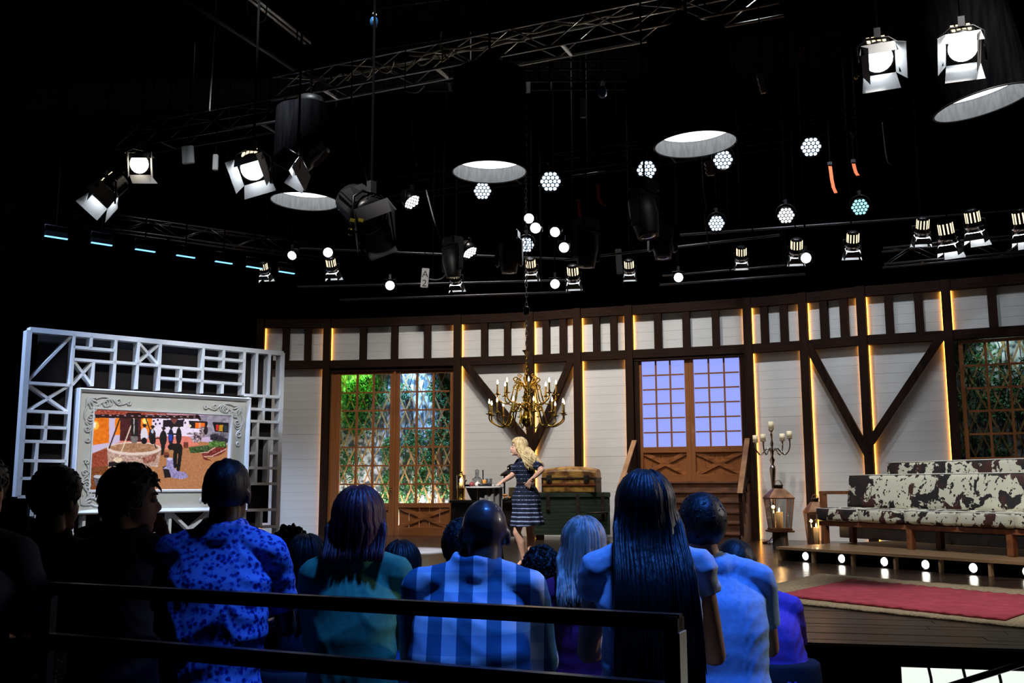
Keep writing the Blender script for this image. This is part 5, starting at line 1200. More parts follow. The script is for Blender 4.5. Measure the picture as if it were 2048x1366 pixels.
# ---- large fresnels
fixture('fresnel_r', 1757, 118, 8.4, (1.2, 1.5, -0.6), 'large lit barn-door spotlight at top right, left one of the pair', 0.92, 0.05)
fixture('fresnel', 1926, 96, 8.2, (1.6, 1.8, -0.6), 'large lit barn-door spotlight nearest the top right corner', 0.92, 0.0)
fixture('fresnel', 506, 337, 11.5, (-1.2, 3.0, 0.0), 'brightest barn-door spotlight, hung left of the leftmost round skirt light', 1.1, 0.35)
fixture('fresnel_warm', 279, 328, 13.5, (1.5, 6.0, 2.6), 'barn-door spotlight at left showing two warm white lit flaps', 1.0, 0.2)
fixture('fresnel', 208, 388, 13.0, (-7.5, 8.0, 0.0), 'barn-door spotlight farthest left, opened towards the floor', 1.05, 0.5)
fixture('fresnel', 596, 322, 11.0, (-7.0, 9.5, 0.2), 'barn-door spotlight turned left, above the leftmost round skirt light', 1.05, 0.78)
fo = fixture('fresnel_off', 742, 437, 9.0, (1.6, 6.6, 0.4), 'unlit large spotlight with yellow tape and closed dark barn doors', 1.15, 0.6)
pf_ = at_y(722, 442, 8.85)
for k, (du, dv) in enumerate(((705, 441), (722, 441))):
    c = at_y(du, dv, 8.78); b = MB(); b.bbox(c, (0.05, 0.012, 0.035), 0.003, Matrix.Rotation(0.3, 3, 'Y')); b.build('yellow_tape', mat('yellow_tape', (0.55, 0.42, 0.03), 0.5), fo)
b = MB(); b.tube(wave([tuple(x) for x in ((-0.05, 0.1), (-0.18, 0.0), (-0.2, -0.22), (-0.06, -0.3), (0.05, -0.2))], 6) and [at_y(735, 395, 8.9), at_y(718, 410, 8.9), at_y(706, 440, 8.85), at_y(704, 455, 8.85), at_y(713, 466, 8.85), at_y(725, 460, 8.85)], 0.010, 6); b.build('cable_loop', M_darkalu, fo)
# ---- LED pars: pixel position, lens width in pixels -> distance
def parlist():
    T = [('par_blue', 965, 382, 34, 'blue-white led par light half hidden under the second round skirt light'),
         ('par_blue', 1101, 363, 37, 'blue-white led par light just right of the second round skirt light'),
         ('par_blue', 1293, 340, 35, 'blue-white led par light left of the third round skirt light'),
         ('par_blue', 1446, 320, 35, 'blue-white led par light tucked behind the third round skirt light'),
         ('par_blue', 1622, 294, 39, 'highest blue-white led par light, right of the third round skirt light'),
         ('par_teal', 1720, 414, 33, 'teal-tinted led par light, the greenest one at right'),
         ('par_white', 1572, 431, 32, 'very bright tilted led par light left of the teal one'),
         ('par_blue', 1433, 447, 31, 'blue-white led par light below the third round skirt light'),
         ('par_blue', 1177, 476, 30, 'blue-white led par light right of the chandelier chain'),
         ('par_blue', 1053, 490, 29, 'blue-white led par light in line with the chandelier chain'),
         ('par_white', 824, 404, 34, 'white led par light seen edge-on right of the unlit spotlight'),
         ('par_white', 940, 505, 30, 'white led par light seen edge-on above the glass doors')]
    for k, u, v, w_, lb in T:
        d = 0.30 * FPX / w_ * (0.86 if u in (1293, 1446, 1101) else 0.93)
        p = at_y(u, v, d)
        aim = {1572: (2.5, 6, 0.5), 824: (2.8, 13.0, 0.0), 940: (2.6, 15.5, 0.0), 1720: (0.6, 3, 1.0)}.get(u, (p.x * 0.55, 4.5, 0.6))
        fixture(k, u, v, d, aim, lb)
parlist()
# ---- small round spots
for u, v, d, aim, lb in [(656, 505, 18.2, (-3.0, 2, 2.4), 'small round white spotlight above the left end of the set wall'),
        (584, 511, 19.5, (-5.5, 12, 1.0), 'small half-hidden spotlight at the left above the screen frame'),
        (780, 571, 19, (-1.5, 2, 1.4), 'lowest small round spotlight above the glass doors'),
        (1058, 437, 17.2, (-2.6, 4, 1.0), 'upper spotlight of the tilted pair above the chandelier'),
        (1071, 456, 16.2, (-1.5, 4, 1.0), 'lower spotlight of the tilted pair above the chandelier'),
        (1110, 464, 17, (-2.4, 8, 1.0), 'small spotlight glinting right of the tilted pair'),
        (1128, 495, 17, (-1.8, 5, 1.0), 'narrow tilted spotlight left of the par light by the chandelier chain'),
        (1110, 568, 18.7, (0.8, 2, 1.5), 'small round spotlight low between two barn-door lamps by the chandelier chain'),
        (1357, 555, 19, (2.8, 3, 0.5), 'small blue-white spotlight low above the blue-lit doors'),
        (1612, 516, 16.7, (4.4, 2, 1.0), 'small round spotlight beside a barn-door lamp at right')]:
    fixture('spot', u, v, d, aim, lb)
# ---- downlights with barn doors along the wall
for u, v, d, sc, lb in [(530, 549, 20.5, 0.95, 'small barn-door lamp at the left end under the led bars'), (665, 544, 19.5, 1.05, 'small barn-door lamp above the left end of the set wall'),
        (912, 567, 19.5, 1.1, 'small barn-door lamp above the right edge of the glass doors'), (1063, 546, 19, 1.05, 'small barn-door lamp beside the chandelier chain'),
        (1147, 563, 18.5, 1.15, 'small barn-door lamp right of the chandelier chain, hung lowest there'), (1259, 547, 19, 1.0, 'small barn-door lamp above the left side of the blue-lit doors'),
        (1483, 523, 18.5, 1.05, 'small barn-door lamp above the right side of the blue-lit doors'), (1593, 512, 17.5, 1.15, 'small barn-door lamp touching a round spotlight at right'),
        (1705, 499, 17, 1.15, 'small barn-door lamp above the right V-shaped timber braces'), (1844, 472, 16.5, 1.15, 'small barn-door lamp left of the three bright lamps at far right'),
        (1897, 487, 14.9, 1.25, 'bright barn-door lamp hung lowest at far right'), (1950, 463, 16.0, 1.3, 'bright barn-door lamp second from the right edge'), (2047, 466, 15.0, 1.3, 'barn-door lamp cut by the right photo edge')]:
    p = at_y(u, v, d)
    tgt = (p.x + (0.6 if u > 1880 else 0.25), d + (0.7 if u > 1860 else 1.4), p.z - 2.4)
    fixture('downlight', u, v, d, tgt, lb, sc * 0.98)
# ---- moving heads
for u, v, d, aim, lb in [(1290, 440, 11.5, (2.2, 11.0, 0.0), 'large dark moving head light hanging in the middle of the rig'), (1173, 505, 14, (0.9, 14.2, 0.0), 'dark moving head light below a blue-white par light'),
        (1018, 520, 16, (0.0, 16.2, 0.0), 'dark moving head light left of the chandelier chain'), (905, 530, 17, (-0.6, 17.4, 0.0), 'dark moving head light above the glass doors'), (1325, 490, 15, (2.4, 14.6, 0.0), 'speckled dark moving head light right of the middle one')]:
    fixture('moving', u, v, d, aim, lb, 1.0)
# ---- LED bars over the screen frame
for k, (u, v, ln, lb) in enumerate([(112, 475, 44, 'leftmost blue led bar in the row above the screen frame'), (203, 488, 41, 'second blue led bar from the left'), (290, 501, 40, 'third blue led bar from the left'), (371, 513, 38, 'middle blue led bar of the row of seven'),
        (447, 525, 36, 'fifth blue led bar from the left'), (508, 535, 34, 'sixth blue led bar from the left, touching a barn-door lamp'), (573, 545, 34, 'rightmost blue led bar, nearest the set wall')]):
    d = 16.6 + k * 0.62; p = at_y(u, v, d); L_ = ln / FPX * d * 1.02
    r = thing('led_bar', lb, 'stage light', p, 0, 'blue led bars above the screen frame'); ang = math.atan2(fe.y, fe.x); R = Matrix.Rotation(ang, 3, 'Z')
    b = MB(); b.bbox(p + V((0, 0, 0.05)), (L_, 0.09, 0.09), 0.01, R); b.build('housing', M_blackmetal, r)
    for i in range(8):
        b = MB(); b.box(p + R @ V((L_ * (-0.5 + (i + 0.5) / 8), -0.012, -0.004)), (L_ / 8 - 0.004, 0.05, 0.016), R); b.build('led_cell', M_bar, r)
    b = MB(); b.tube([p + R @ V((-L_ / 2, 0, 0.06)), p + R @ V((-L_ / 2, 0, 0.2)), p + R @ V((L_ / 2, 0, 0.2)), p + R @ V((L_ / 2, 0, 0.06))], 0.008, 6); b.build('bracket', M_blackmetal, r)
    shared('drop_rod', unit_mesh(M_rod), r, Matrix.Translation((p.x, p.y, (p.z + 0.2 + CEIL) / 2)) @ Matrix.Diagonal((0.02, 0.02, CEIL - p.z - 0.2, 1)))
# ---- space lights: cloth cylinders
M_liner = tex_mat('grey_skirt_liner', (0.20, 0.205, 0.21), (0.28, 0.285, 0.29), (26, 26, 6), 4, 0.9, 0.1)
M_cloth = tex_mat('black_skirt_cloth', (0.0015, 0.0015, 0.002), (0.004, 0.004, 0.0045), (20, 20, 2), 3, 0.95, 0.2, spec=0.0)
M_disc = emis('space_light_diffuser', (0.93, 0.97, 1.0), 2.6)
for u, v, w_, tilt, lb in [(610, 404, 140, 0.03, 'leftmost large black cylinder light with a grey lined skirt'), (979, 345, 153, 0.0, 'second large black cylinder light with a grey lined skirt from the left'),
        (1391, 290, 169, -0.05, 'third large black cylinder light with a grey lined skirt from the left'), (1966, 208, 196, -0.20, 'tilted large black cylinder light at the right edge')]:
    R_ = 0.45; d = 2 * R_ * FPX / w_
    c = at_y(u, v, d); RM = Matrix.Rotation(tilt, 3, 'Y'); H_ = 1.25
    r = thing('space_light', lb, 'stage light', c, 0, 'large cylinder lights with grey lined skirts')
    b = MB(); b.lathe(c, [(R_, 0), (R_ + 0.004, 0.02), (R_, 0.5), (R_, H_), (R_ * 0.4, H_ + 0.12)], 40, RM, cap=False); b.build('skirt', M_cloth, r)
    b = MB(); b.lathe(c, [(R_ - 0.006, 0.002), (R_ - 0.010, 0.25), (R_ - 0.012, 0.6)], 40, RM, cap=False); b.build('skirt_liner', M_liner, r)
    b = MB(); b.tube([c + RM @ V((R_ * math.cos(a), R_ * math.sin(a), 0.006)) for a in [k * 2 * PI / 40 for k in range(41)]], 0.009, 6); b.build('hem_ring', M_black, r)
    b = MB(); b.lathe(c, [(R_ - 0.014, 0.19), (R_ * 0.5, 0.185), (0.003, 0.185)], 40, RM, cap=False); b.build('diffuser', M_disc, r)
    top = c + RM @ V((0, 0, H_ + 0.12)); b = MB(); b.lathe(c, [(R_ * 0.4, H_ + 0.10), (R_ * 0.36, H_ + 0.2), (0.05, H_ + 0.24)], 16, RM); b.build('lamp_head', M_black, r)
    shared('drop_rod', unit_mesh(M_rod), r, Matrix.Translation((top.x, top.y, (top.z + 0.1 + CEIL) / 2)) @ Matrix.Diagonal((0.03, 0.03, CEIL - top.z - 0.1, 1)))

# ---- trusses
def truss(name, label, A, B, m, size=0.34, step=0.55, hang=3, r=0.020):
    t = thing(name, label, 'truss', A.lerp(B, 0.5)); e = (B - A).normalized(); s_ = V((e.y, -e.x, 0)).normalized()
    C4 = [s_ * -size / 2, s_ * size / 2, s_ * -size / 2 + V((0, 0, -size)), s_ * size / 2 + V((0, 0, -size))]
    for o in C4: b = MB(); b.tube([A + o, B + o], r, 8); b.build('chord', m, t)
    n = int((B - A).length / step)
    for (i, j) in ((0, 2), (1, 3), (0, 1)):
        for k in range(n):
            p, q = A + e * step * k, A + e * step * (k + 1)
            b = MB(); b.tube([p + C4[i if k % 2 else j], q + C4[j if k % 2 else i]], r * 0.45, 5); b.build('web_bar', m, t)
    for k in range(hang):
        p = A.lerp(B, (k + 0.5) / hang); shared('drop_rod', unit_mesh(M_rod), t, Matrix.Translation((p.x, p.y, (p.z - size * 0.5 + CEIL) / 2)) @ Matrix.Diagonal((0.02, 0.02, CEIL - p.z + size * 0.5, 1)))
        b = MB(); b.box((p.x, p.y, p.z - size), (size, 0.04, 0.03), frame_of(s_, e, V((0, 0, 1)))); b.build('hanging_plate', m, t)
    return t
ZT_ = 7.1
truss('lighting_truss', 'bright silver lighting truss running across the top of the rig', at_z(560, 163, ZT_), at_z(1560, -38, ZT_), M_alu, 0.36, 0.55, 4)
truss('lighting_truss', 'dim lighting truss at left above the bright spotlight', at_z(246, 262, 6.7), at_z(646, 190, 6.7), M_darkalu, 0.36, 0.55, 2)
truss('lighting_truss', 'dark truss behind the second and third skirt lights', at_z(640, 383, 6.75), at_z(1900, 196, 6.75), mat('dim_truss', (0.006, 0.006, 0.007), 0.6, 0.0, spec=0.1), 0.34, 0.6, 4)
tr4 = truss('lighting_truss', 'dark truss carrying the chandelier chain over the set wall', V((HX - 1.6, HD + 0.02, 7.70)), V((HX + 1.6, HD - 0.02, 7.70)), M_blacktruss, 0.34, 0.6, 4)
truss('lighting_truss', 'dark truss at left above the led bars', at_z(-20, 398, 6.6), at_z(640, 492, 6.6), M_darkalu, 0.30, 0.6, 3)
truss('lighting_truss', 'short dark truss end at far right beside the barn-door lamps', at_y(1765, 500, 17.9), at_y(2080, 470, 17.2), M_darkalu, 0.30, 0.5, 2)
b = MB(); b.box((HX, HD, 7.35), (0.16, 0.46, 0.05)); b.build('chain_bracket', M_darkalu, tr4)
# ---- pipes
for (u0, v0, u1, v1, d0, d1, rr, m, lb) in [(595, 574, 1150, 560, 20.5, 19.5, 0.022, M_darkalu, 'upper pipe over the glass doors'), (680, 600, 1140, 584, 20.8, 19.8, 0.022, M_darkalu, 'lower pipe over the glass doors'),
        (1320, 570, 1610, 548, 19.5, 18.5, 0.022, M_darkalu, 'lower pipe over the blue-lit doors'), (1325, 552, 1600, 528, 19.6, 18.6, 0.02, M_darkalu, 'upper pipe over the blue-lit doors'),
        (600, 497, 1180, 520, 20.3, 19.9, 0.022, M_darkalu, 'pipe level with the small spotlights at centre left'), (1130, 520, 1560, 470, 17.5, 16.5, 0.022, M_darkalu, 'pipe level with the moving heads'),
        (1360, 470, 2060, 420, 18.3, 17.6, 0.024, M_darkalu, 'pipe behind the par lights at right'), (640, 30, 1110, -30, 17.5, 16, 0.03, M_darkalu, 'dim ceiling pipe at top centre'), (660, 110, 1240, 30, 18, 16.5, 0.025, M_darkalu, 'dim ceiling pipe under the top one'),
        (340, -20, 620, 160, 12, 15, 0.03, M_darkalu, 'dim diagonal ceiling pipe at top left')]:
    A, B = at_y(u0, v0, d0), at_y(u1, v1, d1); zz = (A.z + B.z) / 2
    r = thing('lighting_pipe', 'dark ' + lb if 'dim' not in lb else lb, 'pipe', A.lerp(B, 0.5)); b = MB(); b.tube([A, B], rr, 8); b.build('pipe', m, r)
    for f in (0.12, 0.5, 0.88):
        p = A.lerp(B, f); shared('drop_rod', unit_mesh(M_rod), r, Matrix.Translation((p.x, p.y, (p.z + CEIL) / 2)) @ Matrix.Diagonal((0.018, 0.018, CEIL - p.z, 1)))
# the two bright tubes at the top left
for k, du in enumerate((0, 13)):
    A, B = at_y(488 + du, -10, 13.0), at_y(610 + du, 87, 15.6); b = MB(); r = thing('ceiling_conduit', ('left' if k == 0 else 'right') + ' one of two parallel pale metal tubes at top left', 'pipe', A.lerp(B, .5)); b.tube([A, B], 0.022, 8); b.build('tube', mat('pale_metal', (0.55, 0.55, 0.55), 0.4, 0.5), r)
    for f in (0.3, 0.85):
        p = A.lerp(B, f); shared('drop_rod', unit_mesh(M_rod), r, Matrix.Translation((p.x, p.y, (p.z + CEIL) / 2)) @ Matrix.Diagonal((0.018, 0.018, CEIL - p.z, 1)))
# ---- cable boxes, hoists, straps
def hang_rod(r, p): shared('drop_rod', unit_mesh(M_rod), r, Matrix.Translation((p.x, p.y, (p.z + CEIL) / 2)) @ Matrix.Diagonal((0.012, 0.012, CEIL - p.z, 1)))
M_box = mat('grey_socket_box', (0.32, 0.31, 0.29), 0.5); M_dim = mat('dim_socket_box', (0.10, 0.10, 0.10), 0.6)
for (u, v, d, wpx, hpx, tl, m, lb) in [(1523, 167, 11, 11, 44, 0.2, M_box, 'pale cable socket box hanging alone right of the third skirt light'), (1420, 336, 12.5, 16, 32, 0.12, M_box, 'pale cable socket box under the third skirt light'),
        (850, 556, 18.5, 15, 40, -0.08, mat('white_sign', (0.50, 0.50, 0.50), 0.6), 'white hanging tag lettered A 2 above the glass doors'), (1166, 216, 13, 12, 42, 0.0, M_dim, 'dim cable socket box beside a blue hoist'),
        (376, 310, 14, 24, 38, 0.1, M_dim, 'dark grey box hanging left of the brightest spotlight'), (431, 325, 14, 10, 34, 0.0, M_dim, 'narrow grey box beside the brightest spotlight'), (1238, 523, 18, 12, 52, 0.05, M_dim, 'tall dim box above the chest')]:
    p = at_y(u, v, d); k_ = d / FPX; R = Matrix.Rotation(-tl, 3, 'Y')
    r = thing('cable_box', lb, 'cable box', p); b = MB(); b.bbox(p, (wpx * k_, 0.06, hpx * k_), 0.008, R); b.build('box', m, r)
    if u in (1523, 1420):
        for f in (-0.3, 0.0, 0.3): b = MB(); b.bbox(p + R @ V((-wpx * k_ * 0.5, -0.01, f * hpx * k_)), (wpx * k_ * 0.35, 0.05, hpx * k_ * 0.16), 0.004, R); b.build('socket', M_box, r)
    if u == 850:
        dg_ = bpy.context.evaluated_depsgraph_get
        for ch_, zz in (('A', 0.01), ('2', -0.165)):
            cu = bpy.data.curves.new('letter', 'FONT'); cu.body = ch_; cu.size = 0.18; cu.extrude = 0.002; cu.align_x = 'CENTER'; cu.materials.append(M_black)
            o = bpy.data.objects.new('letter', cu); COL.objects.link(o); me_ = bpy.data.meshes.new_from_object(o.evaluated_get(dg_())); bpy.data.objects.remove(o); o = link('letter', me_); o.parent = r; o.matrix_parent_inverse = wm(r).inverted(); o.matrix_basis = Matrix.Translation(p + R @ V((0.0, -0.033, zz))) @ R.to_4x4() @ Matrix.Rotation(PI / 2, 4, 'X')
    hang_rod(r, p + V((0, 0, hpx * k_ / 2 - 0.02)))
for (u, v, d, lb) in [(748, 45, 13.5, 'small blue chain hoist at top centre left'), (1205, 184, 12.5, 'small blue chain hoist hung below the bright truss')]:
    p = at_y(u, v, d); r = thing('chain_hoist', lb, 'hoist', p); b = MB(); b.lathe(p, [(0.02, -0.08), (0.055, -0.05), (0.06, 0.03), (0.04, 0.07)], 12); b.build('body', mat('blue_enamel', (0.01, 0.06, 0.16), 0.4), r)
    b = MB(); b.tube([p + V((0.0, 0, 0.06)), p + V((0.03, 0, 0.12)), p + V((0.0, 0, 0.17)), p + V((-0.02, 0, 0.13))], 0.008, 6); b.build('hook', M_alu, r); hang_rod(r, p + V((0, 0, 0.16)))
for (pts, d, m, lb) in [([(1196, 370), (1197, 395), (1203, 406), (1212, 412)], 14, 'o', 'bright orange strap left of the middle moving head'), ([(1158, 400), (1159, 425), (1163, 440), (1166, 443)], 14.5, 'o', 'dull orange strap above a blue-white par light'),
        ([(1660, 330), (1664, 360), (1667, 375), (1672, 386)], 13, 'o', 'orange strap above the teal par light'), ([(1707, 325), (1709, 335), (1712, 345), (1716, 351)], 13, 'o', 'orange strap right of the highest par light'), ([(1604, 96), (1601, 112), (1597, 122)], 11, 'r', 'red strap at top right')]:
    b = MB(); P = [at_y(*q, d) for q in pts]; e_ = V((0.022, 0, 0.004)); 
    vs = [q + s_ * e_ + V((0, y_, 0)) for q in P for s_, y_ in ((-1, 0), (1, 0), (1, 0.006), (-1, 0.006))]
    n = len(P); b.add(vs, [(i * 4 + k, i * 4 + (k + 1) % 4, i * 4 + 4 + (k + 1) % 4, i * 4 + 4 + k) for i in range(n - 1) for k in range(4)] + [(3, 2, 1, 0), (n * 4 - 4, n * 4 - 3, n * 4 - 2, n * 4 - 1)])
    r = thing('ratchet_strap', lb, 'strap', P[0]); b.build('webbing', mat('orange_webbing', (0.55, 0.10, 0.03), 0.7) if m == 'o' else mat('red_webbing', (0.30, 0.03, 0.02), 0.7), r)
    b = MB(); b.bbox(P[0] + V((0, 0.003, 0.02)), (0.06, 0.03, 0.05), 0.005); b.build('buckle', M_darkalu, r); hang_rod(r, P[0] + V((0, 0.003, 0.03)))
# ---- loose cables
M_cable = mat('grey_cable', (0.10, 0.10, 0.10), 0.55)
for (pts, d, rr, lb) in [([(432, -10), (428, 60), (424, 140), (419, 222)], 13, 0.012, 'thin vertical cable hanging at upper left'), ([(496, -10), (494, 18), (503, 38), (518, 44), (531, 34), (535, -10)], 12.5, 0.010, 'grey cable loop hanging at the top left'),
        ([(703, 195), (706, 230), (712, 255), (716, 300), (728, 340), (735, 365)], 11, 0.012, 'cable dropping from the bright truss to the unlit spotlight'), ([(810, 180), (822, 184), (836, 183), (848, 170)], 12.6, 0.014, 'short pale cable swag under the bright truss'),
        ([(882, 64), (880, 90), (890, 110), (897, 118)], 13, 0.014, 'twisted cable hanging into the bright truss'), ([(1403, 300), (1407, 380), (1412, 410), (1410, 440), (1419, 495)], 13.5, 0.009, 'thin cable left of the par light below the third skirt light'),
        ([(1765, 245), (1770, 290), (1775, 320), (1783, 330)], 11.5, 0.010, 'thin cable between the far right skirt light and the par lights'), ([(852, 380), (868, 440), (878, 470), (886, 482)], 14, 0.012, 'cable hanging right of the white edge-on par light'),
        ([(890, 532), (892, 545), (885, 556), (872, 560), (858, 558)], 18.4, 0.012, 'curved cable leading to the lettered tag'), ([(820, 205), (824, 260), (832, 330)], 15.2, 0.008, 'faint vertical cable left of the second skirt light')]:
    P = [at_y(*q, d) for q in pts]
    W = [(p.x, p.z) for p in P]; sm = wave(W, 8); yy = P[0].y
    r = thing('loose_cable', lb, 'cable', P[0]); b = MB(); b.tube([V((x, yy, z)) for x, z in sm], rr, 6); b.build('cable', M_cable, r)
    if pts[0][1] > -5: hang_rod(r, P[0] - V((0, 0, 0.01)))
    else:
        for e_ in (P[0],): hang_rod(r, e_ - V((0, 0, 0.01)))
# cables run along the bright truss
A, B = at_z(560, 163, ZT_), at_z(1560, -38, ZT_)
for k, (f0, f1, o, lb) in enumerate([(0.15, 0.55, 0.10, 'pale cable wound along the left half of the bright truss'), (0.30, 0.75, -0.08, 'second pale cable tied along the middle of the bright truss'), (0.1, 0.4, 0.0, 'cable sagging in loops at the left end of the bright truss')]):
    b = MB(); n = 40; pts = []
    for i in range(n + 1):
        f = f0 + (f1 - f0) * i / n; p = A.lerp(B, f); pts.append(p + V((0.03 * math.sin(i * 0.9 + k), o, -0.03 - 0.05 * abs(math.sin(i * (0.35 + 0.1 * k))) * (3.2 if k == 2 else 1))))
    b.tube(pts, 0.014, 6); r = thing('loose_cable', lb, 'cable', pts[0]); b.build('cable', mat('pale_cable', (0.42, 0.40, 0.30), 0.5), r)
# ================================================================== PEOPLE
DGF = bpy.context.evaluated_depsgraph_get
def blob(name, mb, voxel, m, parent, smooth=4, wr=None, fit=1.0):
    """closed overlapping shapes -> one continuous smooth surface"""
    me = mb.mesh(name); o = bpy.data.objects.new(name, me); COL.objects.link(o)
    md = o.modifiers.new('r', 'REMESH'); md.mode = 'VOXEL'; md.voxel_size = voxel; md.use_smooth_shade = True
    if smooth: sm = o.modifiers.new('s', 'SMOOTH'); sm.factor = 0.5; sm.iterations = smooth
    out = bpy.data.meshes.new_from_object(o.evaluated_get(DGF())); bpy.data.objects.remove(o); bpy.data.meshes.remove(me)
    out.name = name
    if wr:
        amp, sc, seed = wr; n = len(out.vertices); co = np.empty(n * 3); out.vertices.foreach_get('co', co); co = co.reshape(-1, 3); no = np.empty(n * 3); out.vertices.foreach_get('normal', no); no = no.reshape(-1, 3)
        x, y, z = co[:, 0] * sc, co[:, 1] * sc, co[:, 2] * sc
        w1 = np.sin(z * 2.3 + 1.7 * np.sin(x * 0.9 + seed) + 1.2 * np.sin(y * 1.1)) ; w2 = np.sin(z * 3.9 - x * 1.6 * np.tanh((co[:, 0] - co[:, 0].mean()) * 14) + 2.1 * np.sin(x * 0.7 + z * 0.6 + seed * 2))
        w3 = np.sin(x * 2.1 + z * 1.3 + seed) * np.sin(z * 1.1 + seed)
        f = 0.5 * (1 - np.abs(w1)) + 0.55 * (1 - np.abs(w2)) / (1 + np.exp(-6 * (w3 + 0.2))) + 0.25 * w3
        co = co + no * (amp * (f - 0.4))[:, None]; out.vertices.foreach_set('co', co.ravel()); out.update()
    for p in out.polygons: p.use_smooth = True
    return link(name, out, m, parent)
def rot_z(a): return Matrix.Rotation(a, 3, 'Z')
def head_shapes(b, C, R, s, neck_to, neck_r=0.056, skinny=1.0, ears=True):
    L = lambda x, y, z: C + R @ (V((x, y, z)) * s)
    E = lambda c, r, Q=None: b.ball(L(*c), [q * s for q in r], 16, R @ Q if Q else R)
    E((0, -0.012, 0.030), (0.076 * skinny, 0.097, 0.092)); E((0, 0.030, -0.040), (0.060 * skinny, 0.062, 0.080)); E((0, 0.020, -0.070), (0.054 * skinny, 0.06, 0.05))
    E((0, 0.070, -0.104), (0.024, 0.022, 0.019)); E((0, 0.074, 0.024), (0.048, 0.016, 0.013)); E((0, 0.089, -0.062), (0.021, 0.010, 0.006)); E((0, 0.088, -0.074), (0.018, 0.010, 0.006))
    b.tube([L(0, 0.082, 0.012), L(0, 0.097, -0.012), L(0, 0.110, -0.034)], [0.008 * s, 0.010 * s, 0.012 * s], 8); E((0.011, 0.096, -0.038), (0.009, 0.009, 0.007)); E((-0.011, 0.096, -0.038), (0.009, 0.009, 0.007))
    if ears:
        for k in (-1, 1): E((k * 0.078 * skinny, -0.008, -0.008), (0.009, 0.022, 0.032), Matrix.Rotation(0.25 * k, 3, 'Z')); E((k * 0.082 * skinny, -0.016, 0.006), (0.008, 0.012, 0.018))
    b.tube([L(0, -0.022, -0.03), L(0, -0.028, -0.09), neck_to], [neck_r * 0.98 * s, neck_r * s, neck_r * 1.02 * s], 16)
def eyes(par, C, R, s):
    b = MB()
    for k in (-1, 1): b.ball(C + R @ (V((k * 0.031, 0.079, 0.004)) * s), 0.0105 * s, 10)
    b.build('eyes', mat('eye_white', (0.6, 0.6, 0.6), 0.2), par)
    b = MB()
    for k in (-1, 1): b.ball(C + R @ (V((k * 0.031, 0.0875, 0.004)) * s), 0.005 * s, 8); b.tube([C + R @ (V((k * (0.018 + 0.028 * t), 0.090 - 0.012 * t, 0.026 + 0.006 * math.sin(t * 3))) * s) for t in (0, .3, .6, 1)], 0.004 * s, 5)
    b.build('brows_and_pupils', mat('dark_brow', (0.03, 0.02, 0.015), 0.6), par)
def limb(b, P, r, n=12): b.tube(P, r, n); b.ball(P[0], r[0], 12); b.ball(P[-1], r[-1], 12)
def hand(b, W, d, n, s=1.0, side=1, curl=0.35, spread=0.10):
    """wrist, direction of the fingers, back-of-hand normal; palm, four unequal bent fingers and a thumb"""
    d, n = V(d).normalized(), V(n); n = (n - d * n.dot(d)).normalized(); x = d.cross(n) * side
    R = frame_of(x, d, n); b.ball(W + d * 0.045 * s, (0.040 * s, 0.052 * s, 0.016 * s), 12, R); b.tube([W - d * 0.02 * s, W + d * 0.02 * s], [0.026 * s, 0.028 * s], 10)
    for k, L_ in enumerate((0.066, 0.076, 0.071, 0.054)):
        o = (-0.029 + 0.0195 * k) * s; a = (k - 1.5) * spread; P = [W + d * 0.06 * s + x * o]; p = W + d * 0.085 * s + x * o; P.append(p); ang = curl * 0.6
        for seg in (0.45, 0.32, 0.25):
            dd = (d * math.cos(ang) - n * math.sin(ang) + x * a * 0.6).normalized(); p = p + dd * L_ * seg * s; P.append(p); ang += curl
        b.tube(P, [0.0095 * s, 0.0095 * s, 0.009 * s, 0.0083 * s, 0.0068 * s], 8)
    T = [W + d * 0.015 * s - x * 0.022 * s, W + d * 0.045 * s - x * 0.046 * s - n * 0.006 * s, W + d * 0.075 * s - x * 0.056 * s - n * 0.014 * s, W + d * 0.097 * s - x * 0.052 * s - n * 0.02 * s]
    b.tube(T, [0.014 * s, 0.0115 * s, 0.010 * s, 0.0075 * s], 8)
def sring(c, ax, ay, a, bb, n=24, e=2.3):
    out = []
    for k in range(n):
        t = 2 * PI * k / n; ct, st = math.cos(t), math.sin(t)
        out.append(c + ax * a * math.copysign(abs(ct) ** (2 / e), ct) + ay * bb * math.copysign(abs(st) ** (2 / e), st))
    return out
X3, Y3, Z3 = V((1, 0, 0)), V((0, 1, 0)), V((0, 0, 1))
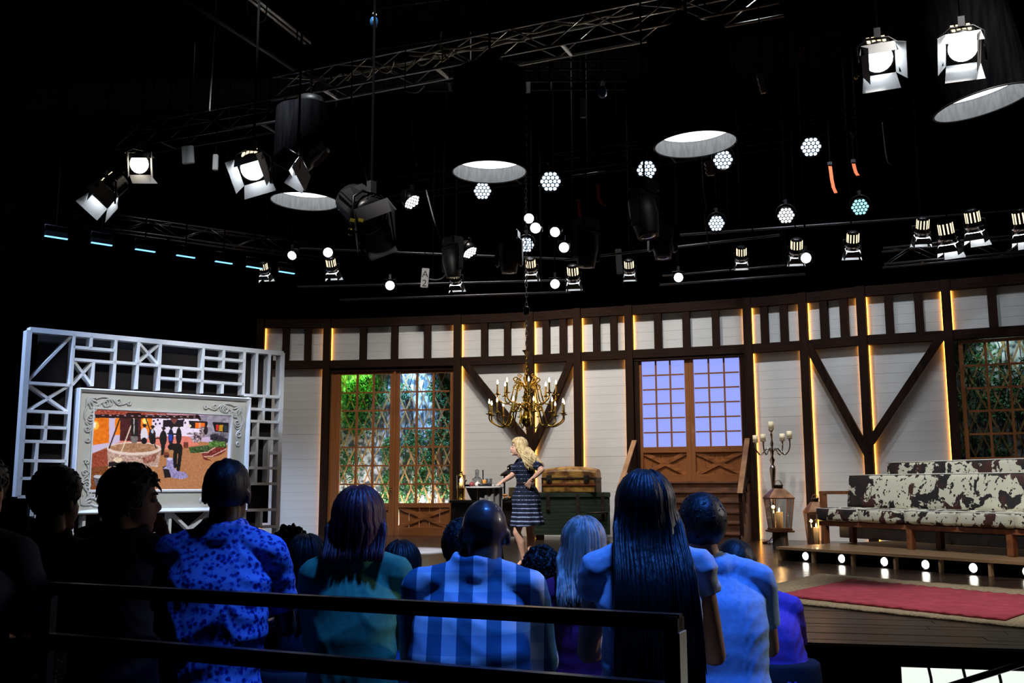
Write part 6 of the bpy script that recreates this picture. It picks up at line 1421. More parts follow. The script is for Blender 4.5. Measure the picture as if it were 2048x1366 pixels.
def cap_hair(C, R, s, thick, nape=-0.075, front=0.055, noise_=0.0, seed=0, side=-0.03, puff=(1, 1, 1), res=40):
    """hair as a skull cap: raised over the hair region, sunk into the head elsewhere"""
    b = MB(); vs = []; n = res; h = res // 2; rnd = random.Random(seed)
    for i in range(1, h):
        t = PI * i / h
        for k in range(n):
            a = 2 * PI * k / n; dv = V((math.sin(t) * math.cos(a), math.sin(t) * math.sin(a), -math.cos(t)))
            p0 = V((dv.x * 0.078, dv.y * 0.099 - 0.012, dv.z * 0.094 + 0.030))
            f = 1.0
            lim = nape if p0.y < -0.03 else (side if p0.y < 0.02 else front)
            if -0.03 <= p0.y < 0.0: lim = nape + (side - nape) * (p0.y + 0.03) / 0.03
            if 0.02 <= p0.y < 0.06: lim = side + (front - side) * (p0.y - 0.02) / 0.04
            f = max(-1.0, min(1.0, (p0.z - lim) / 0.018))
            tt = thick * f if f > 0 else 0.03 * f
            if noise_: tt += noise_ * max(f, 0) * noise.noise(V((p0.x, p0.y, p0.z)) * 55 + V((seed * 3.1, 0, 0)))
            q = V((p0.x + dv.x * tt * puff[0], p0.y + dv.y * tt * puff[1], p0.z + dv.z * tt * puff[2]))
            vs.append(C + R @ (q * s))
    vs += [C + R @ (V((0, -0.012, -0.05)) * s), C + R @ (V((0, -0.012, 0.124 + thick * puff[2])) * s)]; B, T = len(vs) - 2, len(vs) - 1
    fs = [(i * n + k, i * n + (k + 1) % n, (i + 1) * n + (k + 1) % n, (i + 1) * n + k) for i in range(h - 2) for k in range(n)]
    fs += [(B, (k + 1) % n, k) for k in range(n)] + [(T, (h - 2) * n + k, (h - 2) * n + (k + 1) % n) for k in range(n)]
    return b.add(vs, fs, True)
def tufts(b, C, R, s, n, L_, r, seed, region=(-0.05, 0.06), lift=0.5, back=-0.3):
    rnd = random.Random(seed)
    while n > 0:
        dv = V((rnd.gauss(0, 1), rnd.gauss(0, 1), rnd.gauss(0.5, 1))).normalized(); p = V((dv.x * 0.082, dv.y * 0.103 - 0.012, dv.z * 0.098 + 0.030))
        if p.z < (region[1] if p.y > 0.03 else region[0]): continue
        n -= 1; t = V((rnd.uniform(-.5, .5), back + rnd.uniform(-.5, .5), rnd.uniform(-.6, .3))); t = (t - dv * t.dot(dv)).normalized()
        P = [p - dv * 0.006, p + dv * L_ * lift * 0.35 + t * L_ * 0.3, p + dv * L_ * lift * 0.55 + t * L_ * 0.7, p + dv * L_ * lift * 0.5 + t * L_]
        b.tube([C + R @ (q * s) for q in P], [r * s, r * s, r * 0.7 * s, r * 0.15 * s], 5)
def locks(b, C, R, s, n, length, back_y, seed, r=0.010, spread=1.15, wave_=0.012, wf=24, front_ang=0.9, jitter=0.06, flare=0.0, part=0.0, side_out=0.0):
    """hair locks from the parting over the skull, then hanging to C.z - length; back_y(x, z) keeps them outside the back"""
    rnd = random.Random(seed)
    for i in range(n):
        a = -PI / 2 + (i / (n - 1) - 0.5) * 2 * (PI - front_ang) + rnd.uniform(-0.1, 0.1)     # azimuth, 0=+x; centred on the back
        ph = rnd.uniform(0, 6.28); lo = rnd.uniform(0.0, 1.0); rr = 1.0 + 0.09 * lo
        P = []; top = V((part + rnd.uniform(-0.01, 0.01), 0.03 + rnd.uniform(-0.05, 0.05) * 1.0, 0.0))
        el0 = rnd.uniform(0.95, 1.4)
        for k in range(6):
            el = el0 * (1 - k / 5.0) + (-0.12) * (k / 5.0); ce, se = math.cos(el), math.sin(el)
            q = V((math.cos(a) * ce * 0.086 * rr, math.sin(a) * ce * 0.107 * rr - 0.012, se * 0.104 * rr + 0.030)); P.append(C + R @ (q * s))
        L_ = length * (1 + rnd.uniform(-jitter, jitter)); m = max(5, int(L_ / 0.05)); base = P[-1].copy(); z0 = base.z; z1 = C.z - L_
        out = V((base.x - C.x, base.y - C.y, 0))
        for k in range(1, m + 1):
            t = k / m; z = z0 + (z1 - z0) * t
            x = C.x + (base.x - C.x) * (spread + flare * t) + wave_ * math.sin(wf * (z0 - z) + ph) * min(1, t * 3)
            y = base.y + wave_ * math.cos(wf * (z0 - z) + ph) * 0.6
            yb = back_y(x, z)
            if base.y < C.y + 0.05 * s: y = min(y, yb - 0.012 - 0.03 * lo)
            P.append(V((x + side_out * t * (1 if base.x > C.x else -1), y, z)))
        N_ = len(P); b.tube(P, [r * s * (0.55 + 0.45 * min(1, j / 3)) * (1 - 0.75 * max(0, (j / (N_ - 1) - 0.6) / 0.4)) for j in range(N_)], 6, ell=0.6)
HAIRM = lambda nm, c, c2, rough=0.5: tex_mat(nm, c, c2, (40, 40, 3), 4, rough, 0.3, spec=0.5)

def audience(nm, label, u, v, d, hs=1.0, yaw=0.0, tilt=0.0, nod=0.0, shv=None, shw=0.21, lean=0.08, hair=None, top=None, skin=None, trous=None, seat=0.12, floor_=-0.32, sleeve=0.6, roll_sh=0.0, body_w=1.0, depth=1.0, arms=None, hunch=0.0, wr=(0.006, 11, 0.5), collar=False, vox=0.010, kind='adult', xoff=0.0, pattern=None):
    C = at_y(u, v, d); R = rot_z(yaw) @ Matrix.Rotation(tilt, 3, 'Y') @ Matrix.Rotation(-nod, 3, 'X')
    zs = at_y(u, shv, d).z if shv else C.z - 0.24 * hs
    r = thing('person', label, 'person', (C.x, C.y - lean, floor_), 0, 'seated audience members')
    skin = skin or M_skin
    k = hs
    NB = V((C.x + xoff, C.y - 0.035 - hunch * 0.4, zs + 0.035)); yb = NB.y - 0.01
    HZ = seat + 0.10; hip = V((C.x + xoff * 2, yb - lean, HZ))
    dz = zs - HZ
    S = [V((NB.x + sd_ * (shw - 0.045), yb + 0.005, zs - 0.035 + roll_sh * sd_)) for sd_ in (-1, 1)]
    def torso(b, g, w=body_w):
        SP = [(0.0, 0.165 * k, 0.125 * k, 0.0), (0.16, 0.17 * k, 0.13 * k, -0.01), (0.40, 0.150 * k * w, 0.115 * k, -0.005 - hunch * 0.5), (0.66, (shw - 0.055) * w, 0.125 * k, -0.015 - hunch), (0.86, shw - 0.048, 0.115 * k, -0.01 - hunch * 0.7), (0.97, (shw - 0.06) * 0.86, 0.085 * k, 0.0), (1.04, 0.095 * k, 0.066 * k, 0.005)]
        b.loft([sring(V((hip.x + (NB.x - hip.x) * t, hip.y + (yb - hip.y) * t + o * depth, HZ - 0.03 + dz * t)), X3, Y3, a + g, (bb + g) * depth) for t, a, bb, o in SP])
        b.ball(V((NB.x, NB.y + 0.005, zs + 0.005)), (0.088 * k + g, 0.078 * k + g * 1.6, 0.055 * k + g), 16)
        for i in (0, 1): b.tube([V((NB.x, NB.y, zs + 0.02)), S[i]], [0.052 * k + g * 0.6, 0.054 * k + g], 12)
    arms = arms or {}
    E, W = [], []
    for i, sd_ in enumerate((-1, 1)):
        a = arms.get(sd_)
        e = a[0] if a else (0.055, 0.10, -0.27); w_ = a[1] if a else (-0.13, 0.22, -0.03)
        E.append(S[i] + V((sd_ * e[0], e[1], e[2])) * k); W.append(E[i] + V((sd_ * w_[0], w_[1], w_[2])) * k)
    b = MB(); head_shapes(b, C, R, hs, NB + V((0, 0.012, -0.02)), 0.055 if kind == 'adult' else 0.05); torso(b, -0.020)
    for i, sd_ in enumerate((-1, 1)):
        limb(b, [S[i], S[i].lerp(E[i], 0.4), E[i]], [0.044 * k, 0.043 * k, 0.037 * k]); limb(b, [E[i], E[i].lerp(W[i], 0.35), W[i]], [0.038 * k, 0.038 * k, 0.026 * k])
        hd = arms.get(sd_, (0, 0, None))[2] if len(arms.get(sd_, ())) > 2 else None
        hand(b, W[i], hd[0] if hd else (W[i] - E[i]), hd[1] if hd else (0, 0, 1), k, -sd_, 0.35)
    K = [hip + V((sd_ * 0.13, 0.42 * k, 0.01)) for sd_ in (-1, 1)]; A = [V((K[i].x, K[i].y + 0.02, floor_ + 0.09)) for i in (0, 1)]
    for i, sd_ in enumerate((-1, 1)):
        limb(b, [hip + V((sd_ * 0.09, 0.02, 0)), K[i]], [0.075 * k, 0.052 * k]); limb(b, [K[i], K[i].lerp(A[i], 0.3), A[i]], [0.05 * k, 0.05 * k, 0.035 * k])
        b.tube([A[i] + V((0, -0.03, -0.06)), A[i] + V((0, 0.08, -0.058)), A[i] + V((0.0, 0.16, -0.065))], [0.028, 0.03, 0.018], 10)
    body = blob('body', b, vox * 0.92, skin, r, 2)
    b = MB(); torso(b, 0.010)
    for i in (0, 1):
        if sleeve > 1: limb(b, [S[i], S[i].lerp(E[i], 0.5), E[i]], [0.064 * k, 0.060 * k, 0.052 * k]); limb(b, [E[i], W[i]], [0.052 * k, 0.036 * k])
        else: b.ball(S[i], 0.063 * k, 12); b.tube([S[i], S[i].lerp(E[i], sleeve)], [0.063 * k, 0.060 * k], 14)
    if collar:
        b.tube([NB + V((0.066 * math.cos(a), 0.058 * math.sin(a) + 0.004, 0.030 + 0.012 * math.sin(a))) for a in [j * 2 * PI / 20 for j in range(21)]], 0.017, 8)
    o = blob('shirt', b, vox, top, r, 3, wr)
    b = MB(); b.loft([sring(hip + V((0, 0, z)), X3, Y3, a * k, bb * k) for z, a, bb in ((-0.10, 0.15, 0.12), (-0.05, 0.185, 0.15), (0.06, 0.178, 0.14), (0.11, 0.172, 0.132))])
    for i, sd_ in enumerate((-1, 1)): limb(b, [hip + V((sd_ * 0.09, 0.02, 0)), K[i]], [0.090 * k, 0.068 * k]); limb(b, [K[i], A[i]], [0.066 * k, 0.055 * k])
    blob('trousers', b, 0.016, trous or mat('dark_trousers', (0.02, 0.022, 0.03), 0.85), r, 3, (0.004, 11, 1))
    for i in (0, 1):
        b = MB(); b.tube([A[i] + V((0, -0.05, -0.055)), A[i] + V((0, 0.04, -0.05)), A[i] + V((0, 0.13, -0.06)), A[i] + V((0, 0.19, -0.068))], [0.032, 0.037, 0.036, 0.020], 12, ell=0.9); b.build('shoe', M_black, r)
    def back(x, z):
        tb_ = hip.y + (yb - hip.y) * max(0, min(1, (z - HZ) / dz)) - (0.118 * k + 0.012) * depth - hunch
        f = max(0.0, min(1.0, (zs + 0.13 - z) / 0.20)); f = f * f * (3 - 2 * f)
        return (C.y - 0.03) * (1 - f) + tb_ * f
    if hair:
        hb_, hm = hair(C, R, hs, back, zs)
        o = hb_.build('hair', hm, r)
    return r, C, R, S, E, W, NB, hip
H_black = HAIRM('black_hair', (0.006, 0.005, 0.005), (0.018, 0.014, 0.012)); H_brown = HAIRM('dark_brown_hair', (0.018, 0.010, 0.007), (0.05, 0.028, 0.018)); H_red = HAIRM('burgundy_hair', (0.035, 0.006, 0.008), (0.11, 0.014, 0.018)); H_blond = HAIRM('blond_hair', (0.42, 0.30, 0.13), (0.80, 0.66, 0.38), 0.45); H_ash = HAIRM('ash_blond_hair', (0.20, 0.17, 0.13), (0.55, 0.50, 0.42), 0.42); H_grey = HAIRM('salt_brown_hair', (0.03, 0.03, 0.03), (0.13, 0.12, 0.11))
def h_short(m, thick=0.012, n=260, L_=0.030, seed=1, **k):
    def f(C, R, s, back, zs):
        b = cap_hair(C, R, s, thick, noise_=0.006, seed=seed, **k); tufts(b, C, R, s, n, L_, 0.0045, seed); return b, m
    return f
def h_curly(m, thick=0.028, seed=1, nape=-0.08):
    def f(C, R, s, back, zs): b = cap_hair(C, R, s, thick, noise_=0.030, seed=seed, nape=nape, res=56); tufts(b, C, R, s, 240, 0.028, 0.006, seed, lift=1.2); return b, m
    return f
def h_long(m, length, n=150, seed=1, thick=0.014, **k):
    def f(C, R, s, back, zs):
        b = cap_hair(C, R, s, thick, seed=seed, nape=-0.10, side=-0.06); locks(b, C, R, s, n, length, back, seed, **k); locks(b, C, R, s * 0.97, n // 2, length * 0.93, back, seed + 1, **k); return b, m
    return f
# shirt cloths
def shirt_mat(nm, base, rough=0.8, pat=None):
    m = tex_mat(nm, tuple(c * 0.9 for c in base), tuple(min(1, c * 1.08) for c in base), (60, 60, 60), 3, rough, 0.1, bscale=0.2, spec=0.25); return m
def floral_mat():
    m = mat('blue_floral_cotton', (0.1, 0.2, 0.6), 0.7, spec=0.3); N, L, b = nodes(m); tc = N.new('ShaderNodeTexCoord')
    v = N.new('ShaderNodeTexVoronoi'); v.inputs['Scale'].default_value = 52; n = N.new('ShaderNodeTexNoise'); n.inputs['Scale'].default_value = 40; n.inputs['Detail'].default_value = 4; n.inputs['Distortion'].default_value = 1.2
    L.new(tc.outputs['Object'], v.inputs['Vector']); L.new(tc.outputs['Object'], n.inputs['Vector'])
    ad = N.new('ShaderNodeMath'); ad.operation = 'MULTIPLY_ADD'; L.new(v.outputs['Distance'], ad.inputs[0]); ad.inputs[1].default_value = 0.7; L.new(n.outputs['Fac'], ad.inputs[2])
    cr = N.new('ShaderNodeValToRGB'); e = cr.color_ramp.elements; e[0].position = 0.60; e[0].color = (0.006, 0.012, 0.12, 1); e[1].position = 0.88; e[1].color = (0.30, 0.40, 0.85, 1); q = cr.color_ramp.elements.new(0.73); q.color = (0.03, 0.07, 0.50, 1)
    L.new(ad.outputs[0], cr.inputs['Fac']); L.new(cr.outputs['Color'], b.inputs['Base Color']); return m
def plaid_mat(x0, wx, wz):
    """wide vertical stripes crossed by paler bands, woven"""
    m = mat('blue_plaid_cotton', (0.4, 0.5, 0.7), 0.75, spec=0.25); N, L, b = nodes(m); tc = N.new('ShaderNodeTexCoord'); sp = N.new('ShaderNodeSeparateXYZ'); L.new(tc.outputs['Object'], sp.inputs[0])
    def stripes(sock, off, w_, duty):
        a = N.new('ShaderNodeMath'); a.operation = 'ADD'; a.inputs[1].default_value = off; L.new(sock, a.inputs[0]); dv = N.new('ShaderNodeMath'); dv.operation = 'DIVIDE'; dv.inputs[1].default_value = w_; L.new(a.outputs[0], dv.inputs[0])
        fr_ = N.new('ShaderNodeMath'); fr_.operation = 'FRACT'; L.new(dv.outputs[0], fr_.inputs[0]); g = N.new('ShaderNodeMath'); g.operation = 'GREATER_THAN'; g.inputs[1].default_value = duty; L.new(fr_.outputs[0], g.inputs[0]); return g
    gx, gz = stripes(sp.outputs['X'], -x0 + 10, wx, 0.5), stripes(sp.outputs['Z'], 10.0, wz, 0.5)
    m1 = N.new('ShaderNodeMix'); m1.data_type = 'RGBA'; m1.inputs['A'].default_value = (0.07, 0.20, 0.30, 1); m1.inputs['B'].default_value = (0.80, 0.82, 0.85, 1); L.new(gx.outputs[0], m1.inputs['Factor'])
    m2 = N.new('ShaderNodeMix'); m2.data_type = 'RGBA'; m2.blend_type = 'MULTIPLY'; m2.inputs['Factor'].default_value = 1.0; m3 = N.new('ShaderNodeMix'); m3.data_type = 'RGBA'; m3.inputs['A'].default_value = (0.62, 0.72, 0.85, 1); m3.inputs['B'].default_value = (1, 1, 1, 1); L.new(gz.outputs[0], m3.inputs['Factor'])
    L.new(m1.outputs['Result'], m2.inputs['A']); L.new(m3.outputs['Result'], m2.inputs['B']); L.new(m2.outputs['Result'], b.inputs['Base Color']); return m

# ---- benches and risers
def slanted(name, label, A, B, z, w_=0.42, fz=-0.32):
    r = thing(name, label, 'bench', A.lerp(B, .5)); e = (B - A).normalized(); n = V((-e.y, e.x, 0)); R = frame_of(e, n, Z3); c = A.lerp(B, .5); L_ = (B - A).length
    b = MB(); b.bbox((c.x, c.y, z - 0.03), (L_, w_, 0.06), 0.012, R); b.build('seat', M_black, r)
    for f in (0.06, 0.5, 0.94):
        p = A.lerp(B, f)
        for o in (-1, 1): b = MB(); b.bbox(V((p.x, p.y, (z - 0.06 + fz) / 2)) + n * o * (w_ / 2 - 0.05), (0.05, 0.05, z - 0.06 - fz), 0.005, R); b.build('leg', M_blackmetal, r)
ris = struct('trim_2')
b = MB(); b.box((-1.6, 3.75, -0.535), (6.3, 5.0, 0.43)); b.build('riser', mat('riser_carpet', (0.005, 0.005, 0.006), 0.95, spec=0.1), ris)
M_plaid = plaid_mat(at_y(948, 1150, 3.3).x, 0.0905, 0.115)
A_ = dict
DARKS = shirt_mat('navy_dark_cotton', (0.012, 0.016, 0.035)); SPOT = tex_mat('dark_speckled_cotton', (0.008, 0.010, 0.02), (0.16, 0.20, 0.26), (90, 90, 90), 3, 0.8, 0.1, lo=0.58, hi=0.66)
P = {}
P['edge'] = audience('edge', 'person in black at the extreme left edge, mostly out of the photo', -44, 985, 3.3, hair=h_short(H_black, seed=2), top=DARKS, shv=1085)
P['speck'] = audience('speck', 'man with short dark hair in a dark speckled shirt, leftmost whole head', 114, 1000, 4.2, yaw=-0.35, hs=1.06, hair=h_short(H_black, 0.014, seed=3), top=SPOT, shv=1098, collar=True)
P['hand'] = audience('hand', 'man turned right with tousled greying hair and a hand at his mouth', 264, 1000, 3.92, yaw=-1.15, nod=0.05, hair=h_short(H_grey, 0.016, 420, 0.045, seed=4), top=DARKS, shv=1092, collar=True, sleeve=1.5,
    arms={1: ((0.02, 0.16, -0.19), (-0.115, 0.10, 0.205), ((-0.35, 0.1, 1), (0.6, 0.8, 0)))})
eyes(P['hand'][0], P['hand'][1], P['hand'][2], 1.0)
P['floral'] = audience('floral', 'man with a buzz cut in a blue floral shirt in front of the screen frame', 455, 989, 3.6, hair=h_short(H_black, 0.003, 0, seed=5, nape=-0.10), skin=M_skind, top=floral_mat(), shv=1082, shw=0.222, collar=True, wr=(0.012, 11, 0.7), sleeve=0.75, arms={1: ((0.03, 0.12, -0.27), (-0.13, 0.22, -0.03)), -1: ((0.05, 0.10, -0.27), (-0.13, 0.22, -0.03))})
P['bob'] = audience('bob', 'woman with a burgundy bob in a teal top', 718, 1048, 3.6, hair=h_long(H_red, 0.118, 150, 6, front_ang=0.8, r=0.013, spread=1.16, wave_=0.004, flare=-0.06, jitter=0.02), top=shirt_mat('teal_knit', (0.07, 0.27, 0.15)), shv=1128, shw=0.188, hs=0.97, sleeve=1.5, wr=(0.009, 9, 2.1), arms={1: ((0.03, 0.14, -0.20), (-0.10, 0.16, -0.10)), -1: ((0.015, 0.13, -0.25), (-0.10, 0.2, -0.05))})
P['plaid'] = audience('plaid', 'bald man hunched forward in a blue and white plaid shirt', 969, 1074, 3.35, nod=0.32, skin=M_skind, top=M_plaid, shv=1152, shw=0.222, lean=0.16, hunch=0.03, xoff=-0.03, collar=True, wr=(0.008, 10, 1.2), sleeve=1.5, body_w=1.1, trous=shirt_mat('pale_denim', (0.30, 0.40, 0.62)), arms={1: ((0.05, 0.13, -0.25), (-0.10, 0.22, -0.06)), -1: ((0.03, 0.15, -0.25), (-0.10, 0.22, -0.06))})
P['maroon'] = audience('maroon', 'woman with pale layered blonde hair in a maroon top', 1167, 1098, 4.15, hair=h_long(H_ash, 0.20, 150, 7, r=0.012, wave_=0.010, wf=18, flare=0.12, part=0.01), top=shirt_mat('maroon_jersey', (0.16, 0.02, 0.10)), shv=1170, shw=0.185, hs=0.96, sleeve=1.5)
P['long'] = audience('long', 'woman with very long straight dark hair in a pale blue blouse', 1290, 1026, 3.2, hs=0.98, hair=h_long(H_black, 0.52, 240, 8, r=0.010, wave_=0.006, wf=9, front_ang=0.95, spread=1.12, flare=0.30, jitter=0.14), skin=M_skin, top=shirt_mat('pale_blue_blouse', (0.62, 0.72, 0.86)), shv=1112, shw=0.198, sleeve=0.30, wr=(0.012, 12, 3.3), arms={1: ((0.055, 0.04, -0.27), (-0.13, 0.22, 0.03)), -1: ((0.03, 0.09, -0.27), (-0.13, 0.22, 0.0))})
P['tee'] = audience('tee', 'young man with short black hair in a light blue t-shirt', 1404, 1056, 3.95, hair=h_short(H_black, 0.016, 300, 0.030, seed=9), skin=M_skin, top=shirt_mat('light_blue_jersey', (0.36, 0.58, 0.86)), shv=1138, shw=0.222, lean=0.12, sleeve=0.66, xoff=0.03, wr=(0.007, 10, 4.2))
P['boy'] = audience('boy', 'boy with black hair in a purple t-shirt at the right end of the audience', 1470, 1137, 4.6, hs=0.93, kind='kid', hair=h_short(H_black, 0.020, 260, 0.03, seed=10), skin=M_skin, top=shirt_mat('purple_jersey', (0.26, 0.12, 0.62)), shv=1200, shw=0.195, lean=0.05, sleeve=0.62, xoff=0.085, wr=(0.008, 12, 5.0))
P['teal'] = audience('teal', 'person in a patterned teal shirt half hidden behind the greying man', 236, 1022, 5.3, hair=h_short(H_black, seed=11), top=tex_mat('patterned_teal_cotton', (0.01, 0.04, 0.08), (0.10, 0.35, 0.42), (50, 50, 50), 3, 0.8), shv=1062, shw=0.19)
P['curly'] = audience('curly', 'person with curly black hair low behind the floral shirt', 582, 1106, 5.35, hs=0.95, hair=h_curly(H_black, 0.026, 12), skin=M_skind, top=DARKS, shv=1170, shw=0.18)
P['sheen'] = audience('sheen', 'person with smooth dark hair low between the floral shirt and the bob', 612, 1128, 4.45, hs=0.95, hair=h_long(H_black, 0.22, 90, 13, wave_=0.004), top=DARKS, shv=1195, shw=0.16)
P['dark1'] = audience('dark1', 'woman with long dark hair behind the burgundy bob at its right', 803, 1138, 4.65, hs=0.95, hair=h_long(H_black, 0.26, 90, 14), top=shirt_mat('blue_cotton', (0.10, 0.22, 0.60)), shv=1205, shw=0.16)
P['dark2'] = audience('dark2', 'person whose dark head shows left of the bald head', 926, 1100, 4.15, hs=0.95, hair=h_short(H_black, 0.014, seed=15), skin=M_skind, top=DARKS, shv=1150, shw=0.18)
P['dark4'] = audience('dark4', 'person with tousled dark hair left of the pale blonde woman', 1083, 1150, 4.85, hs=0.95, hair=h_curly(H_black, 0.016, 17), top=shirt_mat('denim_blue', (0.08, 0.14, 0.42)), shv=1212, shw=0.17)
P['dark2'][0]['group'] = 'seated audience members'
# headband headphones-like ear cup is not built; benches carry the rows
SEATN = A_(edge='person in black at the left edge', speck='speckled shirt', hand='greying man', floral='floral shirt', bob='burgundy bob', plaid='plaid shirt', maroon='maroon top', long='very long dark hair', tee='light blue t-shirt', boy='purple t-shirt', teal='patterned teal shirt', curly='curly black hair', sheen='smooth dark hair', dark1='long dark hair by the bob', dark2='head left of the bald man', dark4='tousled head by the blonde')
for i_, nm in SEATN.items():
    h_ = P[i_][7]; r = thing('audience_seat', 'black audience seat block under the ' + nm, 'seat', (h_.x, h_.y, -0.32), 0, 'audience seats')
    b = MB(); b.bbox((h_.x, h_.y, 0.085), (0.34, 0.30, 0.05), 0.012); b.build('seat', M_black, r)
    for x in (-0.13, 0.13):
        for y in (-0.11, 0.11): b = MB(); b.bbox((h_.x + x, h_.y + y, -0.13), (0.05, 0.05, 0.38), 0.005); b.build('leg', M_blackmetal, r)
# ---- railing behind the back row
RL, RRt = at_y(330, 1186, 2.92), at_y(1362, 1247, 2.30)
zr = (RL.z + RRt.z) / 2; RL.z = RRt.z = zr
re_ = (RRt - RL).normalized(); rn_ = V((re_.y, -re_.x, 0)); RL = RL - re_ * 0.45
rl = thing('railing', 'black metal railing in front of the audience with a pale edged end post', 'railing', RL.lerp(RRt, 0.5))
b = MB(); b.bar(RL, RRt, 0.035, 0.03, rn_, -0.015); b.build('top_rail', M_blackmetal, rl)
b = MB(); b.bar(RL - Z3 * 0.155, RRt - Z3 * 0.155, 0.045, 0.03, rn_, -0.015); b.build('lower_rail', M_blackmetal, rl)
RF = frame_of(re_, -rn_, Z3)
for f in (0.0, 1.0):
    p = RL.lerp(RRt, f) + (-re_ * 0.016 if f == 1 else V((0, 0, 0))); b = MB(); b.bbox((p.x, p.y, (zr + 0.017 - 0.32) / 2), (0.032, 0.064 if f else 0.032, zr + 0.33), 0.004, RF); b.build('post', M_blackmetal, rl)
p = RRt + re_ * 0.0022; b = MB(); b.bbox((p.x, p.y, (zr - 0.32) / 2 + 0.0), (0.004, 0.062, zr + 0.28), 0.001, RF); b.build('post_edge', mat('pale_post_edge', (0.75, 0.70, 0.58), 0.35, 0.5), rl)  # pale cream strip along one side of the black end post

# ================================================================== THE PRESENTER
PDD = 12.9
Q = lambda u, v, dy=0.0: at_y(u, v, PDD + dy)
pr = thing('person', 'blonde presenter in a navy striped dress leaning on the tall table, hand on hip', 'person', (Q(1050, 1135).x, PDD, 0))
HC = Q(1036.5, 894.5); PYAW = PI / 2 + 0.04; HR = rot_z(PYAW) @ Matrix.Rotation(0.06, 3, 'X')
NBp = Q(1049, 917)
b = MB(); hs = 0.93
head_shapes(b, HC, HR, hs, NBp + V((0, 0, -0.02)), 0.050, 0.97)
hipc, wst, chs = Q(1054, 988), Q(1051, 967), Q(1049, 936)
FX = V((-1, -0.12, 0)).normalized(); FY = V((0.12, -1, 0)).normalized()       # forward (left in the photo) and her left side (to the camera)
def ptorso(b, g):
    b.loft([sring(c, FX, FY, a + g, w_ + g, 24, 2.1) for c, a, w_ in ((Q(1056, 1006), 0.105, 0.155), (hipc, 0.12, 0.17), (wst, 0.095, 0.125), (Q(1048, 950), 0.108, 0.135), (chs, 0.125, 0.150), (Q(1052, 924), 0.095, 0.150), (Q(1049, 914), 0.055, 0.075))])
    for y_ in (-1, 1): b.ball(chs + FX * 0.085 + FY * 0.065 * y_ + V((0, 0, -0.01)), (0.055 + g, 0.06 + g, 0.055 + g), 12)
SN, SF = Q(1067, 924, -0.15), Q(1040, 925, 0.15)               # near and far shoulder
EN, WN = Q(1083.5, 940, -0.26), Q(1064, 958.5, -0.24)
EFa, WFa = Q(1024, 951, 0.10), Q(1007, 962, -0.02)
ptorso(b, -0.006)
limb(b, [SN, SN.lerp(EN, .5), EN], [0.046, 0.043, 0.036]); limb(b, [EN, EN.lerp(WN, .4), WN], [0.036, 0.034, 0.022])
limb(b, [SF, SF.lerp(EFa, .5), EFa], [0.046, 0.043, 0.035]); limb(b, [EFa, EFa.lerp(WFa, .4), WFa], [0.035, 0.034, 0.023])
hand(b, WN, (Q(1054, 974, -0.19) - WN), (0.1, -1, 0.15), 0.95, 1, 0.18, 0.22)
hand(b, WFa, V((-0.8, -0.15, -0.42)), (-0.3, -0.1, 1), 0.95, 1, 0.55, 0.12)
for (hp_, kn, an, to) in ((Q(1050, 1000, -0.07), Q(1033.5, 1066, -0.09), Q(1048.5, 1121, -0.02), Q(1032.5, 1136, -0.08)), (Q(1061, 1000, 0.08), Q(1060, 1064, 0.07), Q(1057, 1121, 0.02), Q(1042, 1140, -0.16))):
    cf = kn.lerp(an, 0.33) + V((0.022, 0, 0))
    limb(b, [hp_, hp_.lerp(kn, .5), kn.lerp(hp_, 0.06), kn], [0.082, 0.070, 0.052, 0.050], 14); limb(b, [kn, cf, kn.lerp(an, .72) + V((0.008, 0, 0)), an], [0.049, 0.052, 0.036, 0.028], 14)
    ft = to - an; b.tube([an + V((0.018, 0, -0.04)), an + ft * 0.45 + V((0, 0, 0.018)), an + ft * 0.98 + V((0, 0, 0.012))], [0.027, 0.029, 0.020], 10)
    b.ball(an + V((0.022, 0, -0.035)), 0.026, 10)
body = blob('body', b, 0.0065, M_skinp, pr, 2)
eyes(pr, HC, HR, hs)
b = MB(); b.ball(HC + HR @ (V((0, 0.0985, -0.066)) * hs), (0.020, 0.006, 0.009), 10, HR); b.build('lips', mat('lipstick', (0.45, 0.10, 0.10), 0.4), pr)
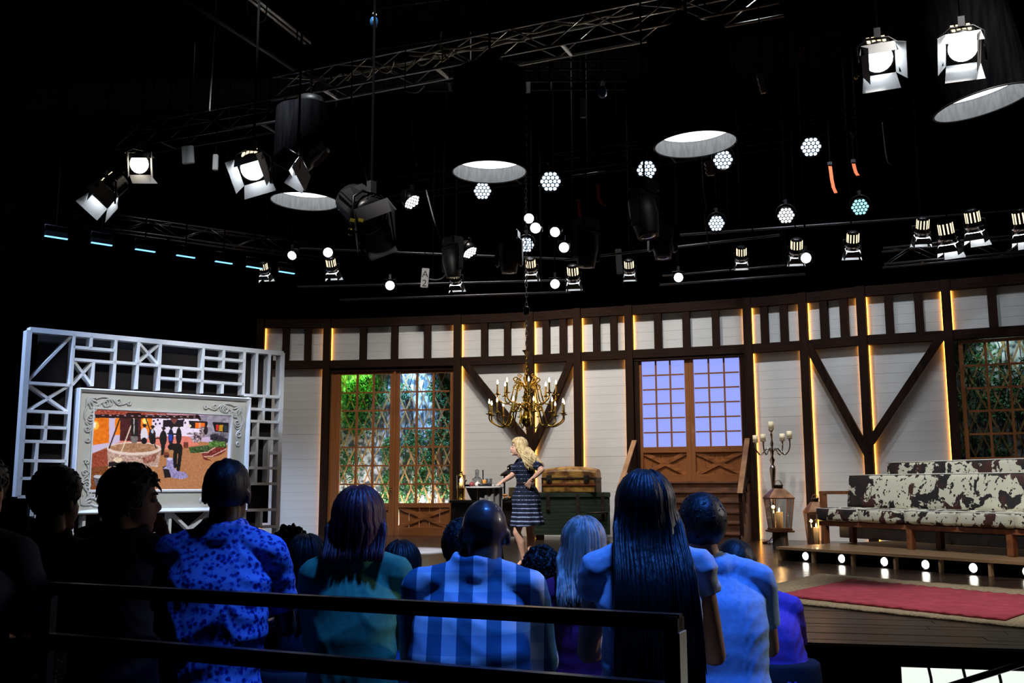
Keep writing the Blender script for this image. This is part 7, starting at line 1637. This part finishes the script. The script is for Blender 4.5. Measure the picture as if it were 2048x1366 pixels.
def dress_mat():
    m = mat('navy_striped_knit', (0.012, 0.016, 0.04), 0.85, spec=0.2); N, L, b_ = nodes(m); tc = N.new('ShaderNodeTexCoord'); sp = N.new('ShaderNodeSeparateXYZ'); L.new(tc.outputs['Object'], sp.inputs[0])
    no = N.new('ShaderNodeTexNoise'); no.inputs['Scale'].default_value = 60; no.inputs['Detail'].default_value = 1; L.new(tc.outputs['Object'], no.inputs['Vector'])
    mu = N.new('ShaderNodeMath'); mu.operation = 'MULTIPLY'; mu.inputs[1].default_value = 2 * PI / 0.053; L.new(sp.outputs['Z'], mu.inputs[0])
    sn_ = N.new('ShaderNodeMath'); sn_.operation = 'SINE'; L.new(mu.outputs[0], sn_.inputs[0])
    mr = N.new('ShaderNodeMapRange'); mr.inputs['From Min'].default_value = 1.00; mr.inputs['From Max'].default_value = 0.55; mr.inputs['To Min'].default_value = 0.85; mr.inputs['To Max'].default_value = 0.30; L.new(sp.outputs['Z'], mr.inputs['Value'])
    ad = N.new('ShaderNodeMath'); ad.operation = 'ADD'; L.new(sn_.outputs[0], ad.inputs[0]); 
    ns = N.new('ShaderNodeMath'); ns.operation = 'MULTIPLY_ADD'; ns.inputs[1].default_value = 0.9; ns.inputs[2].default_value = -0.45; L.new(no.outputs['Fac'], ns.inputs[0]); L.new(ns.outputs[0], ad.inputs[1])
    gt = N.new('ShaderNodeMapRange'); gt.interpolation_type = 'SMOOTHSTEP'; L.new(ad.outputs[0], gt.inputs['Value']); L.new(mr.outputs['Result'], gt.inputs['From Min'])
    a2 = N.new('ShaderNodeMath'); a2.operation = 'ADD'; a2.inputs[1].default_value = 0.35; L.new(mr.outputs['Result'], a2.inputs[0]); L.new(a2.outputs[0], gt.inputs['From Max'])
    mx = N.new('ShaderNodeMix'); mx.data_type = 'RGBA'; mx.inputs['A'].default_value = (0.010, 0.014, 0.034, 1); mx.inputs['B'].default_value = (0.30, 0.38, 0.66, 1); L.new(gt.outputs['Result'], mx.inputs['Factor']); L.new(mx.outputs['Result'], b_.inputs['Base Color']); return m
M_dress = dress_mat()
b = MB(); ptorso(b, 0.010)
for S_, E_, f in ((SN, EN, 0.80), (SF, EFa, 0.85)): b.ball(S_, 0.060, 12); b.tube([S_, S_.lerp(E_, f * .5), S_.lerp(E_, f)], [0.060, 0.062, 0.056], 14); b.tube([NBp + V((0, 0, -0.02)), S_], [0.05, 0.056], 12)
blob('dress_top', b, 0.009, M_dress, pr, 3, (0.004, 18, 0.3))
b = MB(); rings = []; n = 72
for t in [j / 16 for j in range(17)]:
    c = wst.lerp(Q(1054.5, 1051), t); a = 0.108 + (0.212 - 0.108) * t ** 0.85 + 0.03 * math.sin(PI * min(1, t * 1.6)); w_ = 0.138 + 0.125 * t ** 0.8
    rings.append([c + FX * (a + 0.016 * t * math.sin(k * 2 * PI / n * 9 + 0.6)) * math.cos(2 * PI * k / n) + FY * (w_ + 0.016 * t * math.sin(k * 2 * PI / n * 9 + 0.6)) * math.sin(2 * PI * k / n) + V((0, 0, -0.012 * t * math.sin(2 * PI * k / n * 2))) for k in range(n)])
inner = [[c_.lerp(sum(g, V()) / n, 0.02) for c_ in g] for g in reversed(rings)]
b.loft(rings + inner, cap=False); b.build('skirt', M_dress, pr)
b = MB(); b.loft([sring(wst + V((0, 0, z)), FX, FY, 0.112 + g, 0.141 + g, 32, 2.1) for z, g in ((-0.02, 0.0), (-0.02, 0.006), (0.02, 0.006), (0.02, 0.0))]); b.build('belt', mat('black_patent_belt', (0.02, 0.02, 0.022), 0.2), pr)
b = MB(); b.tube([WN.lerp(EN, 0.08) + V((0.026 * math.cos(a) * 0.7, 0.026 * math.sin(a), 0.026 * math.cos(a) * 0.7)) for a in [j * PI / 8 for j in range(17)]], 0.006, 6); b.build('bracelet', M_silver, pr)
for (an, to) in ((Q(1048.5, 1121, -0.02), Q(1032.5, 1136, -0.08)), (Q(1057, 1121, 0.02), Q(1042, 1140, -0.16))):
    ft = to - an; zt = 0.0
    b = MB(); hl = an + V((0.034, 0.0, -0.05)); tp = V((an.x + ft.x * 1.12, an.y + ft.y * 1.12, 0.016))
    b.tube([V((hl.x, hl.y, max(0.045, hl.z - 0.02))), V((an.x + ft.x * 0.35, an.y + ft.y * 0.35, 0.035)), V((an.x + ft.x * 0.8, an.y + ft.y * 0.8, 0.022)), tp], [0.026, 0.026, 0.034, 0.016], 12, ell=0.75)
    b.tube([V((hl.x, hl.y, max(0.045, hl.z - 0.02))), V((hl.x + 0.004, hl.y, 0.0))], [0.020, 0.010], 10); sh = b.build('shoe', mat('black_patent_shoe', (0.012, 0.012, 0.013), 0.18, coat=0.5), pr)
    b = MB(); c = V((an.x + ft.x * 0.8, an.y + ft.y * 0.8, 0.058)); b.ball(c + V((-0.012, -0.012, 0)), (0.020, 0.010, 0.012), 8); b.ball(c + V((0.012, 0.012, 0)), (0.020, 0.010, 0.012), 8); b.ball(c, 0.008, 8); b.build('bow', M_black, sh)
b = cap_hair(HC, HR, hs, 0.022, seed=3, nape=-0.10, side=-0.06, front=0.050)
rnd = random.Random(5)
for i in range(210):                                           # wavy locks: over the skull, then down behind and over the near shoulder
    a = -PI / 2 + rnd.uniform(-1, 1) * 1.98; el0 = rnd.uniform(0.9, 1.4); lo = rnd.random(); ph = rnd.uniform(0, 6.28); Pp = []
    for k in range(6):
        el = el0 * (1 - k / 5) - 0.15 * k / 5; Pp.append(HC + HR @ (V((math.cos(a) * math.cos(el) * (0.094 + .010 * lo), math.sin(a) * math.cos(el) * (0.112 + .012 * lo) - 0.012, math.sin(el) * (0.108 + 0.01 * lo) + 0.03)) * hs))
    base = Pp[-1].copy(); L_ = rnd.uniform(0.20, 0.31); loc = HR.transposed() @ (base - HC)
    frontal = loc.y > 0.035
    if frontal: L_ *= 0.95
    for k in range(1, 10):
        t = k / 9; q = base + V((0, 0, -L_ * t))
        bx = 0.16 * t * (1.0 - (0.8 if frontal else 0.0)) * (0.75 + 0.5 * lo); q.x += bx
        q += V((0.014 * math.sin(ph + t * 13), 0.012 * math.cos(ph * 2 + t * 12), 0)); 
        if loc.x > 0 or base.y < PDD: q.y = min(q.y, PDD - 0.06 - 0.14 * min(1, t * 1.4) - 0.03 * lo) if not frontal else min(q.y, PDD - 0.06 - 0.06 * t)
        else: q.y = max(q.y, PDD + 0.03 + 0.05 * t)
        Pp.append(q)
    b.tube(Pp, [0.010 * (0.6 + 0.4 * min(1, j / 3)) * (1 - 0.7 * max(0, (j / 14 - 0.65) / 0.35)) for j in range(15)], 6, ell=0.6)
b.build('hair', H_blond, pr)
